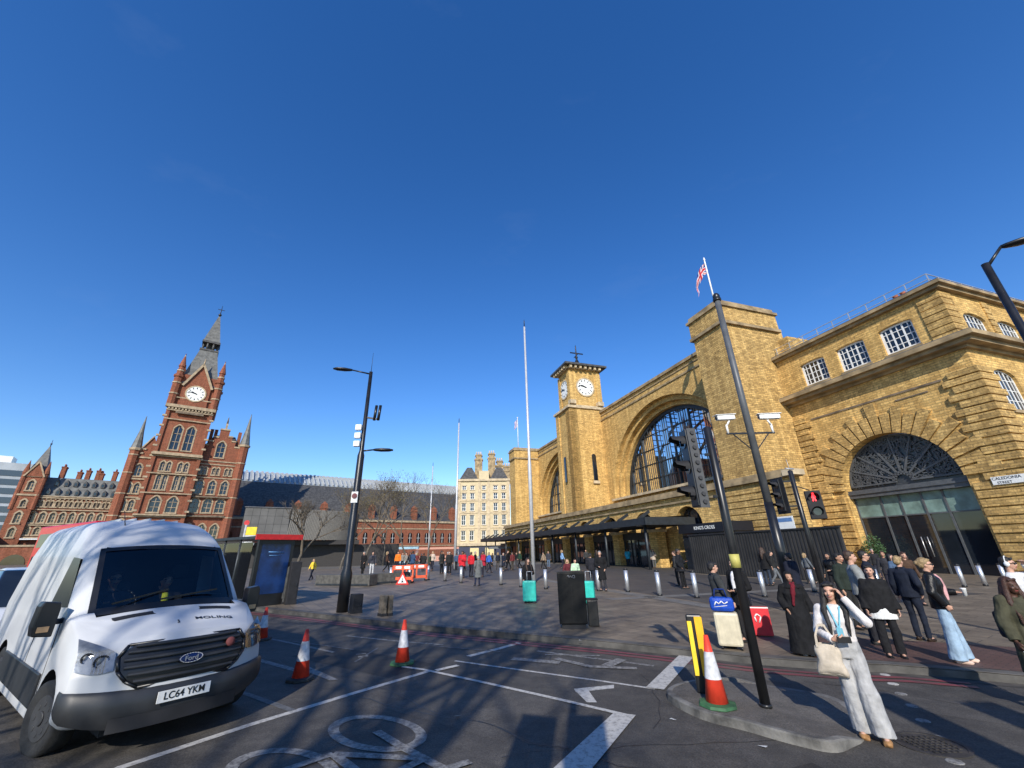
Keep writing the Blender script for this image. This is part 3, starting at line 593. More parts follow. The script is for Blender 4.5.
mid = [  # foot px, top y, variant, azimuth, label, top, legs
    (603, 591, 551, 4, 200, 'man in a dark overcoat facing the camera beside the sixth bollard from the right', BLK, (.03, .03, .035)),
    (593, 588, 553, 1, 20, 'man in dark clothes walking just behind the overcoated man', (.02, .02, .025), NAVY),
    (684, 589, 549, 5, 120, 'burly man in black police style jacket left of the bollard beside the hoarding', (.012, .013, .016), BLK),
    (679, 586, 551, 0, 300, 'dark figure standing close behind the burly man in black', (.03, .03, .03), BLK),
    (770, 586, 547, 2, 60, 'woman in black standing before the dark hoarding, phone raised', BLK, (.03, .04, .06)),
    (778, 585, 551, 1, 120, 'man in grey trousers walking past the dark hoarding', (.02, .02, .02), (.12, .13, .14)),
    (812, 584, 553, 3, 90, 'pale haired woman in grey walking behind the thin black post', (.10, .11, .12), (.02, .02, .02)),
    (529, 602, 558, 2, 150, 'woman in black top with long hair behind the turquoise suitcase', BLK, (.12, .16, .24)),
    (569, 590, 561, 3, 200, 'woman in maroon just behind the black cabinet', (.10, .02, .025), (.03, .03, .04)),
    (577, 590, 561, 0, 160, 'person in a pale green top just behind the black cabinet', (.45, .62, .42), (.03, .03, .04)),
    (478, 586, 556, 4, 330, 'person in a grey coat and white shoes seen from behind among the bollards', (.13, .135, .13), (.02, .025, .05)),
    (462, 578, 551, 5, 200, 'leftmost of three people in bright red jackets', RED, (.02, .02, .03)),
    (471, 577, 552, 0, 30, 'middle one of three people in bright red jackets', RED, (.02, .02, .03)),
    (483, 577, 551, 5, 240, 'rightmost of three people in bright red jackets', (.38, .02, .04), (.02, .02, .03)),
    (449, 575, 551, 0, 170, 'man in black standing left of the red jackets', (.02, .02, .02), BLK), (441, 574, 550, 5, 100, 'broad figure in a dark parka by the mast', (.03, .032, .03), BLK),
    (489, 573, 552, 3, 60, 'woman in a royal blue top walking right of the red jackets', (.04, .12, .42), (.02, .02, .03)),
    (508, 570, 549, 1, 100, 'man in black walking right at the end of the canopy', BLK, BLK),
    (544, 569, 552, 1, 300, 'man in beige jacket with black trousers walking under the canopy edge', (.30, .22, .15), BLK),
    (549, 568, 551, 0, 200, 'person in grey blue jeans beside the tall mast', (.04, .04, .05), (.10, .14, .2)),
    (563, 569, 550, 3, 90, 'woman in pale blue jacket walking right beneath the canopy', (.20, .34, .55), (.02, .02, .03)),
    (587, 566, 549, 0, 200, 'figure in charcoal waiting by the second brick pier', (.04, .04, .04), BLK),
    (629, 566, 547, 5, 210, 'person in a bright turquoise jacket by a brick pier', (.03, .32, .45), (.03, .03, .04)),
    (655, 568, 549, 2, 190, 'woman in a pale beige coat at the shop front', (.40, .33, .26), (.10, .1, .1)),
    (640, 566, 549, 1, 280, 'man in brown walking under the near end of the canopy', (.08, .05, .03), BLK),
    (362, 575, 549, 4, 210, 'grey haired man in black left of the plane tree trunk', BLK, BLK), (371, 576, 549, 0, 160, 'person in white trousers left of the plane tree trunk', (.05, .05, .06), (.45, .45, .45)),
    (386, 572, 549, 3, 80, 'woman in a dark brown coat beside the tree in the square', (.06, .03, .02), BLK), (397, 571, 549, 0, 180, 'person in an orange high visibility jacket in the square', (.75, .18, .02), (.02, .02, .03)),
    (412, 573, 551, 5, 40, 'person in dark blue behind the orange barrier', (.03, .06, .12), BLK), (432, 571, 549, 3, 200, 'woman in a cream jacket behind the orange barrier', (.5, .4, .32), (.02, .02, .03)),
    (311, 580, 559, 3, 200, 'small figure in a bright yellow jacket by the dark wall', (.75, .52, .05), (.04, .04, .05)),
    (598, 568, 550, 2, 10, 'woman in black heading for the station doors', BLK, (.05, .05, .06)), (520, 568, 551, 3, 250, 'woman in dark green at the far end of the canopy', (.02, .05, .03), BLK),
]
for px, fy, ty, v, az, lab, tc, lc in mid:
    l = G(px, fy, PAVE); far(v, l, az, min(1.92, max(1.45, fit_height(l, ty))), lab, tc, lc)
rnd = random.Random(11)
cols = [BLK, (.03, .03, .035), NAVY, (.06, .05, .04), (.10, .1, .1), (.05, .08, .14), (.14, .03, .03), (.22, .2, .17), (.03, .05, .03), (.02, .02, .02)]
cname = ['black', 'charcoal', 'navy', 'dark brown', 'grey', 'denim blue', 'dark red', 'beige', 'dark green', 'black']
for i in range(26):
    px = 402 + i * 4.6 + rnd.uniform(-2, 2); fy = rnd.uniform(566, 572); v = i % 6; ci_ = rnd.randrange(10); l = G(px, fy, PAVE)
    far(v, l, rnd.uniform(0, 360), rnd.uniform(1.6, 1.84), '%s clothed member of the crowd in the far square, %s' % (cname[ci_], ['left part', 'centre', 'right part'][min(2, i // 9)]), cols[ci_], cols[(ci_ * 3 + 1) % 4], 'distant crowd in the %s' % (cname[ci_] + ' ' + ['left part', 'centre', 'right part'][min(2, i // 9)]))
# ================================================================== KING'S CROSS STYLE STATION
KR = R(18.6)
def kc_root(name, n0, s0, label, cat):
    M = Matrix.Rotation(KR, 4, 'Z'); p = M @ Vector((n0, s0, 0)); p.z = gz(p.x)
    r = empty(name, (p.x, p.y, 0), KR, label, cat); return r
def TN(nf, n0, s0): return lambda s, dep, z: (nf + dep - n0, s - s0, z)          # wall facing the square
def TS(sf, n0, s0): return lambda n, dep, z: (n - n0, sf + dep - s0, z)           # wall facing the camera
def TB(n0, s0): return lambda n, s, z: (n - n0, s - s0, z)
def W(n, s, z=0):
    p = Matrix.Rotation(KR, 3, 'Z') @ Vector((n, s, z)); return p

def station():
    n0, s0 = 40, 67
    root = kc_root('railway_station', n0, s0, 'yellow brick railway station with two huge arched windows and a square clock tower', 'station')
    B = TB(n0, s0); ZB = -0.8
    # --- main wall with two arched openings
    m = MB(TN(40, n0, s0))
    arches = [dict(x0=49.3 - 14.46, x1=49.3 + 14.46, z0=9.9, z1=9.9, kind='round', rise=13.4, n=36), dict(x0=85 - 14.46, x1=85 + 14.46, z0=9.9, z1=9.9, kind='round', rise=13.4, n=36)]
    panel(m, 30, 101, ZB, 25.5, arches, .8)
    m.T = B; m.box(40.02, 41.2, 30, 101, 25.5, 26.2); m.box(40.9, 44, 30, 34.0, ZB, 25.4); m.box(40.9, 44, 64.5, 70.0, ZB, 25.4); m.box(40.9, 44, 99.9, 101, ZB, 25.4)
    m.build('wall', stock, root)
    for c in (49.3, 85):
        for k, (dn, r) in enumerate(((.8, 13.75), (1.6, 13.1))):
            m = MB(TN(40 + dn, n0, s0)); panel(m, c - 14.9, c + 14.9, 9.9, 24.3, [dict(x0=c - r, x1=c + r, z0=9.9, z1=9.9, kind='round', rise=r - 1.1, n=36)], .8)
            m.build('arch_ring', stock, root)
        # window : frame of mullions + glass
        r = 12.8
        f = MB(TN(42.2, n0, s0)); zt = lambda s: 9.9 + (r - 1.1) * math.sqrt(max(0, 1 - ((s - c) / r) ** 2))
        for i in range(1, 26):
            s = c - r + 2 * r * i / 26; ww = .2 if i % 4 == 1 else .07
            f.box(s - ww / 2, s + ww / 2, 0, .12 if ww < .1 else .3, 9.9, zt(s))
        for z in (12.2, 14.5, 16.8, 19.1, 21.0):
            hh = r * math.sqrt(max(0, 1 - ((z - 9.9) / (r - 1.1)) ** 2)); f.box(c - hh, c + hh, .01, .11, z - .05, z + .05)
        for k in range(24):
            a, b = math.pi * k / 24, math.pi * (k + 1) / 24
            P_ = lambda t, q: (c + math.cos(t) * (r + q), -.02, 9.9 + math.sin(t) * (r - 1.1 + q)); Q_ = lambda t, q: (c + math.cos(t) * (r + q), .3, 9.9 + math.sin(t) * (r - 1.1 + q))
            f.face([P_(a, .4), P_(b, .4), P_(b, -.25), P_(a, -.25)]); f.face([P_(a, -.25), P_(b, -.25), Q_(b, -.25), Q_(a, -.25)])
        w_ = f.build('arched_window', dark_metal, root)
        g = MB(TN(42.45, n0, s0)); xs = [c - r * math.cos(math.pi * i / 30) for i in range(31)]
        for a, b in zip(xs, xs[1:]): g.face([(a, 0, 9.9), (b, 0, 9.9), (b, 0, zt(b)), (a, 0, zt(a))])
        g.build('pane', glass('arch_window_glass', (.62, .7, .78), .25), w_)
        m = MB(B); m.box(39.3, 42.3, c - 14.5, c + 14.5, 9.55, 9.9); m.build('window_sill', paleston, root)
        # train shed roof seen through the glass: ribs, purlins, solid lower slopes and back gable lattice
        m = MB(B)
        for k in range(26):
            n_ = 44 + k * 4.2
            pts = [(n_, c + 14.2 * math.cos(t), 9 + 13.6 * math.sin(t)) for t in [math.pi * i / 20 for i in range(21)]]
            for a, b in zip(pts, pts[1:]): m.bar(a, b, .28, .4, 0, upv=(1, 0, 0))
        for i in range(1, 40):
            t = math.pi * i / 40; q = (c + 14.35 * math.cos(t), 9 + 13.8 * math.sin(t)); m.bar((43, q[0], q[1]), (150, q[0], q[1]), .1 if i % 4 else .25, .12)
        m.build('roof_frame', dark_metal, root)
        m = MB(B)
        for (ta, tb) in ((0, .2), (.8, 1.0), (.46, .54)):
            for n_ in range(1):
                rows = [[(nn, c + 14.5 * math.cos(math.pi * t), 9 + 14.0 * math.sin(math.pi * t)) for nn in (42.6, 150)] for t in [ta + (tb - ta) * i / 6 for i in range(7)]]
                m.grid(rows)
        m.build('roof_slope', dark_metal, root)
        m = MB(B); m.box(42.9, 150, c - 14.4, c - 14.1, ZB, 10); m.box(42.9, 150, c + 14.1, c + 14.4, ZB, 10); m.build('side_wall', stock_dark, root)
        m = MB(B)
        for i in range(13): m.box(44.5, 44.7, c + 13.6 - i * .75 * 1.3 - .33, c + 13.6 - i * .975 + .1, 9.9, 15.6 + (i % 3) * .05)
        m.build('interior_screen', mat('brown_screen', (0.16, 0.11, 0.06), .6, var=.3, scale=2), root)
    # --- parapet bands
    m = MB(B)
    for (a, b) in ((33.2, 65.6), (71.8, 98.6)):
        m.box(39.75, 41.0, a, b, 26.2, 26.65); m.box(39.85, 41.0, a, b, 24.6, 24.85); m.box(39.9, 41, a, b, 25.55, 25.7)
    m.build('parapet_coping', corn_m, root)
    # --- towers at each end
    def tower(nm, sa, sb, mt):
        m = MB(B); m.box(33.5, 41.4, sa, sb, ZB, 24.0); m.box(33.35, 41.5, sa - .15, sb + .15, 24.35, 26.2); t = m.build(nm, mt, root)
        m = MB(B); m.box(33.2, 41.6, sa - .3, sb + .3, 24.0, 24.35); m.box(33.15, 41.7, sa - .35, sb + .35, 26.2, 26.5); m.box(33.4, 41.4, sa - .1, sb + .1, 26.5, 27.0); m.build('cornice', corn_m, t)
        return t
    t = tower('end_tower', 28.6, 32.9, stock_dark)
    t2 = tower('end_tower', 98.8, 103, stock)
    m = MB(B); m.tube((34.6, 29.8, 26.9), (34.6, 29.8, 33.9), .10, .07, 8); m.ball((34.6, 29.8, 33.6), .13); m.build('flagpole', white_paint, t)
    m = MB(B); m.tube((35, 100, 26.9), (35, 100, 35.5), .11, .07, 8); m.ball((35, 100, 35.6), .2); m.build('flagpole', white_paint, t2)
    # --- clock tower
    m = MB(B); m.box(33.5, 41.4, 65.8, 71.6, ZB, 26.9)
    m.box(33.3, 41.6, 65.6, 67.1, ZB, 26.9); m.box(33.3, 35, 65.6, 67.1, ZB, 26.9); m.box(33.3, 34.9, 70.4, 71.8, ZB, 26.9); m.box(39.9, 41.6, 65.59, 67.1, ZB, 26.9)
    m.box(34.3, 40.9, 66.3, 71.1, 27.7, 35.4)
    for (a, b) in ((34.1, 35.2), (40.0, 41.1)): m.box(a, b, 66.1, 67.2, 27.7, 34.9)
    m.box(34.1, 35.2, 70.2, 71.3, 27.7, 34.9)
    ct = m.build('clock_tower', stock, root)
    m = MB(B); m.box(33.0, 41.8, 65.3, 72.1, 26.9, 27.35); m.box(33.5, 41.3, 65.8, 71.7, 27.35, 27.7); m.box(33.9, 41.3, 65.9, 71.5, 35.4, 35.7)
    for i in range(7): q = 34.1 + i * 1.07; m.box(q, q + .45, 65.2, 65.9, 35.35, 35.9)
    for i in range(6): q = 66.1 + i * .98; m.box(33.2, 33.9, q, q + .45, 35.35, 35.9)
    for q in (34.2, 40.2): m.box(q - .6, q + .6, 65.2, 66.2, 27.7, 28.5)
    m.build('cornice', paleston, ct)
    m = MB(B); m.box(33.0, 42.2, 64.9, 72.4, 35.9, 36.3); m.grid([[(33.2, 65.1, 36.3), (42.0, 65.1, 36.3), (42.0, 72.2, 36.3), (33.2, 72.2, 36.3)], [(37.1, 68.2, 37.5), (38.1, 68.2, 37.5), (38.1, 69.2, 37.5), (37.1, 69.2, 37.5)]], 0, True, False, False, True)
    m.build('roof', slate, ct)
    m = MB(B); m.lathe([(.9, 0), (.5, .8), (.18, 1.6), (.1, 4.6), (.02, 5)], (37.6, 68.7, 37.4), 10); m.bar((36.2, 68.7, 40.4), (39.2, 68.7, 40.4), .1, .25); m.bar((37.6, 67.6, 39.9), (37.6, 69.8, 39.9), .08, .12); m.ball((37.6, 68.7, 39.4), .32)
    m.build('weather_vane', black_paint, ct)
    for sl in ((37.7, 13.5, 18.5),):
        m = MB(TS(65.45, n0, s0)); m.box(37.2, 38.0, 0, .12, 13.4, 17.8); m.ball((37.6, .06, 17.8), .4, .06, .4); m.build('slit_window', glass_dark, ct)
        m = MB(TS(65.4, n0, s0)); m.box(37.0, 38.2, -.15, .1, 12.8, 13.3); m.build('window_sill', cream, ct)
    m = MB(B); m.box(33.2, 33.35, 68.4, 69.1, 13.4, 18); m.build('slit_window', glass_dark, ct)
    c1 = clock(root, lambda u, o, z: (37.6 + u - n0, 66.3 - o - s0, z), 0, 0, 31.7, 1.8)
    c2 = clock(root, lambda u, o, z: (34.3 - o - n0, 68.7 - u - s0, z), 0, 0, 31.7, 1.8)
    for c_ in (c1, c2): c_.parent = root
    # --- arcade in front, one storey
    nf = 32.5
    m = MB(TN(nf, n0, s0)); ops = []
    s = 37.9
    while s < 104: ops.append(dict(x0=s - 2.05, x1=s + 2.05, z0=ZB, z1=4.1, kind='round', rise=2.0, n=12)); s += 7.95
    panel(m, 33.0, 105, ZB, 7.2, ops, .9); m.T = B; m.box(nf + .9, 33.45, 33.1, 105, 7.0, 7.2)
    m.build('arcade_wall', stock, root)
    for o in ops:
        m = MB(B)
        for k in (0, 1, 2, 3): q = o['x0'] + k * 4.1 / 3; m.box(nf + .75, nf + .84, q - .05, q + .05, ZB, 4.1 if k in (0, 3) else 5.8)
        m.box(nf + .76, nf + .83, o['x0'], o['x1'], 3.9, 4.1); fr_ = m.build('arcade_window', dark_metal, root)
        m = MB(B); m.box(nf + .85, nf + .95, o['x0'] + .02, o['x1'] - .02, ZB, 6.15); m.build('pane', glass_dark, fr_)
    m = MB(B); m.box(nf - .45, nf + 1.0, 24.6, 105.2, 7.2, 7.5); m.box(nf - .3, nf + .95, 24.8, 105.1, 7.5, 7.85); m.box(nf - .2, nf, 33, 105, 6.5, 6.7); m.build('cornice', corn_m, root)
    m = MB(B); m.box(nf, 33.45, 25.0, 32.9, ZB, 7.2)
    z = .1
    while z < 6.9: m.box(nf - .14, nf + .05, 24.95, 33.0, z, z + .47); z += .57
    m.build('rusticated_base', stock_dark, root)
    m = MB(B); m.box(nf - .5, nf + .8, 24.3, 25.3, 7.25, 7.7); m.build('stone_block', white_paint if False else cream, root)
    # link behind
    m = MB(B); m.box(41, 46, 27.5, 34, ZB, 23); m.build('link_block', stock_dark, root)
    return root
STATION = station()

def union_flag():
    root = empty('flag', (0, 0, 0), 0, 'red, white and blue crossed flag hanging from the white pole on the end tower', 'flag')
    p = W(34.6, 29.8, 33.2); root.location = (p.x, p.y, p.z)
    n_, m_ = 30, 20; me = MB(); 
    mm, t, b = newmat('flag_cloth'); b.inputs['Roughness'].default_value = .8
    at = t.nodes.new('ShaderNodeAttribute'); at.attribute_name = 'Col'; t.links.new(at.outputs['Color'], b.inputs['Base Color'])
    def P_(u, v):   # u along fly, v down hoist; limp cloth
        x = -u * 1.05 + .0; y = u * .25 + .22 * math.sin(u * 7 + v); z = -v * 1.5 - u * u * 1.25 - u * .3
        return (x - .06 * v, y + .12 * math.sin(v * 5 + u * 9), z)
    me.grid([[P_(i / n_ * 1.5, j / m_) for i in range(n_ + 1)] for j in range(m_ + 1)])
    o = me.build('cloth', mm, root); M = o.data; ca = M.color_attributes.new('Col', 'FLOAT_COLOR', 'POINT')
    red, wh, bl = (.45, .02, .03, 1), (.7, .7, .7, 1), (.02, .03, .18, 1)
    k = 0
    for j in range(m_ + 1):
        for i in range(n_ + 1):
            x = i / n_ * 2 - 1; y = (j / m_ * 2 - 1) * .5
            c = bl
            if abs(abs(x) * .5 - abs(y)) < .11: c = wh
            if abs(abs(x) * .5 - abs(y)) < .045: c = red
            if abs(x) < .17 or abs(y) < .17: c = wh
            if abs(x) < .1 or abs(y) < .1: c = red
            ca.data[k].color = c; k += 1
union_flag()
fr = empty('flag', tuple(W(35, 100, 35.2)), KR, 'small pale limp flag on the pole above the far end pier of the station', 'flag')
m = MB(); m.grid([[(-.1 - i * .12, .15 * math.sin(i * 1.3 + j), -j * .35 - i * .15) for i in range(8)] for j in range(7)]); m.build('cloth', mat('pale_flag', (.55, .5, .55), .8, col2=(.25, .2, .35), scale=2), fr)

# canopy in front of the station: its own structure
def canopy():
    n0, s0 = 29, 67; root = kc_root('entrance_canopy', n0, s0, 'long low dark steel canopy on posts along the front of the station', 'canopy'); B = TB(n0, s0)
    m = MB(B); s = 36.6
    m.box(25.9, 26.1, 36.4, 104, 4.1, 4.8); m.box(25.9, 32.0, 36.3, 36.5, 4.1, 4.85); m.build('fascia', dark_metal, root)
    m = MB(B)
    while s < 103:                                # folded roof panels
        m.face([(26.1, s, 4.75), (31.9, s, 5.1), (31.9, s + 1.95, 4.7), (26.1, s + 1.95, 4.45)]); m.face([(26.1, s + 1.95, 4.45), (31.9, s + 1.95, 4.7), (31.9, s + 2.0, 5.1), (26.1, s + 2.0, 4.75)])
        s += 2.0
    m.build('roof', dark_metal, root)
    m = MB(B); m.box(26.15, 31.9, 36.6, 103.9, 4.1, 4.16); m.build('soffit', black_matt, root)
    m = MB(B); s = 37.5
    while s < 103: m.bar((26.0, s, 4.75), (27.4, s, 5.5), .1, .3); m.bar((26.0, s, 4.6), (31.8, s, 4.5), .12, .3); s += 3.98
    m.build('beam', dark_metal, root)
    s = 37.5
    while s < 103:
        m = MB(B); m.tube((26.6, s, -.6), (26.6, s, 4.4), .14, .14, 10); m.build('post', dark_metal, root); s += 7.96
    for i in range(14): m = MB(B); m.box(26.3, 26.9, 38 + i * 4.7, 38.5 + i * 4.7, 4.05, 4.3); m.build('floodlight', mat('lamp_grey', (.4, .4, .4), .4), root)
canopy()
def shop_block():
    """recessed shop fronts and brick piers under the canopy"""
    n0, s0 = 31, 67; root = kc_root('station_shop', n0, s0, 'dark glazed shop fronts under the canopy with dark fascia board lettered in white', 'shop'); B = TB(n0, s0)
    m = MB(B); m.box(29.6, 31.9, 29.2, 36.2, 3.2, 4.0); m.build('fascia', mat('navy_fascia', (.008, .009, .014), .5), root)
    m = MB(B); m.box(29.9, 31.9, 29.3, 36.1, -.5, 3.2); m.build('shop_window', glass_dark, root)
    text('sign_lettering', "KING'S CROSS", .42, white_paint, root, Matrix.Translation((29.58 - n0, 32.6 - s0, 3.6)) @ Matrix.Rotation(R(-90), 4, 'Z') @ Matrix.Rotation(R(90), 4, 'X'))
shop_block()
def glazing():
    n0, s0 = 31.5, 67; root = kc_root('station_shop', n0, s0, 'dark shop glazing between the brick piers deep under the station canopy', 'shop'); s = 37.9 + 4.0
    while s < 98: m = MB(TB(n0, s0)); m.box(31.3, 31.45, s + .9, s + 7.0, -.5, 3.7); pn_ = m.build('glazing', glass_dark, root); m = MB(TB(n0, s0)); [m.box(31.2, 31.3, s + .9 + k * 1.5, s + .98 + k * 1.5, -.5, 3.7) for k in range(5)]; m.box(31.15, 31.3, s + .9, s + 7.0, 2.9, 3.7); m.build('frame', dark_metal, pn_); s += 7.95
glazing()
s = 41.9; k = 0
ordn = ['first', 'second', 'third', 'fourth', 'fifth', 'sixth', 'seventh', 'eighth']
while s < 100:
    r_ = kc_root('brick_pier', 31.2, s, '%s from the right of the yellow brick piers under the station canopy' % ordn[k], 'pier'); tag(r_, group='brick piers under the canopy'); k += 1
    m = MB(TB(31.2, s)); m.box(30.6, 31.8, s - .7, s + .7, -.6, 3.6); m.build('shaft', stock, r_)
    m = MB(TB(31.2, s)); m.box(30.45, 31.95, s - .85, s + .85, 3.6, 3.9); m.build('capital', paleston, r_); s += 7.95

# ------------------------------------------------------------------ east wing
def wing():
    n0, s0 = 39.7, 21.5
    root = kc_root('corner_building', n0, s0, 'yellow brick corner block with a rusticated arched doorway and white sash windows', 'building'); B = TB(n0, s0); ZB = -.8; nf = 39.7; S = 14.6
    c, zs, r = 21.7, 6.2, 4.15
    m = MB(TN(nf, n0, s0)); wins = [(23.9, 26.3), (20.35, 22.75), (16.75, 19.15)]
    ops = [dict(x0=c - r, x1=c + r, z0=ZB, z1=zs, kind='round', n=24)]
    panel(m, S, 28.6, ZB, 15.4, ops, .9)
    panel(m, S, 28.6, 15.4, 20.0, [dict(x0=a, x1=b, z0=16.45, z1=18.62, kind='round', rise=.16, n=8) for a, b in wins], .35)
    m.T = TS(S, n0, s0)
    low = [(41.6, 44.5), (46.0, 48.9), (50.4, 53.3), (54.8, 57.7)]
    panel(m, nf, 62, ZB, 15.4, [dict(x0=a, x1=b, z0=10.4, z1=12.9, kind='round', rise=.7, n=8) for a, b in low], .35)
    panel(m, nf, 62, 15.4, 20.0, [dict(x0=a, x1=b, z0=16.3, z1=17.9, kind='round', rise=.5, n=8) for a, b in low], .35)
    m.T = B; m.box(nf + 1, 61.5, S + .95, 28.4, 19.5, 19.8)
    m.build('wall', stock, root)
    for a, b in wins: window_obj(TN(nf + .22, n0, s0), a, b, 16.45, 18.62, 0, root, 'round', .16, 6, 4, mull=2, fw=.17, bw=.06)
    for a, b in low:
        window_obj(TS(S + .2, n0, s0), a, b, 10.4, 12.9, 0, root, 'round', .7, 6, 4, mull=2, fw=.12, bw=.05)
        window_obj(TS(S + .2, n0, s0), a, b, 16.3, 17.9, 0, root, 'round', .5, 6, 3, mull=2, fw=.12, bw=.05)
    # cornices
    m = MB(B)
    for (z0_, z1_, pr) in ((14.9, 15.15, .25), (15.15, 15.45, .8), (15.45, 15.8, 1.15), (20.0, 20.25, .35), (20.25, 20.5, .6)):
        m.box(nf - pr, nf + .3, S - pr, 28.75, z0_, z1_); m.box(nf + .3, 62, S - pr, S + .3, z0_, z1_)
    m.build('cornice', corn_m, root)
    m = MB(B); m.box(nf - 1.0, nf + .2, S - 1.0, 28.7, 15.8, 15.9); m.box(nf + .2, 62, S - 1.0, S + .2, 15.8, 15.9); m.box(nf - .5, nf + .2, S - .5, 28.7, 20.5, 20.62); m.box(nf + .2, 62, S - .5, S + .2, 20.5, 20.62); m.build('lead_flashing', lead, root)
    m = MB(B)
    for a, b in wins: m = MB(B); m.box(nf - .12, nf + .2, a - .1, b + .1, 16.2, 16.42); m.build('window_sill', corn_m, root)
    for a, b in low:
        for z_ in (10.15, 16.05): m = MB(B); m.box(a - .1, b + .1, S - .12, S + .2, z_, z_ + .23); m.build('window_sill', corn_m, root)
    # rustication: quoins and lower courses, voussoirs
    m = MB(B); z = 0.15; i = 0; ch = .56
    while z < 13.2:
        L_ = 2.0 if i % 2 == 0 else 1.55
        if z < 5.6:
            z1_ = z + ch - .10
            m.box(nf - .2, nf + .05, S - .2, 17.35, z, z1_); m.box(nf - .2, nf + .05, 26.05, 28.55, z, z1_); m.box(nf + .05, 62, S - .2, S + .05, z, z1_)
        else:
            z1_ = z + ch - .10
            m.box(nf - .2, nf + .05, S - .2, S + L_, z, z1_); m.box(nf - .2, nf + .05, 28.55 - L_ * .8, 28.55, z, z1_)
            m.box(nf + .05, nf + L_, S - .2, S + .05, z, z1_)
        z += ch; i += 1
    z = 15.95
    while z < 19.8: m.box(nf - .1, nf + .05, S - .1, S + 1.4, z, z + .48); m.box(nf + .05, nf + 1.4, S - .1, S + .05, z, z + .48); m.box(45.0, 45.8, S - .1, S + .05, z, z + .48); z += .56
    m.build('quoin', stock_dark, root)
    m = MB(TN(nf - .21, n0, s0)); nv = 21
    for k in range(nv):
        a0 = math.pi * k / nv + .014; a1 = math.pi * (k + 1) / nv - .014; ro = 6.3 if k % 2 == 0 else 5.7
        if k == nv // 2: ro = 6.8
        p = [(c + r * math.cos(a0), zs + r * math.sin(a0)), (c + ro * math.cos(a0), zs + ro * math.sin(a0)), (c + ro * math.cos(a1), zs + ro * math.sin(a1)), (c + r * math.cos(a1), zs + r * math.sin(a1))]
        m.grid([[(x, 0, z) for x, z in p], [(x, .26, z) for x, z in p]], 0, True, False, True, True)
    m.build('voussoir', stock_dark, root)
    m = MB(B); m.box(nf - .06, nf + .02, 16.6, 26.8, 13.1, 13.25); m.box(nf - .06, nf + .02, 17.6, 19.8, 12.6, 12.7) ; m.build('string_course', darkstone, root)
    # doorway: lattice fanlight, transom, glass front
    m = MB(TN(nf + .75, n0, s0))
    for k in range(9):
        a = math.pi * k / 8; m.bar((c + .5 * math.cos(a), .05, zs + .35 + .5 * math.sin(a)), (c + 4.05 * math.cos(a), .05, zs + .35 + 3.7 * math.sin(a)), .13, .12, upv=(0, 1, 0))
    for rr in (.7, 3.95):
        for k in range(24):
            a, b = math.pi * k / 24, math.pi * (k + 1) / 24; f_ = .93 if rr > 2 else 1
            m.bar((c + rr * math.cos(a), .05, zs + .35 + rr * f_ * math.sin(a)), (c + rr * math.cos(b), .05, zs + .35 + rr * f_ * math.sin(b)), .16, .12, upv=(0, 1, 0))
    rnd = random.Random(3)
    i = 0
    while i < 620:
        rr = .8 + 3.1 * math.sqrt(rnd.random()); a = math.pi * rnd.random(); x, z = c + rr * math.cos(a), zs + .35 + rr * .93 * math.sin(a); q = rnd.random() * math.pi
        l_ = .13 + .15 * rnd.random()
        if math.hypot(x - c, z - zs + .0) < 3.98: m.bar((x - l_ * math.cos(q), .06, z - l_ * math.sin(q)), (x + l_ * math.cos(q), .06, z + l_ * math.sin(q)), .07, .05, upv=(0, 1, 0))
        i += 1
    fl = m.build('fanlight', grey_paint, root)
    m = MB(TN(nf + .95, n0, s0)); xs = [c - 4.13 * math.cos(math.pi * i / 24) for i in range(25)]
    for a, b in zip(xs, xs[1:]): m.face([(a, 0, zs), (b, 0, zs), (b, 0, zs + math.sqrt(max(0, 4.13 ** 2 - (b - c) ** 2))), (a, 0, zs + math.sqrt(max(0, 4.13 ** 2 - (a - c) ** 2)))])
    m.build('pane', mat('fanlight_backing', (.05, .055, .06), .3), fl)
    m = MB(B); m.box(nf + .3, nf + 1.0, c - r, c + r, 5.55, 6.2); m.box(nf + .2, nf + .95, c - r, c + r, 5.85, 6.0); m.build('transom', grey_paint, root)
    m = MB(B)
    for q in (-4.08, -2.1, -.75, .75, 2.1, 4.08): m.box(nf + .7, nf + .85, c + q - .06, c + q + .06, ZB, 5.55)
    m.box(nf + .72, nf + .82, c - r, c + r, 3.9, 4.0); 
    dm = m.build('door_frame', grey_paint, root)
    for q in (-.5, .5):
        m = MB(B); m.tube((nf + .6, c + q - .3 * (1 if q > 0 else -1), .9), (nf + .6, c + q - .3 * (1 if q > 0 else -1), 2.3), .03, .03, 8); m.build('door_handle', steel, dm)
    m = MB(TN(nf + .78, n0, s0)); m.face([(c - r, 0, ZB), (c + r, 0, ZB), (c + r, 0, 3.9), (c - r, 0, 3.9)]); m.build('glazed_door', glass_dark, root)
    m = MB(TN(nf + .78, n0, s0)); m.face([(c - r, 0, 4.0), (c + r, 0, 4.0), (c + r, 0, 5.55), (c - r, 0, 5.55)]); m.build('pane', mat('green_obscured_glass', (.16, .24, .21), .35, var=.3, scale=1.6), root)
    # street sign
    # roof railing
    m = MB(B)
    for hz in (21.15, 21.65): m.bar((nf + .2, S + .2, hz), (nf + .2, 28.6, hz), .05, .05); m.bar((nf + .2, S + .2, hz), (62, S + .2, hz), .05, .05)
    s = S + .2
    while s < 28.6: m.bar((nf + .2, s, 20.5), (nf + .2, s, 21.65), .06, .06); s += 1.5
    n_ = nf + 1.7
    while n_ < 62: m.bar((n_, S + .2, 20.5), (n_, S + .2, 21.65), .06, .06); n_ += 1.5
    m.build('roof_railing', grey_metal, root)
    m = MB(B); m.box(nf + 3, 61, 16.0, 27.8, 19.9, 20.4); m.build('roof', lead, root)
    m = MB(B)
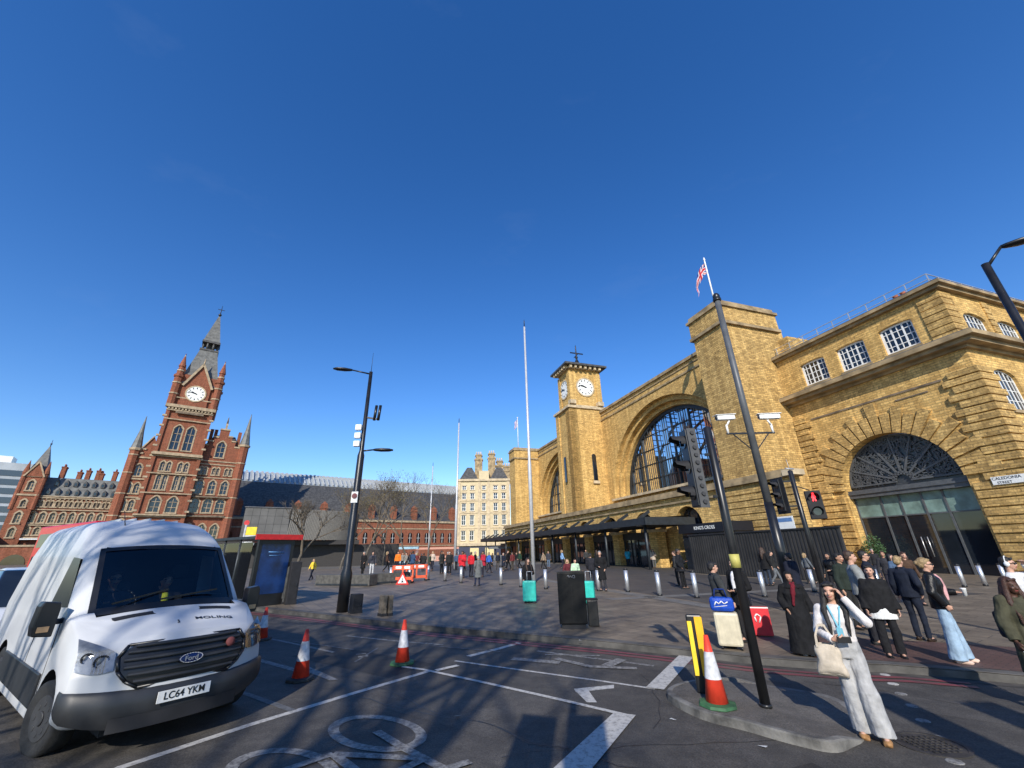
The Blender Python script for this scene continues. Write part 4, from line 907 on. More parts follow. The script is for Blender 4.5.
    for q in (0, .55): m.lathe([(.2, 0), (.16, .9), (.2, .95), (.2, 1.05)], (nf + 1.2, 17.0 + q, 20.5), 10)
    m.build('chimney_pot', mat('terracotta', (.35, .1, .05), .7), root)
    return root
WING = wing()
sg = empty('street_name_sign', tuple(W(39.44, 15.45, 5.62)), KR - R(90), 'white street name plate with black lettering on the corner block brickwork', 'sign')
m = MB(); m.box(-.85, .85, -.03, 0, -.26, .26); m.build('plate', white_paint, sg, bevel=.01)
text('lettering', 'CALEDONIA', .25, black_paint, sg, Matrix.Translation((-.1, -.032, .12)) @ Matrix.Rotation(R(90), 4, 'X')); text('lettering', 'STREET', .22, black_paint, sg, Matrix.Translation((-.25, -.032, -.15)) @ Matrix.Rotation(R(90), 4, 'X'))
# ================================================================== RED GOTHIC HOTEL
hotel_stone = mat('buff_stone_dressing', (.36, .275, .175), .8, var=.25, scale=1.2, bump=.2)
hotel_stone_x = cream
A53 = R(37)                         # local x runs away to the right, local y into the building
SPx, SPy = -99.6, 117.6
SD = 0.0
def gothic_win(root, T, x, w_, z0, zs, y, kind='point', pair=False, rise=None, fm=None):
    return window_obj(T, x - w_ / 2, x + w_ / 2, z0, zs, y, root, kind, rise if rise is not None else w_ * .55, 2, 3, fm=fm or hotel_stone, gm=glass_dark, fw=.16, bw=.13, gd=.18)
def hotel():
    root = empty('gothic_hotel', (SPx, SPy, 0), A53, 'huge red brick gothic hotel with a tall spired clock tower and stepped gables', 'building')
    Z0 = -1
    def facade(name, x0, x1, ztop, rows, y, mt=redbrick, ztopf=None, depth=.5, zb=Z0):
        ops = []
        for (xs, w_, z0, zs, kind) in rows:
            for x in xs: ops.append(dict(x0=x - w_ / 2, x1=x + w_ / 2, z0=z0, z1=zs, kind=kind, rise=w_ * .55, n=6))
        m = MB(); panel(m, x0, x1, zb, ztop, ops, depth, y=y, ztop=ztopf); o = m.build(name, mt, root)
        for (xs, w_, z0, zs, kind) in rows:
            for x in xs:
                wn = gothic_win(root, None, x, w_, z0, zs, y + depth - .22, kind)
                m = MB(); h = w_ / 2; n = 6; P_ = lambda t, q: (x + (h + q) * t, y - .08, zs + (w_ * .55) * (1 - abs(t) ** 1.7) * (1 + q / h * .8) + q * .3)
                for i in range(n):
                    a, b = -1 + 2 * i / n, -1 + 2 * (i + 1) / n; m.face([P_(a, .02), P_(b, .02), P_(b, .35), P_(a, .35)])
                m.box(x - h - .22, x - h, y - .06, y + .05, z0, zs); m.box(x + h, x + h + .22, y - .06, y + .05, z0, zs); m.box(x - h - .3, x + h + .3, y - .25, y + .05, z0 - .3, z0)
                m.build('surround', hotel_stone, wn)
        return o
    # ---- clock tower, x -4.7..5.7
    xa, xb = -4.7, 5.7; y0 = -1.5; c = .5
    facade('tower_wall', xa, xb, 44, [((c - 1.55, c + 1.55), 2.1, 31.4, 37.6, 'point'), ((c - 2.7, c - 1.3, c + 1.3, c + 2.7), 1.05, 25.2, 27.3, 'point'), ((c - 2.7, c - 1.3, c + 1.3, c + 2.7), 1.05, 20.0, 23.6, 'point'), ((c - 1.9, c + 1.9), 2.4, 13.9, 16.9, 'point'), ((c - 1.9, c + 1.9), 2.2, 5, 9, 'point')], y0)
    m = MB(); m.box(xa, xb, y0 + .6, 9, Z0, 30); m.box(xa, xa + .5, y0 + .01, 9, 30, 55); m.box(xb - .5, xb, y0 + .01, 9, 30, 55); m.box(xa, xb, 8.5, 9, 30, 55); m.box(xa + .5, xb - .5, y0 + 1.5, 8.5, 43, 43.5)
    m.box(xa + .5, xb - .5, y0 + .45, y0 + 1, 38.9, 44.2); m.box(xa + .01, xb - .01, y0 + .02, y0 + .6, 44, 55.0)
    for x in (xa, xb): m.box(x - .45, x + .45, y0 - .45, y0 + .5, Z0, 44)
    m.build('tower_shaft', redbrick, root)
    # gable over the clock
    m = MB(); m.grid([[(c - 3.4, y0 - .5, 51.5), (c + 3.4, y0 - .5, 51.5), (c, y0 - .5, 58.6)], [(c - 3.4, y0 + 3, 51.5), (c + 3.4, y0 + 3, 51.5), (c, y0 + 3, 58.6)]], 0, True, False, True, True); m.box(c - 3.4, c + 3.4, y0 - .5, y0 + 3, 44.9, 51.5); m.build('clock_gable', redbrick, root)
    m = MB(); m.bar((c - 3.7, y0 - .7, 51.0), (c, y0 - .7, 58.9), .6, .55, upv=(0, 1, 0)); m.bar((c + 3.7, y0 - .7, 51.0), (c, y0 - .7, 58.9), .6, .55, upv=(0, 1, 0)); m.tube((c, y0 - .6, 58.5), (c, y0 - .6, 61), .3, .08, 6)
    m.box(xa - .9, xb + .9, y0 - 1.1, y0, 43.9, 44.8); m.box(xa - .5, xb + .5, y0 - .7, y0, 42.9, 43.3)
    for i in range(14): m.box(xa - .2 + i * .8, xa + .25 + i * .8, y0 - .9, y0, 43.3, 43.9)
    for z in (29.2, 24.3, 18.9, 30.2, 12.6, 47, 40.2): m.box(xa - .5, xb + .5, y0 - .52, y0 - .02, z, z + .32)
    m.box(xa - .7, xb + .7, y0 - 1.2, y0, 29.6, 30.2); m.box(xa - .5, xb + .5, y0 - 1.1, y0, 13.0, 13.4)
    for x in (xa - .45, xb + .45):
        for z in range(14, 43, 3): m.box(x - .06 - .45, x + .06 + .45, y0 - .52, y0 + .3, z, z + .5)
    m.build('stone_band', hotel_stone, root)
    m = MB(); m.box(c - 3.4, c + 3.4, y0 - 1.0, y0 - .5, 42.2, 42.9); m.build('shadow_band', darkstone, root)  # dark stone strip put in as shade below the clock gable
    clock(root, lambda u, o, z: (c + u, y0 - .5 - o, z), 0, 0, 49.0, 2.35)
    # pinnacles
    for x in (xa, xb):
        for yy in (y0, 8.6):
            m = MB(); m.lathe([(1.05, 0), (1.05, 9.5), (1.35, 9.6), (1.35, 10.3), (.95, 10.4), (.7, 13), (.95, 13.1), (.12, 17), (.1, 17.6)], (x, yy, 44), 8, smooth=False); p_ = m.build('pinnacle', redbrick, root)
            m = MB(); m.lathe([(1.2, 0), (1.2, .4)], (x, yy, 48), 8, smooth=False); m.lathe([(1.2, 0), (1.2, .4)], (x, yy, 51.5), 8, smooth=False); m.lathe([(1.0, 0), (.95, .4)], (x, yy, 55.5), 8, smooth=False); m.lathe([(.8, 0), (.12, 3.9), (.05, 4.4)], (x, yy, 57.2), 8, smooth=False); m.build('pinnacle_cap', hotel_stone, p_)
    # spire
    yc_ = 3.5; m = MB()
    sq = lambda h, z: [(c - h, yc_ - h, z), (c + h, yc_ - h, z), (c + h, yc_ + h, z), (c - h, yc_ + h, z)]
    m.grid([sq(5.1, 52), sq(4.0, 57), sq(2.35, 65.2)], 0, True, False, True, True); m.build('spire', slate_l, root)
    m = MB(); m.grid([sq(2.55, 65.2), sq(2.55, 65.8)], 0, True, False, True, True); m.grid([sq(2.45, 68.2), sq(2.45, 68.9)], 0, True, False, True, True)
    for i in range(8): a = i * math.pi / 4 + .39; m.tube((c + 2.1 * math.cos(a), yc_ + 2.1 * math.sin(a), 65.8), (c + 2.1 * math.cos(a), yc_ + 2.1 * math.sin(a), 68.3), .3, .3, 6)
    m.tube((c, yc_, 65.8), (c, yc_, 68.6), .7, .7, 8); m.build('lantern', slate, root)
    m = MB(); m.grid([sq(2.25, 68.9), sq(.25, 79.5)], 0, True, False, True, True); m.build('spire_tip', slate_l, root)
    m = MB(); m.tube((c, yc_, 79), (c, yc_, 84.0), .22, .05, 6); m.ball((c, yc_, 80.2), .5); m.bar((c - 1, yc_, 82.3), (c + 1, yc_, 82.3), .12, .18); m.build('finial', dark_metal, root)
    # ---- right wing with stepped gable x 5.7..16
    steps = [(5.7, 6.9, 34), (6.9, 8.0, 35.3), (8.0, 9.1, 36.7), (9.1, 11.6, 39.3), (11.6, 12.7, 37.2), (12.7, 13.8, 35.8), (13.8, 15.6, 34)]
    def st(x):
        for a, b, z in steps:
            if a - 1e-9 <= x < b: return z
        return 34
    brk = [s_[0] for s_ in steps]
    facade('gable_wall', 5.7, 15.6, 34, [((10.35,), 2.2, 30.6, 34.4, 'point'), ((6.9, 7.9, 10.0, 11.0, 13.2, 14.2), .85, 25.3, 26.9, 'point'), ((7.4, 10.5, 13.6), 1.8, 19.6, 22.6, 'point'), ((7.4, 10.5, 13.6), 2.2, 14.3, 17.2, 'point'), ((7.4, 10.5, 13.6), 2.0, 6.5, 10, 'point')], 0, ztopf=(st, brk))
    m = MB()
    for a, b, z in steps: m.box(a - .1, b + .1, -.2, 1.1, z, z + .45)
    for z in (29.2, 24.2, 28.2): m.box(5.75, 15.6, -.2, -.01, z, z + .3)
    m.box(10.15, 10.7, -.1, .4, 39.7, 41.5)
    for i in range(3): pass
    m.build('stone_band', hotel_stone, root)
    m = MB(); m.box(5.9, 15.4, -.9, -.02, 18.5, 18.9); m.box(5.9, 15.4, -1.0, -.02, 13.0, 13.5); m.build('balcony', darkstone, root)
    m = MB(); m.tube((10.4, .2, 41.3), (10.4, .2, 43.6), .3, .1, 6); m.build('finial', darkstone, root)
    m = MB(); m.box(5.7, 15.6, .51, 14, Z0, 33.5); m.build('wing_block', redbrick, root)
    m = MB(); m.grid([[(5.7, .6, 33.5), (15.6, .6, 33.5), (15.6, 14, 33.5), (5.7, 14, 33.5)], [(8, 5, 38.6), (13.5, 5, 38.6), (13.5, 10, 38.6), (8, 10, 38.6)]], 0, True, False, True, True); m.build('roof', slate, root)
    m = MB()
    for x in (7.0, 8.1, 14.5): m.box(x - .45, x + .45, 1.5, 3.5, 34, 39.6)
    m.build('chimney', redbrick, root)
    # corner turret right and left (octagonal with cones)
    def turret(x, y, rr, ztop, zb=Z0, h=10.5):
        m = MB(); m.lathe([(rr * 1.05, zb), (rr * 1.0, 18), (rr, ztop)], (x, y, 0), 8, smooth=False); t = m.build('turret', redbrick, root)
        m = MB(); m.lathe([(rr * 1.2, 0), (rr * 1.25, .6), (rr * 1.1, .7)], (x, y, ztop), 8, smooth=False)
        for z in (12.8, 18.6, 24.2, 29.2): m.lathe([(rr * 1.08, 0), (rr * 1.08, .3)], (x, y, z), 8, smooth=False)
        m.build('stone_band', hotel_stone, t)
        m = MB(); m.lathe([(rr * 1.05, 0), (rr * .45, h * .5), (.06, h)], (x, y, ztop + .7), 8, smooth=False); m.build('cone_roof', slate_l, t)
    turret(16.3, .3, 1.35, 34.6); turret(-9.2, .6, 1.2, 30.6, h=9.5)
    # ---- left bay between the tower and the west wing, x -10..-4.7
    facade('bay_wall', -9.6, -5.15, 30, [((-7.3,), 1.6, 23.6, 26, 'point'), ((-8.1, -6.4), 1.2, 18.9, 21, 'point'), ((-8.1, -6.4), 1.2, 14.2, 16.5, 'point'), ((-7.3,), 1.8, 8, 11, 'point')], .4, ztopf=(lambda x: 29 + max(0, 1 - abs(x + 6.0) / 3) * 6, [-9, -7.5, -6.0]))
    m = MB(); m.box(-9.5, -5.2, .95, 12, Z0, 28.8)
    m.build('wing_block', redbrick, root)
    m = MB(); m.grid([[(-9.6, 1, 28.8), (-4.9, 1, 28.8), (-4.9, 12, 28.8), (-9.6, 12, 28.8)], [(-7.6, 4, 33), (-6.9, 4, 33), (-6.9, 9, 33), (-7.6, 9, 33)]], 0, True, False, True, True); m.build('roof', slate, root)
    m = MB()
    for z in (28.6, 22.6, 17.6, 12.6): m.box(-9.7, -5.15, .1, .38, z, z + .4)
    m.bar((-9.3, .3, 29), (-6, .3, 35.2), .3, .4, upv=(0, 1, 0)); m.build('stone_band', hotel_stone, root)
    m = MB()
    for i in range(6): m.box(-9.4 + i * .35, -8.9 + i * .4, .1, 1.2, 25 + i * 1.2, 25.4 + i * 1.2)
    m.build('stone_step', hotel_stone, root)
    # ---- west wing  x -26..-9.6  (lower)
    n_ = 9; xs = [-24.2 + i * 1.75 for i in range(n_)]
    facade('west_wall', -27.3, -9.6, 17.3, [(xs, .55, 14.9, 15.9, 'point'), ([x + .72 for x in xs[:-1]], .55, 14.9, 15.9, 'point'), (xs, 1.05, 11.0, 12.9, 'point'), (xs, 1.0, 8.2, 9.4, 'point'), (xs[::2], 1.8, 1, 4.2, 'point')], 2)
    m = MB(); m.box(-27.2, -9.65, 2.55, 13, Z0, 17.2); m.build('wing_block', redbrick, root)
    m = MB()
    for z in (17.3, 16.9, 14.0, 10.3, 7.4): m.box(-27.3, -9.6, 1.6, 2.05, z, z + .25)
    for i in range(22): m.box(-27 + i * .8, -26.7 + i * .8, 1.75, 2.03, 16.6, 16.9)
    m.build('stone_band', hotel_stone, root)
    m = MB(); m.box(-24.5, -19.5, .6, 2.5, 7.0, 7.3); m.box(-18, -14.5, .5, 2.4, 6.6, 6.9); m.build('awning', white_paint, root)
    m = MB(); m.grid([[(-27.3, 2.2, 17.5), (-9.7, 2.2, 17.5), (-9.7, 13, 17.5), (-27.3, 13, 17.5)], [(-26, 4.4, 22.4), (-9.7, 4.4, 22.4), (-9.7, 11, 22.4), (-26, 11, 22.4)]], 0, True, False, True, True); m.build('roof', slate_l, root)
    for row, z, yy in ((0, 17.9, 2.1), (1, 20.2, 3.1)):
        for i in range(8):
            x = -23.2 + i * 1.75 + row * .8; m = MB(); m.grid([[(x - .4, yy, z), (x + .4, yy, z), (x + .4, yy, z + .9), (x, yy, z + 1.6), (x - .4, yy, z + .9)], [(x - .4, yy + 2, z), (x + .4, yy + 2, z), (x + .4, yy + 2, z + .9), (x, yy + 2, z + 1.6), (x - .4, yy + 2, z + .9)]], 0, True, False, True, True)
            d_ = m.build('dormer', slate, root); m = MB(); m.box(x - .22, x + .22, yy - .05, yy - .01, z + .2, z + .9); m.build('pane', glass_dark, d_)
    for x, h in ((-22.5, 4.2), (-19.2, 2.6), (-17.6, 3.4), (-15.6, 3.6), (-14.9, 2.6), (-12.2, 3.6)):
        m = MB(); m.box(x - .45, x + .45, 4.6, 6.4, 20.5, 22.2 + h * .7); m.box(x - .55, x + .55, 4.5, 6.5, 22.2 + h * .7, 22.5 + h * .7); ch = m.build('chimney', redbrick, root)
        m = MB(); [m.lathe([(.16, 0), (.13, .7)], (x, 4.9 + j * .55, 22.5 + h * .7), 6) for j in range(3)]; m.build('chimney_pot', mat('terracotta2', (.25, .09, .05), .8), ch)
    # west entrance tower with spire x -27.5..-24
    facade('west_tower_wall', -28.2, -24.6, 22.2, [((-26.4,), 1.1, 18.6, 20.4, 'point'), ((-26.4,), .9, 14.6, 15.8, 'point'), ((-26.4,), 1.1, 10.8, 12.8, 'point'), ((-26.4,), 1.0, 7.6, 9.2, 'point')], 1.2)
    m = MB(); m.box(-28.15, -24.65, 1.75, 6.5, Z0, 22.1); m.build('west_tower_shaft', redbrick, root)
    m = MB(); m.grid([[(-28.0, .9, 22.0), (-24.8, .9, 22.0), (-26.4, .9, 25.4)], [(-28.0, 3, 22.0), (-24.8, 3, 22.0), (-26.4, 3, 25.4)]], 0, True, False, True, True); m.build('west_gable', redbrick, root)
    m = MB(); m.box(-28.4, -24.4, .95, 1.2, 17.3, 17.7); m.box(-28.4, -24.4, .95, 1.2, 21.9, 22.2); m.bar((-28.2, .85, 21.9), (-26.4, .85, 25.7), .3, .3, upv=(0, 1, 0)); m.bar((-24.6, .85, 21.9), (-26.4, .85, 25.7), .3, .3, upv=(0, 1, 0)); m.build('stone_band', hotel_stone, root)
    m = MB(); m.pyramid(-28.2, -24.6, 1.3, 6.2, 22.2, 30.6); m.build('west_spire', slate_l, root)
    m = MB(); m.tube((-26.4, 3.7, 30), (-26.4, 3.7, 32), .12, .04, 6); m.ball((-26.4, 3.7, 30.9), .22); m.build('finial', dark_metal, root)
    for x in (-28.2, -24.6):
        m = MB(); m.lathe([(.5, 14), (.5, 22.6), (.62, 22.7), (.6, 23), (.04, 26)], (x, 1.4, 0), 8, smooth=False); m.build('pinnacle', redbrick, root)
    # low podium and ramp wall at the far left
    m = MB(); m.box(-60, -28.3, -6, 3, Z0, 7.6); m.box(-60, -8, -9, -3, Z0, 5.2); m.build('podium', redbrick, root)
    m = MB(); m.box(-60, -8, -9.2, -2.8, 5.2, 5.6); m.box(-60, -28.3, -6.2, 3.2, 7.6, 8.0)
    m.build('podium_coping', hotel_stone, root)
    for x in (-22, -14):
        m = MB(); m.lathe([(1.9, 0)], (x, -9.3, 0), 3) if False else None
        pts = [(x + 1.9 * math.cos(t), -9.12, 1.6 + 2.0 * math.sin(t)) for t in [math.pi * i / 12 for i in range(13)]] + [(x - 1.9, -9.12, -.9), (x + 1.9, -9.12, -.9)]
        m.face(pts); m.build('podium_arch', glass_dark, root)
    return root
HOTEL = hotel()

def hot(x, y, z=0): p = Matrix.Rotation(A53, 3, 'Z') @ Vector((x, y, z)); return Vector((p.x + SPx, p.y + SPy, p.z))
# ------------------------------------------------------------------ great train shed beyond the hotel
def shed():
    root = empty('train_shed', tuple(hot(60, 30)), A53, 'long dark slate train shed with a ribbed glass crown behind a low red brick wall', 'station')
    X0, X1 = -44, 62
    fx = lambda x: 1.0
    m = MB(); prof = [(-3.5, 13.5), (-2.0, 17.5), (0.5, 22), (4, 26.2), (8, 29.6)]
    m.grid([[(x, y, z) for x in (X0, X1)] for y, z in prof]); m.build('slate_slope', slate, root)
    m = MB(); prof2 = [(8, 29.6), (13, 33.0), (20, 35.2), (28, 36)]
    m.grid([[(x, y, z) for x in (X0, X1)] for y, z in prof2]); m.build('roof_glazing', mat('roof_glass', (.30, .33, .35), .25, var=.15, scale=.4), root)
    m = MB(); x = X0
    while x < X1:
        for (a, b) in zip(prof2, prof2[1:]): m.bar((x, a[0], a[1] + .35), (x, b[0], b[1] + .35), .5, .8)
        x += 1.9
    m.build('roof_rib', mat('pale_rib', (.42, .43, .42), .5), root)
    m = MB(); m.box(X0, X1, 28, 60, -1, 35.5); m.build('shed_body', slate, root)
    ops = [dict(x0=x - .95, x1=x + .95, z0=6.0, z1=9.3, kind='round', n=6) for x in [X0 + 3 + 3.9 * i for i in range(26)]]
    m = MB(); panel(m, X0, X1, -1, 14.4, ops, .6, y=-6); m.box(X0, X1, -5.3, -3, -1, 14); m.build('side_wall', redbrick, root)
    m = MB(); m.box(X0, X1, -6.5, -3, 14.4, 15.2); m.box(X0, X1, -6.2, -6.02, 11.6, 12.0); m.box(X0, X1, -6.2, -6.02, 4.8, 5.1); m.build('stone_band', hotel_stone, root)
    for o in ops[4:]:
        m = MB(); x = (o['x0'] + o['x1']) / 2; m.box(x - .95, x + .95, -5.7, -5.5, 6.0, 9.3); m.tube((x, -5.7, 9.3), (x, -5.5, 9.3), .95, .95, 12); wv = m.build('window', glass_dark, root)
        m = MB(); m.box(x - .05, x + .05, -5.8, -5.7, 6, 10.2); m.box(x - .95, x + .95, -5.8, -5.7, 8, 8.1); m.build('frame', white_paint, wv)
    x = X0 + 4
    while x < X1:
        m = MB(); m.box(x - 1.1, x + 1.1, -5.2, -3.0, 14.6, 20.6); m.box(x - 1.3, x + 1.3, -5.4, -2.8, 19.2, 19.7); m.pyramid(x - 1.2, x + 1.2, -5.3, -2.9, 20.6, 22.0); m.build('turret', redbrick, root); x += 9.6
    m = MB(); m.grid([[(x, y, z) for x in (X0, X1)] for y, z in ((-6, 15.2), (-2.2, 17.6))]); m.build('lower_roof', slate, root)
    return root
SHED = shed()

# ------------------------------------------------------------------ cream hotel at the centre
def cream_hotel():
    cx, top = 483.8, 24.0
    r = ray(484, 478); t = (top - EYE) / r.z; px_, py_ = r.x * t, r.y * t
    root = empty('cream_hotel', (px_, py_, 0), R(3), 'tall cream and yellow brick hotel block with dark mansard roof and big chimneys', 'building')
    hw = 8.3
    yb = mat('buff_brick', (.50, .41, .25), .8, col2=(.58, .48, .30), scale=.8, bump=.3)
    ops = []; ws = []
    xs = [(-6.3, 1.3), (-3.7, 1.3), (0, 1.2), (3.7, 1.3), (6.3, 1.3)]
    for z0, z1 in ((5.2, 8.0), (9.6, 12.6), (13.8, 16.2), (17.4, 19.3), (20.3, 21.6)):
        for x, w_ in xs: ops.append(dict(x0=x - w_ / 2, x1=x + w_ / 2, z0=z0, z1=z1)); ws.append((x - w_ / 2, x + w_ / 2, z0, z1))
    m = MB(); panel(m, -hw, hw, -1, 23, ops, .3); m.box(-hw, hw, .31, 14, -1, 22.9); m.build('wall', yb, root)
    for a in ws: window_obj(None, *a, .12, root, nx=2, nz=2, fw=.12, bw=.1)
    m = MB(); m.box(-hw - .4, hw + .4, -.5, 14, 23, 23.7)
    for x in (-hw, -1.9, 1.1, hw - .8): m.box(x, x + .8, -.18, -.01, -1, 23)
    for z in (8.6, 13.1, 16.8): m.box(-hw, hw, -.16, -.01, z, z + .3)
    m.box(-hw - .2, hw + .2, -1.4, -.01, 3.6, 4.4)
    for a in ws: m.box(a[0] - .2, a[1] + .2, -.15, -.005, a[3], a[3] + .35); m.box(a[0] - .2, a[1] + .2, -.2, -.005, a[2] - .2, a[2])
    m.build('stone_trim', cream, root)
    m = MB()
    for (a, b) in ((-hw + .4, -1.9), (1.9, hw - .4)): m.grid([[(a, .2, 23.7), (b, .2, 23.7), (b, 13, 23.7), (a, 13, 23.7)], [(a + 2.2, 3, 28), (b - 2.2, 3, 28), (b - 2.2, 10, 28), (a + 2.2, 10, 28)]], 0, True, False, True, True)
    m.build('roof', slate, root)
    m = MB(); m.box(-1.6, 1.6, -.1, 4, 23.7, 26.3); m.build('parapet_block', yb, root)
    for x, h in ((-1.9, 32.0), (2.5, 32.4), (5.2, 29.8), (7.6, 28.0)):
        m = MB(); m.box(x - 1.25, x + 1.25, 3, 5.5, 23.8, h - 1.5); m.box(x - 1.45, x + 1.45, 2.8, 5.7, h - 1.5, h - 1.0); m.box(x - 1.0, x + 1.0, 3.1, 5.4, h - 1.0, h); m.box(x - 1.25, x + 1.25, 2.9, 5.6, h, h + .4); ch = m.build('chimney', mat('tan_chimney_brick', (.30, .22, .12), .85, var=.35, scale=1.5, bump=.3), root)
        m = MB(); [m.lathe([(.25, 0), (.2, 1.1)], (x - .7 + j * .7, 4, h + .4), 6) for j in range(3)]; m.build('chimney_pot', cream, ch)
    m = MB(); m.box(-hw - .5, hw + 4, -2.5, -.6, -1, 3.3); m.build('shop_base', mat('navy_front', (.015, .02, .05), .5), root)
    for x in (-4, .5): m = MB(); m.box(x, x + 2.6, -2.62, -2.52, .2, 3.0); m.build('lit_poster', mat('poster_cream', (.6, .5, .25), .5), root)
cream_hotel()

# grey clad ticket hall with slatted corner
def ticket_hall():
    a = G(247, 585); d_ = Vector((-20.5, 39.5)); 
    root = empty('ticket_hall', (-33.5, 57, 0), R(30), 'low grey concrete block with a curved slatted screen at its corner beside the gothic hotel', 'building')
    conc = mat('grey_concrete', (.115, .112, .105), .8, var=.2, scale=.5, bump=.2)
    m = MB(); m.box(-2.6, 2.8, 0, 8, 4.0, 8.1); m.build('concrete_wall', conc, root)
    m = MB(); rows = []
    for i in range(17):
        t = i / 16; x = 2.8 + 10 * math.sin(t * 1.3); y = -.0 + 6.5 * (1 - math.cos(t * 1.3)); rows.append([(x, y + .1, 4.0), (x, y + .1, 8.0)])
    m.grid(rows); m.build('screen_backing', mat('screen_back', (.05, .05, .05), .7), root)
    m = MB()
    for i in range(60):
        t = i / 60; x = 2.8 + 10 * math.sin(t * 1.3); y = 6.5 * (1 - math.cos(t * 1.3)); m.bar((x, y, 4.0), (x + .35, y, 8.0), .07, .16)
    m.build('slat', mat('pale_slat', (.17, .16, .14), .6), root)
    m = MB(); m.box(-6, 12.6, 1.6, 9, 3.4, 4.0); m.box(-5.5, 19, 3, 8.5, -1, 3.4); m.build('dark_base', mat('base_dark', (.035, .032, .03), .7), root)
    m = MB(); m.box(-2.5, 12, 6.7, 9, 7.9, 8.0); m.build('roof', lead, root)
    m = MB(); [m.box(-2.6 + i * .9 - .012, -2.6 + i * .9 + .012, -.012, .0, 4.0, 8.1) for i in range(7)]; [m.box(-2.6, 2.8, -.010, .0, z_ - .012, z_ + .012) for z_ in (5.0, 6.0, 7.05)]; m.build('panel_joint', black_matt, root)
    m = MB(); m.box(-2.7, 2.9, -.12, .2, 8.1, 8.22); m.build('coping', lead, root)
ticket_hall()
# modern tower far left
def far_tower():
    r_ = ray(-18, 505); D_ = 300; p = Vector((r_.x, r_.y, 0)).normalized() * D_
    root = empty('office_tower', (p.x, p.y, 0), R(40), 'pale glass and concrete office block beyond the gothic hotel at the left edge', 'building')
    m = MB(); m.box(-22, 10, 0, 20, -1, 45); m.build('frame', mat('pale_cladding', (.35, .38, .40), .5, scale=.2), root)
    m = MB()
    for z in range(3, 43, 4): m.box(-21.9, 8.8, -.2, .01, z, z + 2.6)
    m.build('glazing', mat('blue_glazing', (.06, .08, .10), .1), root)
    m = MB(); m.box(-10, 2, 4, 12, 45, 48.5); m.build('plant_room', white_paint, root)
far_tower()
# ================================================================== GROUND
def gsheet(name, poly, z, m, subdiv=0):
    mb = MB(); mb.face([(x, y, z + gz(x)) for x, y in poly]); return tag(mb.build(name, m), kind='structure')
def asphalt_mat(name, base, red=0.0):
    m, t, b = newmat(name); N = t.nodes; L = t.links
    tc = N.new('ShaderNodeTexCoord')
    def nz(sc_, det, rough=.6):
        n = N.new('ShaderNodeTexNoise'); n.inputs['Scale'].default_value = sc_; n.inputs['Detail'].default_value = det; n.inputs['Roughness'].default_value = rough; L.new(tc.outputs['Object'], n.inputs['Vector']); return n
    a = nz(.35, 8, .7); c = nz(60, 3); d_ = nz(3.0, 8, .8)
    r1 = N.new('ShaderNodeValToRGB'); r1.color_ramp.elements[0].color = (base * .72, base * .66, base * .59, 1); r1.color_ramp.elements[1].color = (base * 1.46, base * 1.32, base * 1.14, 1); r1.color_ramp.elements[0].position = .35; r1.color_ramp.elements[1].position = .68
    L.new(a.outputs['Fac'], r1.inputs['Fac'])
    r2 = N.new('ShaderNodeValToRGB'); r2.color_ramp.elements[0].color = (.55, .55, .55, 1); r2.color_ramp.elements[1].color = (1.5, 1.48, 1.45, 1); r2.color_ramp.elements[0].position = .3; r2.color_ramp.elements[1].position = .72
    L.new(c.outputs['Fac'], r2.inputs['Fac'])
    mu = N.new('ShaderNodeMixRGB'); mu.blend_type = 'MULTIPLY'; mu.inputs['Fac'].default_value = 1; L.new(r1.outputs[0], mu.inputs[1]); L.new(r2.outputs[0], mu.inputs[2])
    r3 = N.new('ShaderNodeValToRGB'); r3.color_ramp.elements[0].color = (.7, .7, .7, 1); r3.color_ramp.elements[1].color = (1.2, 1.2, 1.2, 1); r3.color_ramp.elements[0].position = .4; r3.color_ramp.elements[1].position = .62
    L.new(d_.outputs['Fac'], r3.inputs['Fac'])
    m3 = N.new('ShaderNodeMixRGB'); m3.blend_type = 'MULTIPLY'; m3.inputs['Fac'].default_value = .8; L.new(mu.outputs[0], m3.inputs[1]); L.new(r3.outputs[0], m3.inputs[2])
    L.new(m3.outputs[0], b.inputs['Base Color']); b.inputs['Roughness'].default_value = .75; b.inputs['Specular IOR Level'].default_value = .35
    bp = N.new('ShaderNodeBump'); bp.inputs['Strength'].default_value = .5; bp.inputs['Distance'].default_value = .012; L.new(c.outputs['Fac'], bp.inputs['Height']); L.new(bp.outputs['Normal'], b.inputs['Normal'])
    return m
asph = asphalt_mat('asphalt', .066)
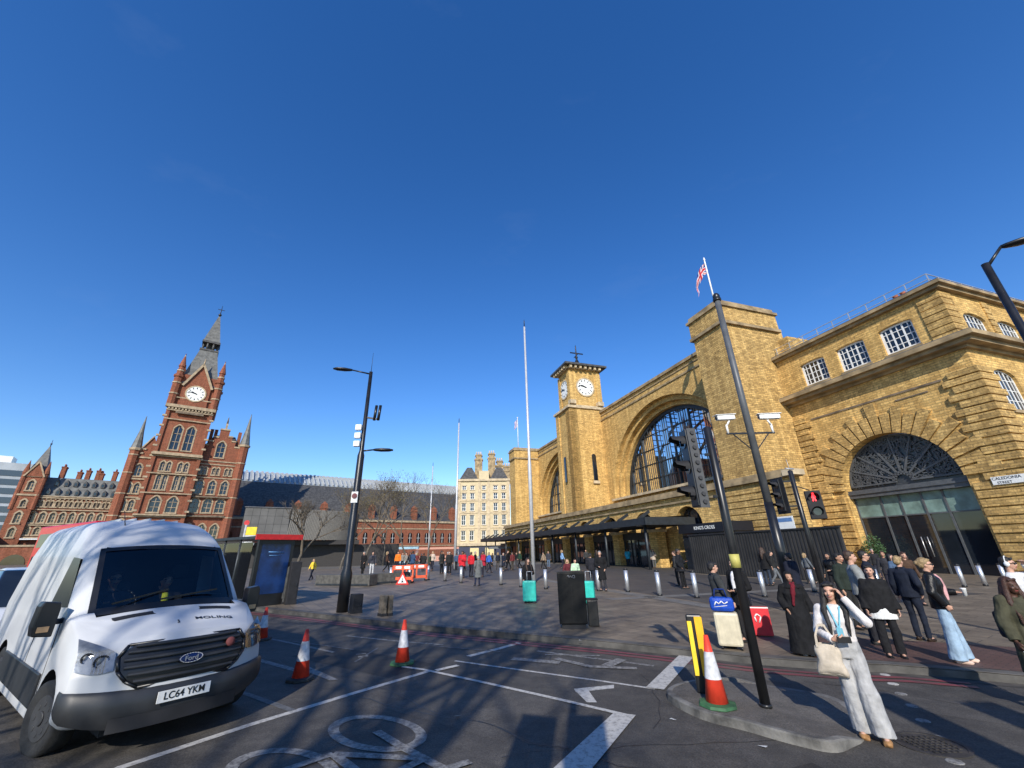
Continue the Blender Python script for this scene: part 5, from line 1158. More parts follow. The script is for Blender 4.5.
def slab_mat(name, c1, c2, cm, bw, bh, rot, var=.5):
    m, t, b = newmat(name); N = t.nodes; L = t.links
    tc = N.new('ShaderNodeTexCoord'); mp = N.new('ShaderNodeMapping'); mp.inputs['Rotation'].default_value = (0, 0, rot); L.new(tc.outputs['Object'], mp.inputs['Vector'])
    br = N.new('ShaderNodeTexBrick'); L.new(mp.outputs[0], br.inputs['Vector']); br.inputs['Scale'].default_value = 1; br.inputs['Brick Width'].default_value = bw; br.inputs['Row Height'].default_value = bh; br.inputs['Mortar Size'].default_value = .008
    br.inputs['Color1'].default_value = (*c1, 1); br.inputs['Color2'].default_value = (*c2, 1); br.inputs['Mortar'].default_value = (*cm, 1)
    n = N.new('ShaderNodeTexNoise'); n.inputs['Scale'].default_value = 1.1; n.inputs['Detail'].default_value = 10; n.inputs['Roughness'].default_value = .75; L.new(tc.outputs['Object'], n.inputs['Vector'])
    r = N.new('ShaderNodeValToRGB'); r.color_ramp.elements[0].position = .3; r.color_ramp.elements[1].position = .7; r.color_ramp.elements[0].color = (1 - var, 1 - var, 1 - var, 1); r.color_ramp.elements[1].color = (1 + var, 1 + var, 1 + var * .9, 1); L.new(n.outputs['Fac'], r.inputs['Fac'])
    mu = N.new('ShaderNodeMixRGB'); mu.blend_type = 'MULTIPLY'; mu.inputs['Fac'].default_value = 1; L.new(br.outputs['Color'], mu.inputs[1]); L.new(r.outputs[0], mu.inputs[2]); L.new(mu.outputs[0], b.inputs['Base Color'])
    b.inputs['Roughness'].default_value = .6; b.inputs['Specular IOR Level'].default_value = .4
    bp = N.new('ShaderNodeBump'); bp.inputs['Strength'].default_value = .25; bp.inputs['Distance'].default_value = .01; L.new(n.outputs['Fac'], bp.inputs['Height']); L.new(bp.outputs['Normal'], b.inputs['Normal'])
    return m
pave = slab_mat('granite_paving', (.175, .140, .102), (.125, .101, .075), (.03, .028, .025), .9, .45, R(57))
pave2 = slab_mat('dark_granite_band', (.062, .055, .049), (.080, .071, .062), (.02, .02, .02), .9, .45, R(-18.6), .3)
pave3 = slab_mat('pale_granite_band', (.17, .158, .14), (.135, .127, .115), (.05, .05, .05), .9, .45, R(-18.6), .3)
redpave = slab_mat('red_brick_paving', (.11, .058, .048), (.085, .048, .042), (.04, .03, .028), .2, .1, R(57), .4)
gsheet('road', [(-700, -300), (700, -300), (700, 900), (-700, 900)], 0, asph)
KERB = [(-160, 122), (-60, 52), (-25, 27.6), (-9.4, 16.9), (-7.6, 15.9), (-5.2, 14.4), (-2.4, 12.7), (-.4, 11.7), (1.8, 10.55), (3.4, 9.6), (4.4, 8.95), (5.6, 8.5), (6.4, 8.35), (7.2, 8.0), (8.2, 7.45), (14, 3.9), (60, -24)]
def offset_line(pts, d_):
    out = []
    for i, p in enumerate(pts):
        a = Vector(pts[max(0, i - 1)]); b = Vector(pts[min(len(pts) - 1, i + 1)]); t = (b - a).normalized(); n = Vector((t.y, -t.x)); out.append((p[0] + n.x * d_, p[1] + n.y * d_))
    return out                                     # positive = towards the road
def strip(name, pts, o0, o1, z0, m, kind='structure', label=None):
    a = offset_line(pts, o0); b = offset_line(pts, o1); mb = MB()
    for i in range(len(pts) - 1): mb.face([(a[i][0], a[i][1], z0 + gz(a[i][0])), (a[i + 1][0], a[i + 1][1], z0 + gz(a[i + 1][0])), (b[i + 1][0], b[i + 1][1], z0 + gz(b[i + 1][0])), (b[i][0], b[i][1], z0 + gz(b[i][0]))])
    return tag(mb.build(name, m), kind=kind)
plaza_poly = KERB + [(400, -230), (400, 600), (-500, 600)]
mb = MB(); mb.face([(x, y, PAVE + gz(x)) for x, y in plaza_poly]); tag(mb.build('pavement', pave), kind='structure')
kerb_m = mat('granite_kerb', (.075, .070, .062), .7, var=.4, scale=3, bump=.3)
def kerb(name, pts, w_, h, closed=False):
    a = pts; b = offset_line(pts, -w_); mb = MB()
    for i in range(len(pts) - 1):
        A, B_ = a[i], a[i + 1]; A2, B2 = b[i], b[i + 1]
        mb.face([(A[0], A[1], -.05 + gz(A[0])), (B_[0], B_[1], -.05 + gz(B_[0])), (B_[0], B_[1], h - .02 + gz(B_[0])), (A[0], A[1], h - .02 + gz(A[0]))])
        ci = lambda p, q, f: (p[0] + (q[0] - p[0]) * f, p[1] + (q[1] - p[1]) * f)
        c0, c1 = ci(A, A2, .12), ci(B_, B2, .12)
        mb.face([(A[0], A[1], h - .02 + gz(A[0])), (B_[0], B_[1], h - .02 + gz(B_[0])), (c1[0], c1[1], h + .006 + gz(c1[0])), (c0[0], c0[1], h + .006 + gz(c0[0]))])
        mb.face([(c0[0], c0[1], h + .006 + gz(c0[0])), (c1[0], c1[1], h + .006 + gz(c1[0])), (B2[0], B2[1], h + .006 + gz(B2[0])), (A2[0], A2[1], h + .006 + gz(A2[0]))])
    return tag(mb.build(name, kerb_m), kind='structure')
kerb('kerb', KERB, .28, PAVE)
# darker and paler granite bands of the square (parallel to the station front)
def kquad(n0, n1, s0, s1): return [tuple(W(n, s)[:2]) for n, s in ((n0, s0), (n1, s0), (n1, s1), (n0, s1))]
gsheet('paving_band', kquad(12.2, 25, 12, 30), PAVE + .004, pave2)
gsheet('paving_band', kquad(7, 32, 30.2, 60), PAVE + .004, pave2)
gsheet('paving_band', kquad(-25, 28, 60.2, 140), PAVE + .004, pave3)
gsheet('paving_band', kquad(9.5, 26, 16.2, 16.9), PAVE + .008, pave3); gsheet('paving_band', kquad(11.2, 11.9, 12, 30), PAVE + .008, pave3)
redp = [(5.45, 8.85), (6.4, 8.62), (7.2, 8.27), (8.35, 7.7), (14.1, 4.2), (15.2, 6.0), (9.2, 9.9), (7.4, 10.6), (6.2, 10.9)]
gsheet('red_paving', redp, PAVE + .010, redpave)
# red no-stopping lines along the kerb
redl = mat('red_line_paint', (.20, .045, .05), .6, col2=(.11, .045, .045), scale=3)
strip('gutter', KERB, .0, .24, .004, mat('dusty_gutter', (.055, .048, .04), .9, var=.5, scale=4)); strip('red_line', KERB[:14], .24, .36, .008, redl); strip('red_line', KERB[:14], .46, .58, .008, redl)
gut = mat('dusty_gutter', (.075, .07, .062), .9, var=.4, scale=5)
# white markings (worn)
def worn(name, col, col2, thr=.47):
    m, t, b = newmat(name); N = t.nodes; L = t.links
    tc = N.new('ShaderNodeTexCoord'); n = N.new('ShaderNodeTexNoise'); n.inputs['Scale'].default_value = 14; n.inputs['Detail'].default_value = 8; n.inputs['Roughness'].default_value = .75; L.new(tc.outputs['Object'], n.inputs['Vector'])
    r = N.new('ShaderNodeValToRGB'); r.color_ramp.elements[0].position = thr - .1; r.color_ramp.elements[1].position = thr + .08; r.color_ramp.elements[0].color = (*col2, 1); r.color_ramp.elements[1].color = (*col, 1)
    L.new(n.outputs['Fac'], r.inputs['Fac']); L.new(r.outputs[0], b.inputs['Base Color']); b.inputs['Roughness'].default_value = .65; return m
wpaint = worn('worn_white_marking', (.46, .44, .40), (.16, .15, .14), .44); fpaint = worn('faded_white_marking', (.25, .24, .22), (.072, .066, .060), .50); vfaint = worn('very_faded_marking', (.13, .13, .125), (.05, .05, .05), .5)
MK = [0]
def mline(pts, w_, m=None, z=.004, name='road_marking'):
    P_ = [G(*p) for p in pts]; mb = MB(); pts2 = [(p.x, p.y) for p in P_]; a = offset_line(pts2, w_ / 2); b = offset_line(pts2, -w_ / 2)
    for i in range(len(pts2) - 1): mb.face([(q[0], q[1], z + gz(q[0])) for q in (a[i], a[i + 1], b[i + 1], b[i])])
    return tag(mb.build(name, m or wpaint), kind='structure')
def mpoly(pts, m=None, z=.008, name='road_marking'):
    mb = MB(); P_ = [G(*p) for p in pts]; mb.face([(p.x, p.y, z + gz(p.x)) for p in P_]); return tag(mb.build(name, m or wpaint), kind='structure')
mline([(60, 800), (120, 768), (250, 725), (355, 693), (430, 671)], .11)
mline([(402, 667), (424, 670), (480, 682), (560, 700), (632, 717)], .085, z=.008)
mline([(436, 671), (458, 666)], .12, z=.012); mline([(468, 656.5), (498, 649), (526, 641)], .14)
mline([(455, 661), (520, 670), (600, 681), (655, 689)], .07)
mpoly([(553, 770), (592, 770), (636, 716), (614, 713.5)], z=.012)
mpoly([(646, 688), (664, 690.5), (696, 655), (681, 654)], z=.012)
mpoly([(574, 689), (576, 692.5), (614, 688.5), (614, 685)], z=.004); mpoly([(576, 692), (587, 703), (597, 703), (588, 690)], z=.008)
mline([(537, 651), (590, 658), (654, 666)], .10, fpaint); mline([(512, 659), (560, 663)], .22, fpaint, .008); mline([(556, 659), (590, 667), (637, 669)], .16, fpaint, .012); mline([(606, 667), (622, 660)], .22, fpaint, .016); mline([(545, 655), (600, 656)], .08, fpaint, .008)
mline([(271, 639), (300, 645), (334, 652.5)], .09, fpaint); mline([(293, 641.6), (354, 650)], .06, vfaint, .008); mline([(347, 636), (395, 641), (443, 645)], .09, fpaint); mline([(430, 646), (500, 652)], .06, vfaint, .008)
mline([(240, 655), (309, 674)], .13, fpaint); mpoly([(309, 673), (309, 667), (338, 680), (330, 681)], fpaint); mline([(235, 690), (293, 711)], .10, vfaint)
mline([(358, 657), (368, 656)], .10, fpaint); mline([(356, 654.5), (366, 653.5)], .06, fpaint); mline([(378, 648), (355, 662)], .05, vfaint)
# bicycle symbol
def bike_symbol():
    A = Vector((.55, .835)); B_ = Vector((.835, -.55)); o = Vector((-2.36, 5.12))
    mb = MB(); rnd = random.Random(5)
    def pt(u, v): p = o + A * u + B_ * v; return p
    def seg(pts, w_):
        pts = [pt(*q) for q in pts]; l = [(p.x, p.y) for p in pts]; a = offset_line(l, w_ / 2); b = offset_line(l, -w_ / 2)
        for i in range(len(l) - 1): mb.face([(q[0], q[1], .005 + gz(q[0])) for q in (a[i], a[i + 1], b[i + 1], b[i])])
    def ring(c, ru, rv, w_): 
        pp = [pt(c + ru * math.cos(t), rv * math.sin(t)) for t in [2 * math.pi * i / 40 for i in range(41)]]; l = [(p.x, p.y) for p in pp]
        inn = [pt(c + (ru - w_) * math.cos(t), (rv - w_ * 1.2) * math.sin(t)) for t in [2 * math.pi * i / 40 for i in range(41)]]
        for i in range(40): mb.face([(q[0], q[1], .005 + gz(q[0])) for q in (l[i], l[i + 1], (inn[i + 1].x, inn[i + 1].y), (inn[i].x, inn[i].y))])
    ring(0, .44, .72, .12); ring(1.15, .44, .72, .12)
    t_ = mb.build('road_marking', fpaint); tag(t_, kind='structure')
    mb = MB()
    for k, q in enumerate(([(1.15, 0), (1.02, .6), (.9, 1.35)], [(0, 0), (.32, .95)], [(.32, .95), (.95, 1.0)], [(.95, 1.0), (.5, .1)], [(.5, .1), (.0, .0)], [(.5, .1), (.3, 1.1)], [(.16, 1.25), (.45, 1.25)], [(.9, 1.35), (1.15, 1.45)])):
        pts = [pt(*z) for z in q]; l = [(p.x, p.y) for p in pts]; a = offset_line(l, .055); b = offset_line(l, -.055)
        for i in range(len(l) - 1): mb.face([(z[0], z[1], .009 + k * .0015 + gz(z[0])) for z in (a[i], a[i + 1], b[i + 1], b[i])])
    tag(mb.build('road_marking', fpaint), kind='structure')
bike_symbol()
for i, (x, y) in enumerate([(885, 675), (893, 684), (901, 694), (912, 706), (923, 721), (938, 738), (955, 762)]):
    p = G(x, y); mb = MB(); q = .075; mb.lathe([(q, 0), (q * .9, .006)], (p.x, p.y, .002 + gz(p.x)), 10, smooth=False); tag(mb.build('road_marking', wpaint if i in (0, 1, 5) else fpaint), kind='structure')
# traffic island
isl = [(668, 701), (674, 692), (700, 686), (745, 684), (800, 690), (845, 702), (866, 735), (852, 748), (832, 753), (790, 744), (745, 731), (700, 719)]
ip = [G(*p) for p in isl]; cx_ = sum(p.x for p in ip) / len(ip); cy_ = sum(p.y for p in ip) / len(ip)
mb = MB(); n = len(ip); smooth_pts = []
for i in range(n):
    a, b, c_, d_ = [ip[(i + k) % n] for k in (-1, 0, 1, 2)]
    for t in (0, .25, .5, .75):
        smooth_pts.append(.5 * ((2 * b) + (c_ - a) * t + (2 * a - 5 * b + 4 * c_ - d_) * t * t + (3 * b - a - 3 * c_ + d_) * t ** 3))
ip = smooth_pts; hf = lambda p: 1 if p.x < 3.45 else max(.08, 1 - (p.x - 3.45) / .45)
ring = lambda f, z: [(cx_ + (p.x - cx_) * f, cy_ + (p.y - cy_) * f, (z * hf(p) if z > 0 else z) + gz(p.x)) for p in ip]
mb.grid([ring(1, -.03), ring(.99, .085), ring(.975, .10), ring(.92, .104)], 0, True, False); mb.grid([ring(.92, .104), ring(.92, .095)], 0, True, False)
tag(mb.build('traffic_island_kerb', mat('pale_granite_kerb', (.125, .118, .105), .7, var=.55, scale=4, bump=.4)), kind='structure')
mb = MB(); mb.face(ring(.922, .1)); tag(mb.build('traffic_island', asphalt_mat('island_asphalt', .095)), kind='structure')
# patches, trench reinstatements and tar seams in the carriageway
pm1 = asphalt_mat('darker_patch', .036); pm2 = asphalt_mat('older_patch', .078); tar = mat('tar_seam', (.012, .012, .012), .5)
def patch(cx, cy, l_, w_, a, m, z):
    ca, sa = math.cos(R(a)), math.sin(R(a)); q = [(cx + u * ca - v * sa, cy + u * sa + v * ca) for u, v in ((-l_, -w_), (l_, -w_), (l_, w_), (-l_, w_))]; gsheet('road_patch', q, z, m)
patch(-3.2, 9.6, 1.5, .55, -33, pm1, .0015); patch(2.2, 4.6, .9, .35, 20, pm1, .0015); patch(6.2, 6.4, 1.4, .4, -34, pm2, .0015); patch(-.6, 7.0, 1.0, .8, -33, pm2, .0015); patch(3.0, 9.0, 2.2, .3, -33, pm2, .002); patch(-9, 12.5, 3.2, .5, -33, pm2, .002)
def seam(pts, w_=.02):
    a = offset_line(pts, w_ / 2); b = offset_line(pts, -w_ / 2); mb = MB()
    for i in range(len(pts) - 1): mb.face([(q[0], q[1], .003 + gz(q[0])) for q in (a[i], a[i + 1], b[i + 1], b[i])])
    tag(mb.build('tar_seam', tar), kind='structure')
rs = random.Random(8)
for (x0, y0, a, n_) in ((-6, 10.4, -33, 26), (-2.5, 7.4, -33, 22), (.5, 9.2, 60, 9), (4.6, 7.9, -30, 16), (-.2, 5.4, 12, 14), (1.6, 6.1, 75, 8)):
    pts = []; x, y = x0, y0
    for k in range(n_): pts.append((x, y)); aa = R(a + rs.uniform(-22, 22)); x += .35 * math.cos(aa); y += .35 * math.sin(aa)
    seam(pts, rs.uniform(.010, .022))
# manhole
p = G(931, 745); mb = MB(); mb.lathe([(.33, .001), (.33, .012), (.29, .012), (.29, .006), (.02, .006)], (p.x, p.y, gz(p.x)), 28, smooth=False)
for i in range(-4, 5):
    for j in range(-4, 5):
        if i * i + j * j < 16: mb.box(p.x + i * .062 - .018, p.x + i * .062 + .018, p.y + j * .062 - .018, p.y + j * .062 + .018, .004 + gz(p.x), .014 + gz(p.x))
tag(mb.build('manhole_cover', mat('cast_iron', (.045, .04, .035), .6, .3, var=.4, scale=8)), 'round cast iron cover in the road by the woman in pale trousers', 'manhole cover')
# litter specks
lit = mat('litter', (.5, .5, .48), .7)
for i, (x, y) in enumerate([(659, 648), (582, 641), (765, 749), (676, 721), (453, 610), (458, 718)]):
    p = G(x, y, PAVE if y in (610, 641) else 0); mb = MB(); rnd = random.Random(i); mb.face([(p.x + rnd.uniform(-.07, .07), p.y + rnd.uniform(-.06, .06), p.z + rnd.uniform(.006, .025)) for _ in range(4)])
    tag(mb.build('litter', lit), ['crumpled white litter by the red line near the stop bar', 'white scrap of litter at the kerb by the black cabinet', 'white scrap on the road below the island kerb', 'small white scrap at the tip of the traffic island', 'white scrap on the paving right of the granite blocks', 'tiny pale scrap beside the painted bicycle'][i], 'litter')
# ================================================================== STREET FURNITURE
def steel_bollard(loc, label):
    r_ = empty('bollard', loc, 0, label, 'bollard', 'steel bollards along the square')
    m = MB(); m.lathe([(.095, 0), (.095, .97)], n=16); m.build('post', steel, r_)
    m = MB(); m.lathe([(.098, .95), (.098, 1.01), (.085, 1.03), (.02, 1.035)], n=16); m.build('cap', black_paint, r_); m = MB(); m.lathe([(.11, 0), (.11, .07), (.096, .08)], n=16); m.build('foot', black_paint, r_); return r_
bl = [(390, 583), (409, 582), (428, 580), (445, 581), (461, 583), (501, 585), (521, 587), (546, 589), (599, 591), (628, 592), (660, 596), (697, 598), (765, 597), (815, 592), (881, 592), (965, 587), (986, 586), (1008, 585)]
on_ = ['first', 'second', 'third', 'fourth', 'fifth', 'sixth', 'seventh', 'eighth', 'ninth', 'tenth', 'eleventh', 'twelfth', 'thirteenth', 'fourteenth', 'fifteenth', 'sixteenth', 'seventeenth', 'eighteenth']
b0 = None
for i, q in enumerate(bl):
    l = G(*q, PAVE); lab = '%s brushed steel bollard from the left in the row across the square' % on_[i]
    if b0 is None: b0 = steel_bollard(l, lab)
    else: c_ = copy_tree(b0); c_.location = l; c_['label'] = lab
# --- cones
orange = mat('cone_orange', (.62, .045, .02), .5, var=.15, scale=9, bump=.1); refl = mat('cone_sleeve', (.55, .55, .56), .4, var=.2, scale=14); green_b = mat('cone_base_green', (.03, .10, .04), .7, var=.4); blackb = mat('cone_base_black', (.03, .03, .028), .8, var=.4)
def cone(loc, label, base, h=.75, tilt=(0, 0)):
    r_ = empty('traffic_cone', loc, random.random() * 3, label, 'traffic cone', 'traffic cones'); r_.rotation_euler.x = tilt[0]; r_.rotation_euler.y = tilt[1]
    R_ = lambda z: .145 - (.145 - .028) * (z / h)
    m = MB(); m.lathe([(.23, 0), (.24, .01), (.23, .04), (.16, .05)], n=8, smooth=False, rot=.39); m.build('base', base, r_)
    m = MB(); m.lathe([(R_(0.04), .04), (R_(h), h), (.01, h)], n=24); m.build('cone_body', orange, r_)
    m = MB(); m.grid([[(rr * math.cos(t), rr * math.sin(t), z) for t in [2 * math.pi * i / 24 for i in range(24)]] for rr, z in ((R_(h * .38) + .003, h * .38), (R_(h * .76) + .003, h * .76))], 0, True); m.build('reflective_sleeve', refl, r_); return r_
cone(G(402, 664), 'orange and white cone standing at the corner of the white lines', green_b)
cone(G(300, 680), 'orange and white cone in the van shadow right of the number plate', blackb)
l = G(718, 706, .10); cone(l, 'large weathered cone beside the yellow plates on the traffic island', green_b, .80)
cone(G(261, 640), 'cone half hidden behind the white van headlight', blackb, .72)
cone(G(421, 588, PAVE) + Vector((-.0, 0, 0)), 'small orange cone by the street lamp in the square', blackb, .6) if False else None
# --- lamp posts
def lampdir(r_, top, az, l_=1.0, hl=.75, up_=.25, nm='lamp_head', sub=True):
    d2 = Vector((math.sin(R(az)), math.cos(R(az)), 0)); a = Vector(top); b = a + d2 * l_ + Vector((0, 0, up_)); 
    m = MB(); m.tube(a, b, .035, .03, 8); arm = m.build('lamp_arm', black_paint, r_)
    m = MB(); c_ = b + d2 * hl; s = d2.cross(Vector((0, 0, 1)))
    rows = []
    for t, w_, h_ in ((0, .04, .04), (.12, .09, .055), (.4, .14, .07), (.8, .13, .06), (1, .05, .03)):
        p_ = b + (c_ - b) * t; rows.append([tuple(p_ + s * w_ * math.cos(q) + Vector((0, 0, h_ * math.sin(q)))) for q in [2 * math.pi * i / 10 for i in range(10)]])
    m.grid(rows, 0, True, True, True, True); m.build(nm, black_paint, r_)
def tall_lamp():
    l = G(342, 612, PAVE); H_ = fit_height(l, 360) if False else 10.2
    lo, hi = 4, 16
    for _ in range(30):
        md = (lo + hi) / 2
        if proj((l.x, l.y, l.z + md))[1] > 372: lo = md
        else: hi = md
    H_ = lo; r_ = empty('street_lamp', l, 0, 'tall black street lamp with two heads, white boxes and an aerial in the square', 'street lamp')
    m = MB(); m.lathe([(.19, 0), (.19, 1.2), (.14, 1.35), (.13, H_ * .6), (.085, H_ * .62), (.07, H_)], n=14); m.build('pole', black_paint, r_)
    m = MB(); m.tube((0, 0, H_), (0, 0, H_ + .9), .012, .006, 5); m.build('aerial', dark_metal, r_)
    lampdir(r_, (0, 0, H_ - .1), -105, .75, .75, .12); lampdir(r_, (0, 0, H_ * .62), 80, .45, .75, .06)
    for i in range(3):
        m = MB(); m.box(-.26, -.02, -.28, -.13, H_ * .635 + i * .33, H_ * .635 + .22 + i * .33); m.build('white_box', white_paint, r_, bevel=.02)
    m = MB(); m.bar((0, 0, H_ * .775), (.5, 0, H_ * .765), .06, .06); m.tube((.36, 0, H_ * .76), (.40, 0, H_ * .83), .06, .06, 8); m.tube((.52, 0, H_ * .76), (.56, 0, H_ * .83), .06, .06, 8); m.build('sensor_bracket', black_paint, r_)
    m = MB(); m.box(-.12, .12, -.15, -.135, H_ * .40, H_ * .40 + .40); st = m.build('notice', white_paint, r_); m = MB(); m.lathe([(.10, 0), (.10, .01)], (0, 0, 0), 20); st2 = m.build('red_ring', redl, st); st2.location = (0, -.155, H_ * .40 + .24); st2.rotation_euler.x = R(90)
    return r_
tall_lamp()
def edge_lamp():
    l = topplace(985, 264, 8.0, 0); r_ = empty('street_lamp', l, 0, 'black street lamp with one long head leaning in at the right edge', 'street lamp')
    m = MB(); m.lathe([(.10, -.2), (.10, 1.4), (.075, 1.5), (.07, 8.0), (.02, 8.02)], n=14); m.build('pole', black_paint, r_); lampdir(r_, (0, 0, 7.9), 122, .36, .72, .42)
edge_lamp()
def mast(px, py, h, rad, label, foot=None):
    l = topplace(px, py, h)
    if foot: l = G(*foot, PAVE)
    r_ = empty('mast', l, 0, label, 'mast', 'tall silver masts in the square'); H_ = h
    if foot:
        lo, hi = 4, 40
        for _ in range(30):
            md = (lo + hi) / 2
            if proj((l.x, l.y, l.z + md))[1] > py: lo = md
            else: hi = md
        H_ = lo
    m = MB(); m.lathe([(rad, 0), (rad, H_ * .4), (rad * .75, H_ * .42), (rad * .55, H_)], n=14); m.build('pole', mat('silver_paint', (.50, .50, .50), .4, .2, var=.08), r_)
    m = MB(); m.lathe([(rad * 1.5, 0), (rad * 1.5, .06), (rad * 1.05, .08)], n=14); m.build('base_plate', dark_metal, r_)
    m = MB(); m.lathe([(rad * .3, 0), (rad * .3, .5), (.01, .7)], (0, 0, H_), 8); m.build('tip', dark_metal, r_)
mast(525, 327, 17, .13, 'nearest and tallest silver mast standing before the clock tower', (534, 582)); mast(459, 423, 17, .15, 'silver mast left of the cream hotel, second nearest'); mast(433, 466, 17, .15, 'small far silver mast among the bare trees')
# --- black slim post on the island with signal head seen from behind/side
def hood_row(m, x0, y0, zs, d2, r=.11, l_=.26):
    """cowls pointing along d2"""
    d2 = Vector(d2).normalized(); s = d2.cross(Vector((0, 0, 1)))
    for z in zs:
        rows = []
        for t, dz in ((0, 0), (l_, 0)):
            k = []
            for i in range(11):
                q = -.35 + (math.pi + .7) * i / 10; rr = r * (1 - .12 * (t > 0)); k.append(tuple(Vector((x0, y0, z)) + d2 * (t * (1 if True else 1) * (1 if math.sin(q) > .2 else .35 if t else 1)) + s * rr * math.cos(q) + Vector((0, 0, rr * math.sin(q)))))
            rows.append(k)
        m.grid(rows, 0, False, True)
def signal_head(r_, pos, az, n=3, name='signal_head', board=True, lit=None, st=.30):
    d2 = Vector((math.sin(R(az)), math.cos(R(az)), 0)); s = d2.cross(Vector((0, 0, 1))); p = Vector(pos); h = n * st
    Mx = lambda a, b, z: tuple(p + s * a + d2 * b + Vector((0, 0, z)))
    m = MB(Mx); m.box(-.12, .12, -.09, .09, 0, h); hd_ = m.build(name, black_paint, r_, bevel=.015)
    if board: m = MB(Mx); m.box(-.24, .24, .03, .045, -.06, h + .06); m.build('backing_board', black_matt, hd_)
    for i in range(n): m = MB(); hood_row(m, p.x + d2.x * .1, p.y + d2.y * .1, [p.z + st / 2 + st * i], d2, .10 * (st / .3) ** .5, .20); m.build('hood', black_matt, hd_)
    for i in range(n):
        m = MB(Mx); ring = [(.1 * math.cos(t), .105, st / 2 + st * i + .1 * math.sin(t)) for t in [2 * math.pi * j / 16 for j in range(16)]]; m.face(ring); m.build('lens', lit[i] if lit and lit[i] else glass_dark, hd_)
    return hd_, Mx
def island_post():
    l = G(766, 707, .10); lo, hi = 2, 8
    for _ in range(30):
        md = (lo + hi) / 2
        if proj((l.x, l.y, l.z + md))[1] > 428: lo = md
        else: hi = md
    H_ = lo; r_ = empty('traffic_signal', l, 0, 'slim black post on the traffic island with a ribbed signal head high on its left', 'traffic signal')
    m = MB(); m.lathe([(.062, 0), (.062, H_), (.01, H_ + .03)], n=16); m.build('pole', black_paint, r_)
    m = MB(); m.lathe([(.068, 0), (.068, .18)], (0, 0, H_ * .44), 16); m.build('yellow_band', mat('dirty_yellow', (.45, .40, .10), .6), r_)
    m = MB(); m.lathe([(.075, 0), (.075, .03), (.064, .04)], n=16); m.build('foot', black_paint, r_)
    z1 = H_ - .02; z0 = z1 - 1.22
    # head turned towards the left: its grey ribbed side faces us
    hd_, Mx = signal_head(r_, (-.34, .0, z0), 268, 3, board=False, st=.40)
    m = MB(Mx); m.box(-.155, -.132, -.065, .075, -.02, 1.2); pl = m.build('side_panel', mat('signal_grey', (.06, .061, .063), .6), hd_)
    for i in range(10): m = MB(Mx); m.tube((-.157, .0, .06 + i * .118), (-.18, .0, .06 + i * .118), .034, .028, 10); m.build('bolt', mat('signal_grey2', (.03, .03, .032), .6), pl)
    m = MB(); m.bar((-.12, 0, z0 + .15), (0, 0, z0 + .15), .04, .04); m.bar((-.12, 0, z0 + .8), (0, 0, z0 + .8), .04, .04); m.build('bracket', black_paint, r_)
island_post()
def ped_post():
    l = topplace(790, 471, 4.0, PAVE); r_ = empty('traffic_signal', l, 0, 'black post with hooded traffic light and a pedestrian signal showing a lit red man', 'traffic signal')
    m = MB(); m.lathe([(.065, 0), (.065, 4.0), (.01, 4.03)], n=14); m.build('pole', black_paint, r_)
    m = MB(); m.tube((0, 0, 4.0), (-.02, 0, 4.35), .01, .006, 6); m.tube((-.12, 0, 4.08), (.12, 0, 4.06), .02, .02, 6); m.build('aerial', grey_metal, r_)
    hd_, Mx = signal_head(r_, (-.42, .05, 2.85), 262, 3)
    m = MB(); m.bar((-.3, .03, 3.0), (0, 0, 3.0), .04, .04); m.bar((-.3, .03, 3.7), (0, 0, 3.7), .04, .04); m.build('bracket', black_paint, r_)
    red = emit('lit_red_man', (1, .03, .04), 3.0)
    # pedestrian head faces the camera
    az = 210; d2 = Vector((math.sin(R(az)), math.cos(R(az)), 0)); s = d2.cross(Vector((0, 0, 1))); p = Vector((.42, -.05, 2.62)); Mx = lambda a, b, z: tuple(p + s * a + d2 * b + Vector((0, 0, z)))
    m = MB(Mx); m.box(-.19, .19, -.10, .10, 0, .78); ph_ = m.build('pedestrian_head', black_matt, r_, bevel=.02)
    m = MB(Mx); m.lathe([(.05, 0)], (0, 0, 0), 3) if False else None
    for z in (.60,):
        mm = MB(Mx); mm.box(-.022, .022, .105, .12, z - .02, z + .07); mm.ball((0, .112, z + .10), .028, .01, .028, 8, 6); mm.bar((-.015, .112, z - .02), (-.035, .112, z - .11), .03, .01, upv=(0, 1, 0)); mm.bar((.015, .112, z - .02), (.035, .112, z - .11), .03, .01, upv=(0, 1, 0)); mm.bar((-.02, .112, z + .06), (-.045, .112, z - .02), .02, .01, upv=(0, 1, 0)); mm.bar((.02, .112, z + .06), (.045, .112, z - .02), .02, .01, upv=(0, 1, 0)); mm.build('red_man', red, ph_)
    m = MB(Mx); 
    for z in (.585, .2):
        rows = []
        for b in (.10, .27):
            rows.append([(.135 * math.cos(q), b if math.sin(q) > -.2 or b < .2 else .14, z + .135 * math.sin(q)) for q in [-.6 + (math.pi + 1.2) * i / 12 for i in range(13)]])
        m.grid(rows)
    m.build('hood', black_matt, ph_)
    m = MB(Mx); m.face([(.1 * math.cos(t), .103, .2 + .1 * math.sin(t)) for t in [2 * math.pi * j / 16 for j in range(16)]]); m.build('lens', glass_dark, ph_)
    m = MB(); m.path([(.03, 0, 3.55), (.2, -.02, 3.5), (.38, -.04, 3.42)], .015); m.build('cable', black_paint, r_)
ped_post()
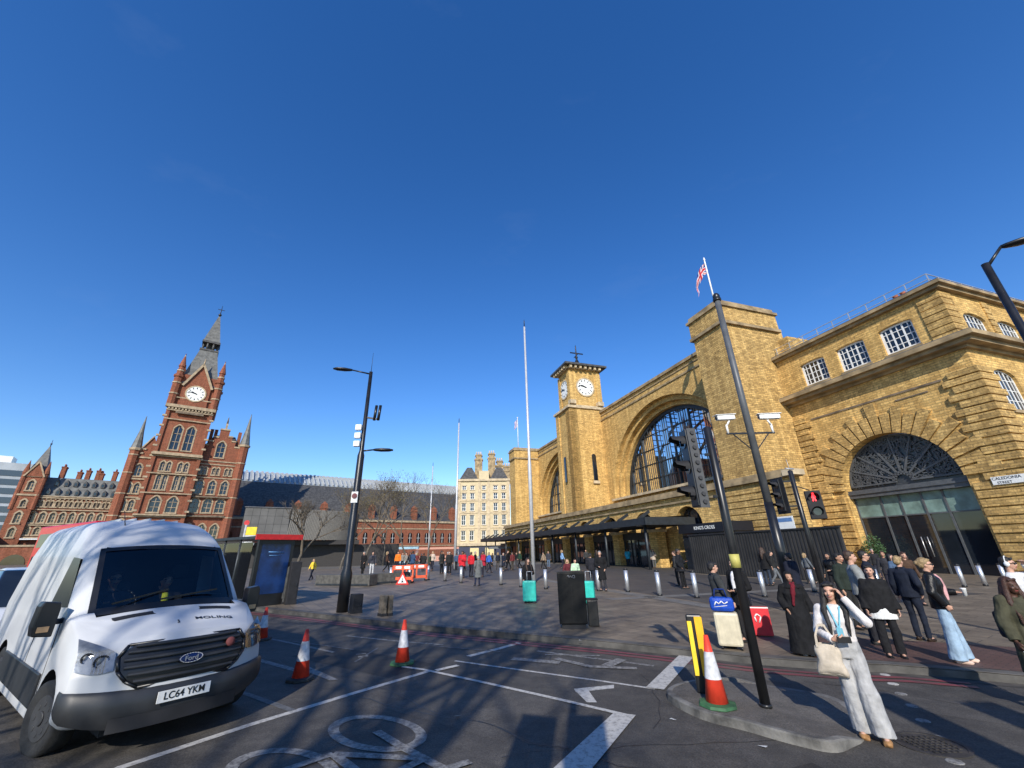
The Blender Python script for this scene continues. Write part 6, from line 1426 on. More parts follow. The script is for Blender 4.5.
def cctv():
    l = topplace(717, 300, 12, PAVE); r_ = empty('camera_pole', l, 0, 'tall grey pole rising before the end tower carrying two white surveillance cameras', 'camera pole')
    m = MB(); m.lathe([(.135, 3.4), (.115, 12.0)], n=16); m.build('pole', grey_paint, r_); m = MB(); m.lathe([(.165, 0), (.15, 3.4)], n=16); m.build('lower_pole', black_paint, r_)
    m = MB(); m.ball((0, 0, 12.15), .15, .15, .2); m.lathe([(.1, 0), (.17, .05), (.17, .15)], (0, 0, 11.9), 12); m.build('dome_camera', black_paint, r_)
    z = next((q / 50 for q in range(600, 100, -1) if proj((l.x, l.y, l.z + q / 50))[1] > 433), 7); m = MB(); m.bar((-.92, 0, z), (.92, 0, z), .05, .06); m.bar((-.7, 0, z), (0, 0, z - .75), .03, .03); m.bar((.7, 0, z), (0, 0, z - .75), .03, .03); m.build('cross_arm', black_paint, r_)
    for s_, yaw in ((-1, .1), (1, -.25)):
        c_ = empty('surveillance_camera', (0, 0, 0)); bpy.data.objects.remove(c_)
        x = s_ * .86; m = MB(); m.tube((x, 0, z), (x, 0, z + .35), .04, .04, 8); m.tube((x - s_ * .0, 0, z + .3), (x - s_ * .12, -.05, z + .5), .035, .035, 8); m.build('camera_bracket', white_paint, r_)
        m = MB(); m.box(-.42, .30, -.1, .1, -.09, .09); cm = m.build('camera_housing', white_paint, r_, bevel=.03); cm.location = (x + .05, -.05, z + .62); cm.rotation_euler = (0, .06 * s_, yaw)
        m = MB(); m.box(-.48, .34, -.13, .13, .1, .12); m.build('sun_shield', white_paint, cm); m = MB(); m.tube((-.42, 0, 0), (-.46, 0, 0), .06, .06, 12); m.build('lens', black_paint, cm)
cctv()
# --- cabinet
def cabinet():
    l = G(574, 628, PAVE); r_ = empty('utility_cabinet', (l.x, l.y, l.z), R(-6), 'tall glossy black cabinet with white scrawl standing near the kerb', 'cabinet')
    m = MB(); m.box(-.36, .36, -.25, .25, .12, 1.32); m.build('body', mat('gloss_black', (.004, .004, .004), .5, var=.3, spec=.25), r_, bevel=.02); m = MB(); m.box(-.31, .31, -.2, .2, 0, .13); m.build('plinth', black_matt, r_)
    m = MB(); m.box(-.37, .37, -.26, .26, 1.32, 1.35); m.build('lid', black_paint, r_)
    m = MB(); m.box(-.002, .002, -.256, -.25, .16, 1.28); m.build('door_gap', black_matt, r_)
    m = MB(); rnd = random.Random(4); pts = [(-.1, -.258, 1.23), (-.06, -.258, 1.26), (-.04, -.258, 1.2), (-.01, -.258, 1.25), (.02, -.258, 1.2), (.05, -.258, 1.25), (.10, -.258, 1.26), (.11, -.258, 1.2), (.07, -.258, 1.19), (.05, -.258, 1.22)]
    m.path(pts, .006, 4); m.build('scrawl', mat('scrawl_grey', (.3, .3, .3), .6), r_)
    l2 = G(594, 626, PAVE); r2 = empty('utility_box', l2, R(-6), 'small black box close behind the right side of the tall cabinet', 'cabinet'); m = MB(); m.box(-.14, .14, -.12, .12, 0, .62); m.build('body', black_paint, r2, bevel=.02); m = MB(); m.box(-.15, .15, -.13, .13, .62, .66); m.build('lid', black_matt, r2)
cabinet()
def suitcase(loc, rz, col, label, w_=.46, h=.66, d=.27, lean=0, rough=.4):
    r_ = empty('suitcase', loc, rz, label, 'suitcase'); r_.rotation_euler.x = lean
    mm = mat('shell_' + label[:9].replace(' ', '_'), col, rough, var=.12, scale=6, bump=.1)
    m = MB(); m.box(-w_ / 2, w_ / 2, -d / 2, d / 2, .06, .06 + h); m.build('shell', mm, r_, bevel=.045)
    m = MB()
    for i in range(7): x = -w_ * .38 + i * w_ * .76 / 6; m.box(x - .008, x + .008, -d / 2 - .006, -d / 2 + .01, .12, h); m.box(x - .008, x + .008, d / 2 - .01, d / 2 + .006, .12, h)
    m.build('rib', mm, r_)
    for s_ in (1, -1): m = MB(); m.tube((s_ * w_ * .38, -d * .3, .035), (s_ * w_ * .38 + .03, -d * .3, .035), .035, .035, 10); m.tube((s_ * w_ * .38, d * .3, .035), (s_ * w_ * .38 + .03, d * .3, .035), .035, .035, 10); m.build('wheel', black_paint, r_)
    m = MB(); m.path([(-.1, d * .35, h), (-.1, d * .35, h + .38), (.1, d * .35, h + .38), (.1, d * .35, h)], .011); m.build('handle', grey_metal, r_); return r_
suitcase(G(530, 603, PAVE), R(-8), (.03, .50, .40), 'turquoise suitcase with the woman in black at the bollards', .52, .72)
suitcase(G(590, 605, PAVE), R(-20), (.03, .50, .40), 'turquoise suitcase partly hidden by the black cabinet', .42, .74)
cs = suitcase(G(732, 649, PAVE), R(-25), (.56, .50, .36), 'large cream suitcase with dark edging under the blue bag', .46, .60, .30)
bpy.context.view_layer.update()
suitcase(G(748, 634, PAVE), R(-35), (.014, .018, .035), 'dark navy suitcase between the cream case and the black post', .42, .80, .28)
c_ = cs.matrix_basis @ Vector((-.03, 0, .67)); bb = empty('holdall', c_, R(-25), 'bright blue nylon holdall with white print resting on the cream suitcase', 'bag')
m = MB(); m.box(-.23, .23, -.13, .13, 0, .27); m.build('bag_body', fabric('blue_nylon', (.012, .06, .36), .4), bb, bevel=.07); m = MB(); m.path([(-.12, -.1, .27), (-.09, -.1, .42), (.09, -.1, .42), (.12, -.1, .27)], .012); m.build('handle', fabric('blue_dark', (.01, .03, .15)), bb)
m = MB(); m.path([(-.14, -.137, .12), (-.1, -.137, .19), (-.05, -.137, .15), (0, -.137, .2), (.05, -.137, .15), (.12, -.137, .19)], .012, 5); m.path([(-.15, -.137, .09), (.1, -.137, .12)], .006, 5); m.build('print', white_paint, bb)
l = G(762, 636, PAVE); rb = empty('shopping_bag', l, R(-20), 'bright red paper bag with a white squiggle behind the slim black post', 'bag'); m = MB(); m.box(-.24, .24, -.08, .08, 0.02, .60); m.build('bag_body', mat('red_paper', (.60, .02, .03), .5), rb, bevel=.006); m = MB(); m.path([(-.06, -.086, .3), (-.08, -.086, .4), (-.02, -.086, .46), (.05, -.086, .4), (.0, -.086, .28)], .016, 5); m.box(-.24, .24, -.084, -.08, .575, .6); m.build('print', white_paint, rb)
# --- keep left plates on the island
l = G(706, 693, .10); kb = empty('island_bollard', l, R(-18), 'black island bollard with two tall yellow plates', 'bollard')
m = MB(); m.box(-.11, .11, -.06, .06, 0, .98); m.build('body', black_paint, kb, bevel=.02)
ye = mat('bright_yellow', (.80, .40, .01), .45, var=.1)
m = MB(); m.box(.0, .105, -.085, -.062, .22, .96); m.build('yellow_plate', ye, kb); m = MB(); m.box(-.105, -.045, -.085, -.062, .22, .90); m.build('yellow_plate', mat('lemon_yellow', (.80, .55, .03), .45, var=.1), kb)
# --- bus stop and left furniture
def bus_stop():
    l0 = G(266, 606, PAVE)
    r_ = empty('bus_shelter', l0, R(147), 'bus shelter with a red edged roof and a dark blue poster panel', 'bus shelter')
    m = MB(); m.box(-.1, 3.9, -.9, .9, 2.42, 2.52); m.build('roof', dark_metal, r_); m = MB(); m.box(-.14, 3.95, -.95, -.9, 2.38, 2.58); m.box(-.16, -.1, -.95, .95, 2.38, 2.58); m.build('roof_edge', mat('bus_red', (.55, .02, .02), .4), r_)
    pn = mat('poster_blue', (.008, .04, .16), .25, col2=(.002, .008, .03), scale=1.6)
    m = MB(); m.box(.0, .16, -.72, .72, .0, 2.4); ad = m.build('advert_panel', black_paint, r_); m = MB(); m.box(-.012, -.002, -.58, .58, .42, 2.22); m.build('poster', pn, ad); m = MB(); m.path([(-.02, -.3, 1.9), (-.02, .3, 1.93)], .02, 5); m.path([(-.02, -.2, 1.78), (-.02, .25, 1.8)], .012, 5); m.build('poster_lines', mat('poster_pale', (.10, .25, .5), .4), ad)
    for x in (1.3, 2.6, 3.7): m = MB(); m.tube((x, .8, 0), (x, .8, 2.42), .04, .04, 8); m.build('post', dark_metal, r_)
    m = MB(); m.box(.3, 3.7, .78, .80, .3, 2.3); m.build('glass_panel', glass_clear, r_); m = MB(); m.box(1.2, 3.4, .35, .65, .48, .52); m.build('bench_seat', mat('bus_red2', (.5, .02, .02), .4), r_)
    # stop flag
    l = topplace(246, 527, 3.1); s_ = empty('bus_stop_sign', l, R(20), 'bus stop post with a small yellow flag above the white van', 'sign')
    m = MB(); m.tube((0, 0, 0), (0, 0, 3.2), .05, .05, 8); m.build('pole', mat('pale_post', (.4, .4, .4), .5), s_); m = MB(); m.box(.05, .5, -.02, .02, 2.72, 3.1); m.build('yellow_flag', mat('flag_yellow', (.75, .55, .02), .5), s_); m = MB(); m.box(.05, .5, -.02, .02, 2.25, 2.7); m.build('white_panel', white_paint, s_); m = MB(); m.lathe([(.12, -.02), (.12, .02)], (0, 0, 0), 16); k_ = m.build('red_disc', mat('disc_red', (.55, .03, .03), .4), s_); k_.location = (0, 0, 3.3); k_.rotation_euler.x = R(90)
bus_stop()
def kiosk(px, py, top, w_, d_, label, mt, wedge=False):
    l = G(px, py, PAVE); h = fit_height(l, top); r_ = empty('street_bin' if wedge else 'street_cabinet', l, R(40), label, 'bin' if wedge else 'cabinet')
    m = MB()
    if wedge: m.grid([[(-w_ / 2, -d_ / 2, 0), (w_ / 2, -d_ / 2, 0), (w_ / 2, -d_ / 2, h), (-w_ / 2, -d_ / 2, h * .74)], [(-w_ / 2, d_ / 2, 0), (w_ / 2, d_ / 2, 0), (w_ / 2, d_ / 2, h), (-w_ / 2, d_ / 2, h * .74)]], 0, True, False, True, True)
    else: m.box(-w_ / 2, w_ / 2, -d_ / 2, d_ / 2, 0, h * .96); 
    m.build('body', mt, r_, bevel=.02)
    m = MB(); m.box(-w_ / 2 - .01, w_ / 2 + .01, -d_ / 2 - .01, d_ / 2 + .01, 0.0, .08); m.build('plinth', black_matt, r_)
    m = MB(); m.box(-w_ * .36, w_ * .36, -d_ / 2 - .012, -d_ / 2 - .002, .2, h * .65); m.build('door', mt, r_)
    m = MB(); m.box(w_ * .2, w_ * .28, -d_ / 2 - .03, -d_ / 2 - .012, h * .4, h * .46); m.build('handle', dark_metal, r_)
kiosk(277, 604, 563, 1.0, .5, 'grey sloping topped street cabinet right of the bus shelter', mat('cab_grey', (.075, .075, .07), .6, var=.3), True)
kiosk(289, 604, 560, .38, .5, 'tall black street box squeezed behind the sloping grey cabinet', black_matt)
kiosk(355, 613, 593, .34, .34, 'short square black post at the foot of the street lamp', black_matt)
kiosk(382, 616, 594, .16, .3, 'left one of two weathered granite stub posts by the kerb', mat('granite_stub', (.12, .10, .075), .9, var=.4, bump=.3)); kiosk(388.5, 615.5, 594, .13, .3, 'right one of two weathered granite stub posts by the kerb', mat('granite_stub', (.1, .1, .1)))
for i, (a, b, wd, lab) in enumerate([((318, 585), (372, 586), .9, 'long low dark granite bench block left of the street lamp'), ((371, 584), (408, 582), .8, 'low dark granite block right of the street lamp behind the barrier')]):
    A_, B_ = G(*a, PAVE), G(*b, PAVE); r_ = empty('granite_bench', (A_ + B_) / 2, math.atan2(B_.y - A_.y, B_.x - A_.x), lab, 'bench'); L_ = (B_ - A_).length
    m = MB(); m.box(-L_ / 2, L_ / 2, -.3, .5, 0, .62); m.build('seat', mat('bench_granite', (.075, .07, .06), .7, var=.3, bump=.2), r_, bevel=.03); m = MB(); m.box(-L_ / 2 + .1, L_ / 2 - .1, -.32, -.29, .02, .12); m.build('kick_plate', dark_metal, r_)
# roadworks barrier
for i, (px, py, lab) in enumerate([(402, 583, 'orange roadworks barrier carrying a warning triangle sign'), (416, 581, 'orange roadworks barrier panel right of the triangle sign')]):
    l = G(px, py, PAVE); r_ = empty('roadworks_barrier', l, R(-8 + i * 30), lab, 'barrier'); ob = mat('barrier_orange', (.72, .11, .04), .5)
    m = MB(); m.box(-.75, .75, -.03, .03, .78, 1.05); m.box(-.75, .75, -.03, .03, .18, .35); m.box(-.75, -.65, -.03, .03, .1, 1.05); m.box(.65, .75, -.03, .03, .1, 1.05); m.box(-.05, .05, -.02, .02, .35, .78); m.build('panel', ob, r_)
    m = MB(); m.box(-.7, -.6, -.3, .3, 0, .1); m.box(.6, .7, -.3, .3, 0, .1); m.build('foot', black_matt, r_)
    [ (lambda mm: (mm.box(a_, a_ + .4, -.035, -.031, .85, 1.0), mm.build('reflective_strip', white_paint, r_)))(MB()) for a_ in (-.5, .1)]
l = G(402, 585, PAVE); r_ = empty('warning_sign', l, R(-8), 'white triangle warning sign with a red border leaning on the orange barrier', 'sign')
m = MB(); m.grid([[(-.42, 0, 0.02), (.42, 0, .02), (0, 0, .76)], [(-.42, .02, 0.02), (.42, .02, .02), (0, .02, .76)]], 0, True, False, True, True); m.build('border', mat('sign_red', (.6, .03, .02), .4), r_); m = MB(); m.face([(-.28, -.006, .10), (.28, -.006, .10), (0, -.006, .58)]); m.build('face', white_paint, r_); m = MB(); m.face([(-.1, -.01, .14), (.12, -.01, .14), (.03, -.01, .24)]); m.bar((-.03, -.01, .2), (.02, -.01, .38), .04, .004, upv=(0, 1, 0)); m.build('pictogram', black_paint, r_)
# --- site hoarding before the station
def hoarding():
    p0, p1 = W(26, 30.6), W(26, 17.9); r_ = empty('hoarding', ((p0.x + p1.x) / 2, (p0.y + p1.y) / 2, PAVE + gz(p0.x) - .05), KR, 'long dark grey site hoarding standing before the end tower of the station', 'hoarding')
    m = MB(); m.box(-.05, .05, -6.35, 6.35, 0, 2.95); m.build('board', mat('hoarding_grey', (.026, .024, .022), .7, var=.3, scale=1.0), r_)
    m = MB(); [m.box(-.09, -.05, -6.34 + i * .244, -6.34 + i * .244 + .12, 0.05, 2.9) for i in range(52)]; m.build('slat', mat('hoarding_slat', (.030, .028, .026), .6, var=.3, scale=1.0), r_)
    m = MB(); m.box(-.14, .08, -6.4, 6.4, 2.95, 3.05); m.build('capping', black_matt, r_)
hoarding()
# pale notice above the hoarding
pw = W(27, 22.3, 3.3); sgn = empty('notice_board', (pw.x, pw.y, 3.1 + gz(pw.x)), KR, 'small white and blue notice above the hoarding beside the traffic light', 'sign'); m = MB(); m.box(-.03, .0, -.9, .9, 0, .9); m.build('board', white_paint, sgn); m = MB(); m.box(-.04, -.031, -.8, .8, .55, .8); m.build('blue_strip', mat('notice_blue', (.1, .2, .4), .5), sgn)
# --- bare trees
bark = mat('grey_bark', (.10, .085, .065), .9, var=.35, scale=4, bump=.5); twig_m = mat('twig_brown', (.14, .11, .075), .9, var=.3)
leaf_m = mat('olive_leaf_haze', (.16, .125, .04), .8, var=.4, scale=3)
def bare_tree(loc, h, spread, label, seed, leaves=0, depth=6, tr=.14, name='plane_tree', trunkf=.28):
    rnd = random.Random(seed); r_ = empty(name, loc, 0, label, 'tree', None)
    mt = MB(); mc = MB(); ml = MB()
    def grow(p, d_, l_, r, lvl):
        q = p; dd = d_
        n = 3 if lvl < 3 else 2
        for i in range(n):
            dd = (dd + Vector((rnd.gauss(0, .13), rnd.gauss(0, .13), rnd.gauss(.03, .05)))).normalized(); q2 = q + dd * l_ / n; ra = r * (1 - .35 * i / n); rb = r * (1 - .35 * (i + 1) / n)
            (mt if lvl == 0 else mc).tube(q, q2, ra, rb, 7 if lvl < 2 else 4 if lvl < 4 else 3, caps=False, smooth=lvl < 3); q = q2
        if lvl >= depth:
            if leaves:
                for _ in range(leaves):
                    c_ = q + Vector((rnd.gauss(0, .25), rnd.gauss(0, .25), rnd.gauss(0, .25))); s = rnd.uniform(.03, .07); a = Vector((rnd.gauss(0, 1), rnd.gauss(0, 1), rnd.gauss(0, 1))).normalized() * s; b = a.orthogonal().normalized() * s
                    ml.face([c_ - a, c_ - b, c_ + a, c_ + b])
            return
        for i in range(3 if lvl < depth - 1 else 2 + rnd.randrange(2)):
            az_ = rnd.uniform(0, 6.28); t = rnd.uniform(.35, .85) * spread
            u = dd.orthogonal().normalized(); v = dd.cross(u); nd = (dd * math.cos(t) + (u * math.cos(az_) + v * math.sin(az_)) * math.sin(t) + Vector((0, 0, .18))).normalized()
            grow(q if i else q, nd, l_ * rnd.uniform(.62, .82), r * .62, lvl + 1)
    grow(Vector((0, 0, -.1)), Vector((0, 0, 1)), h * trunkf, tr, 0)
    mt.build('trunk', bark, r_); mc.build('crown', twig_m, r_)
    if leaves: ml.build('leaves', leaf_m, r_)
    return r_
for (px, py, h, lv, lab, sd_) in [(363, 571, 11.5, 1, 'bare plane tree with a mottled trunk in the square right of the street lamp', 3), (293, 582, 7, 0, 'small bare tree in front of the slatted screen', 4), (408, 567, 14, 0, 'tall bare tree with fine twigs near the far mast', 5), (383, 566, 12, 2, 'bushy bare tree with olive brown haze left of the far mast', 6), (340, 569, 11, 1, 'half hidden bare tree behind the street lamp', 8), (428, 565, 13, 0, 'thin bare tree left of the silver masts', 9)]:
    bare_tree(G(px, py, PAVE), h, .9, lab, sd_, lv)
# street trees on the near pavement, behind the viewpoint: they dapple the road
bare_tree((-4.6, -11.5, 0), 17, .95, 'tall bare street tree on the near pavement behind the viewpoint', 21, 0, 5, .26, trunkf=.30)
bare_tree((-11.5, -9.5, 0), 15, .95, 'second tall bare street tree on the near pavement further left', 22, 0, 5, .24, trunkf=.30)
bare_tree((6.5, -16.0, 0), 18, .95, 'third tall bare street tree on the near pavement to the right', 23, 0, 5, .24, trunkf=.30)
bare_tree((-1.5, -16.5, 0), 22, .95, 'fourth and tallest bare street tree on the near pavement', 25, 0, 6, .30, trunkf=.30)
# near traffic signal behind the viewpoint, plus a signal and totem added as shadow casters
r_ = empty('traffic_signal', (5.15, -1.0, 0), 0, 'unseen traffic signal added further right on the near kerb to cast a shadow', 'traffic signal'); m = MB(); m.lathe([(.07, 0), (.07, 4.6)], n=12); m.build('pole', black_paint, r_); signal_head(r_, (.0, .25, 3.6), 0, 3)  # unseen signal, added for the shadow band it throws on the road
r_ = empty('traffic_signal', (-.45, -1.1, 0), 0, 'traffic signal with backing board on the near kerb behind the viewpoint', 'traffic signal'); m = MB(); m.lathe([(.06, 0), (.06, 4.9)], n=12); m.build('pole', black_paint, r_); signal_head(r_, (.16, 0, 3.7), 180, 3); signal_head(r_, (-.42, 0, 3.7), 200, 3)
r_ = empty('shadow_caster_totem', (4.0, -.9, 0), R(10), 'unseen narrow totem added right of the viewpoint to cast a long road shadow', 'totem'); m = MB(); m.box(-.24, .24, -.08, .08, 0, 4.9); m.build('body', dark_metal, r_, bevel=.03); m = MB(); m.box(-.2, .2, -.09, -.081, 1, 2.3); m.build('panel', white_paint, r_)  # totem shape added out of view as caster of the long shadow
# shrub seen in the doorway
pw = W(38.9, 24.6); bz = empty('potted_shrub', (pw.x, pw.y, gz(pw.x)), 0, 'green potted shrub left of the glass doors of the corner block', 'plant'); rnd = random.Random(2)
m = MB(); m.lathe([(.25, 0), (.35, .6)], n=12); m.build('pot', black_matt, bz); m = MB()
for _ in range(900):
    v_ = Vector((rnd.gauss(0, 1), rnd.gauss(0, 1), rnd.gauss(0, 1))).normalized() * rnd.uniform(.3, 1); c_ = Vector((v_.x * .8, v_.y * .8, 1.9 + v_.z * 1.1)); a = Vector((rnd.gauss(0, 1), rnd.gauss(0, 1), rnd.gauss(0, 1))).normalized() * .09; b = a.orthogonal().normalized() * .05; m.face([c_ - a, c_ - b, c_ + a, c_ + b])
m.build('foliage', mat('shrub_green', (.04, .09, .03), .6, var=.5), bz); m = MB(); m.tube((0, 0, .5), (0, 0, 1.8), .04, .02, 6); m.build('stem', bark, bz)
# market stalls / awnings far behind the crowd
for i, (px, py, wd, col, lab) in enumerate([(401, 563, 6, (.30, .48, .56), 'pale blue market stall behind the orange barrier'), (437, 561, 9, (.5, .25, .18), 'long stall with a salmon pink awning beyond the crowd'), (380, 562, 6, (.35, .45, .5), 'pale canopy stall beside the bare tree'), (500, 560, 5, (.12, .13, .14), 'grey kiosk below the end of the canopy')]):
    l = G(px, py, PAVE); r_ = empty('market_stall', l, R(10), lab, 'stall'); mm = mat('stall_%d' % i, col, .6)
    m = MB(); m.box(-wd / 2, wd / 2, -1, 1.2, 2.3, 2.7); m.build('awning', mm, r_); m = MB(); m.box(-wd / 2 + .2, wd / 2 - .2, -.6, 1, 0, 1.0); m.build('counter', mm, r_)
    for s_ in (-1, 1): m = MB(); m.tube((s_ * (wd / 2 - .1), -.9, 0), (s_ * (wd / 2 - .1), -.9, 2.3), .04, .04, 6); m.build('post', steel, r_)
# ================================================================== VEHICLES
def hull(name, pts, m, parent, bevel=0, seg=3, smooth=True):
    bm = bmesh.new(); [bm.verts.new(p) for p in pts]; bm.verts.ensure_lookup_table()
    r = bmesh.ops.convex_hull(bm, input=bm.verts); bmesh.ops.delete(bm, geom=[e for e in r['geom_interior'] if isinstance(e, bmesh.types.BMVert)], context='VERTS')
    bmesh.ops.dissolve_limit(bm, angle_limit=R(2), verts=bm.verts, edges=bm.edges); bmesh.ops.recalc_face_normals(bm, faces=bm.faces)
    me = bpy.data.meshes.new(name); bm.to_mesh(me); bm.free(); me.materials.append(m)
    for f in me.polygons: f.use_smooth = smooth
    o = bpy.data.objects.new(name, me); C.objects.link(o)
    if parent: o.parent = parent
    if bevel:
        b = o.modifiers.new('b', 'BEVEL'); b.width = bevel; b.segments = seg; b.limit_method = 'ANGLE'; b.angle_limit = R(12)
    return o
def bake(o, cutters=(), add=()):
    for c in add:
        b = o.modifiers.new('u', 'BOOLEAN'); b.operation = 'UNION'; b.solver = 'EXACT'; b.object = c
    for c in cutters:
        b = o.modifiers.new('d', 'BOOLEAN'); b.operation = 'DIFFERENCE'; b.solver = 'EXACT'; b.object = c
    bpy.context.view_layer.update()
    dg = bpy.context.evaluated_depsgraph_get(); me = bpy.data.meshes.new_from_object(o.evaluated_get(dg)); o.modifiers.clear(); o.data = me
    for c in list(cutters) + list(add): bpy.data.objects.remove(c)
    me.attributes.get('sharp_edge')
    bm = bmesh.new(); bm.from_mesh(me); 
    for e in bm.edges: e.smooth = len(e.link_faces) == 2 and e.calc_face_angle(0) < R(28)
    for f in bm.faces: f.smooth = True
    bm.to_mesh(me); bm.free(); return o
vanw = mat('van_white', (.50, .505, .51), .36, var=.08, scale=1.6, spec=.3); tyre_m = mat('tyre_rubber', (.018, .018, .018), .85, var=.3, scale=12, bump=.3); plast = mat('grey_bumper_plastic', (.024, .025, .027), .45, var=.2, scale=5)
chrome = mat('headlight_reflector', (.20, .21, .22), .45, .4, var=.35, scale=9, bump=.1)
def wheel(parent, x, y, r, w_, side, steer=0):
    c_ = empty('wheel', (x, y, r), steer); c_.parent = parent
    m = MB(); m.grid([[(s_ * w_ / 2 * a, rr * math.cos(t), rr * math.sin(t)) for t in [2 * math.pi * i / 36 for i in range(36)]] for s_, a, rr in ((-1, .8, r * .62), (-1, 1, r * .86), (-1, .88, r * .98), (1, .88, r * .98), (1, 1, r * .86), (1, .8, r * .62))], 0, True, True, True, True)
    t = m.build('tyre', tyre_m, parent); t.location = (x, y, r); t.rotation_euler.z = steer
    m = MB()
    for i in range(36): a = 2 * math.pi * i / 36; m.box(-w_ * .42, w_ * .42, -.0, .012, -.004, .004) if False else None
    m.T = lambda a, b, c: (a, b, c)
    m.tube((side * w_ * .36, 0, 0), (side * w_ * .44, 0, 0), r * .6, r * .58, 24)
    for i in range(8): a = 2 * math.pi * i / 8; m.tube((side * w_ * .44, r * .38 * math.cos(a), r * .38 * math.sin(a)), (side * w_ * .46, r * .38 * math.cos(a), r * .38 * math.sin(a)), r * .09, r * .08, 8)
    m.tube((side * w_ * .44, 0, 0), (side * w_ * .5, 0, 0), r * .2, r * .17, 12)
    rm = m.build('rim', mat('steel_rim', (.05, .05, .052), .6, .3), t); bpy.data.objects.remove(c_); return t
def van():
    root = empty('van', (-3.97, 5.77, 0.03), R(55), 'white high-roofed panel van with dark grille and lettered bonnet at the left', 'van')
    # lower body with bonnet (front at y=0, back +y)
    def ringp(y, w_, z0, z1): return [(-w_, y, z0), (w_, y, z0), (-w_, y, z1), (w_, y, z1)]
    pts = []
    for u in [i / 6 for i in range(-6, 7)]:
        sag = .34 * abs(u) ** 2.6; x = u * 1.0
        pts += [(x * .97, .03 + sag, .34 + .14 * abs(u) ** 3), (x * .985, .0 + sag, .55), (x * .97, .03 + sag, .80), (x * .93, .13 + sag * .95, 1.04 - .03 * u * u), (x * .90, .24 + sag * .8, 1.13 - .05 * u * u), (x * .88, .62 + sag * .4, 1.27 - .05 * u * u), (x * .87, 1.05 + sag * .2, 1.40 - .05 * u * u)]
    pts += [(s * 1.0, y, z) for s in (1, -1) for y in (.75, 5.9) for z in (.25, .9)] + [(s * .98, y, 1.30) for s in (1, -1) for y in (1.0, 5.9)]
    low = hull('body', pts, vanw, root, .035, 3)
    pts = []
    for u in [i / 6 for i in range(-6, 7)]:
        sag = .20 * abs(u) ** 2.5
        pts += [(u * .885, .96 + sag, 1.33 - .05 * u * u), (u * .80, 1.80 + sag * .7, 2.13 - .02 * u * u), (u * .765, 1.95 + sag * .7, 2.25 - .03 * u * u), (u * .70, 2.25 + sag * .5, 2.44 - .06 * u * u), (u * .67, 2.75 + sag * .3, 2.585 - .07 * u * u), (u * .68, 3.5, 2.63 - .07 * u * u), (u * .68, 5.9, 2.63 - .07 * u * u)]
    pts += [(s * .985, y, 1.30) for s in (1, -1) for y in (1.3, 5.95)] + [(s * .99, y, .9) for s in (1, -1) for y in (1.3, 5.95)] + [(s * .90, y, 2.05) for s in (1, -1) for y in (2.2, 5.92)] + [(s * .80, y, 2.45) for s in (1, -1) for y in (2.9, 5.9)]
    up = hull('upper', pts, vanw, None, .04, 3); bpy.context.view_layer.update()
    up.matrix_world = root.matrix_basis
    cut = []
    M = root.matrix_basis
    def cutter(mbuild):
        o = mbuild; o.matrix_world = M; return o
    # wheel arches
    for y in (.98, 4.55):
        for s in (1, -1):
            cut.append(cutter(hull('cut', [(s * q, y + .46 * math.cos(t), .36 + .46 * math.sin(t)) for q in (.62, 1.25) for t in [2 * math.pi * i / 28 for i in range(28)]], black_matt, None)))
    # cab cavity opening through the windscreen and side windows
    cav = hull('cav', [(s * .78, 1.14, 1.42) for s in (1, -1)] + [(s * .71, 1.80, 2.06) for s in (1, -1)] + [(s * .78, .88, 1.44) for s in (1, -1)] + [(s * .71, 1.55, 2.06) for s in (1, -1)] + [(s * .80, 2.6, .7) for s in (1, -1)] + [(s * .72, 2.6, 2.2) for s in (1, -1)] + [(s * .78, 1.25, .9) for s in (1, -1)] + [(s * .68, 2.2, 2.2) for s in (1, -1)], black_matt, None); cav.matrix_world = M; cut.append(cav)
    for s in (1, -1):
        sw = hull('sw', [(s * q, y, z) for q in (.6, 1.1) for y, z in ((1.51, 1.43), (2.05, 1.99), (2.49, 2.01), (2.49, 1.39))], black_matt, None); sw.matrix_world = M; cut.append(sw)
    bpy.context.view_layer.update()
    bake(low, cut, [up]); low.data.materials.clear(); low.data.materials.append(vanw); low.data.materials.append(black_matt)
    for f in low.data.polygons: f.material_index = 0
    Mi = Matrix()
    for f in low.data.polygons:
        c = f.center
        if (abs(c.x) < .80 and 1.0 < c.y < 2.62 and .68 < c.z < 2.21 and not (c.z > 2.15 and f.normal.z > .3)):
            # inside cavity if normal points inwards
            if (c.x * f.normal.x < -.05) or (c.y > 2.5) or (c.z > 2.0 and f.normal.z < 0) or (c.z < 1.0 and f.normal.z > .3) or (c.y < 1.6 and f.normal.y > .1): f.material_index = 1
        if (abs(c.y - .98) < .5 or abs(c.y - 4.55) < .5) and c.z < .84 and .6 < abs(c.x) < .97: f.material_index = 1
    # glass
    gl = glass('van_glass', (.72, .76, .75), .06, .02)
    m = MB(); rows = []
    for j in range(7):
        t = -.02 + 1.10 * j / 6; row = []
        for i in range(13):
            u = -1 + i / 6; w_ = .835 + (.77 - .835) * t; row.append((u * w_, .985 + .19 * abs(u * w_ / .86) ** 2.5 * (1 - .3 * t) + (1.755 - .985) * t - .012, 1.36 - .045 * u * u + (2.095 - 1.36) * t + .008))
        rows.append(row)
    m.grid(rows); m.build('windscreen', gl, root)
    # black windscreen border
    def off(p, e=.008): return (p[0], p[1] - e, p[2] + e)
    m = MB(); n = len(rows)
    def lerp(a, b, t): return tuple(a[k] + (b[k] - a[k]) * t for k in range(3))
    outer = [[off(p) for p in r_] for r_ in rows]
    m.grid([outer[0], [lerp(a, b, .55) for a, b in zip(outer[0], outer[1])]]); m.grid([[lerp(a, b, .65) for a, b in zip(outer[-2], outer[-1])], outer[-1]])
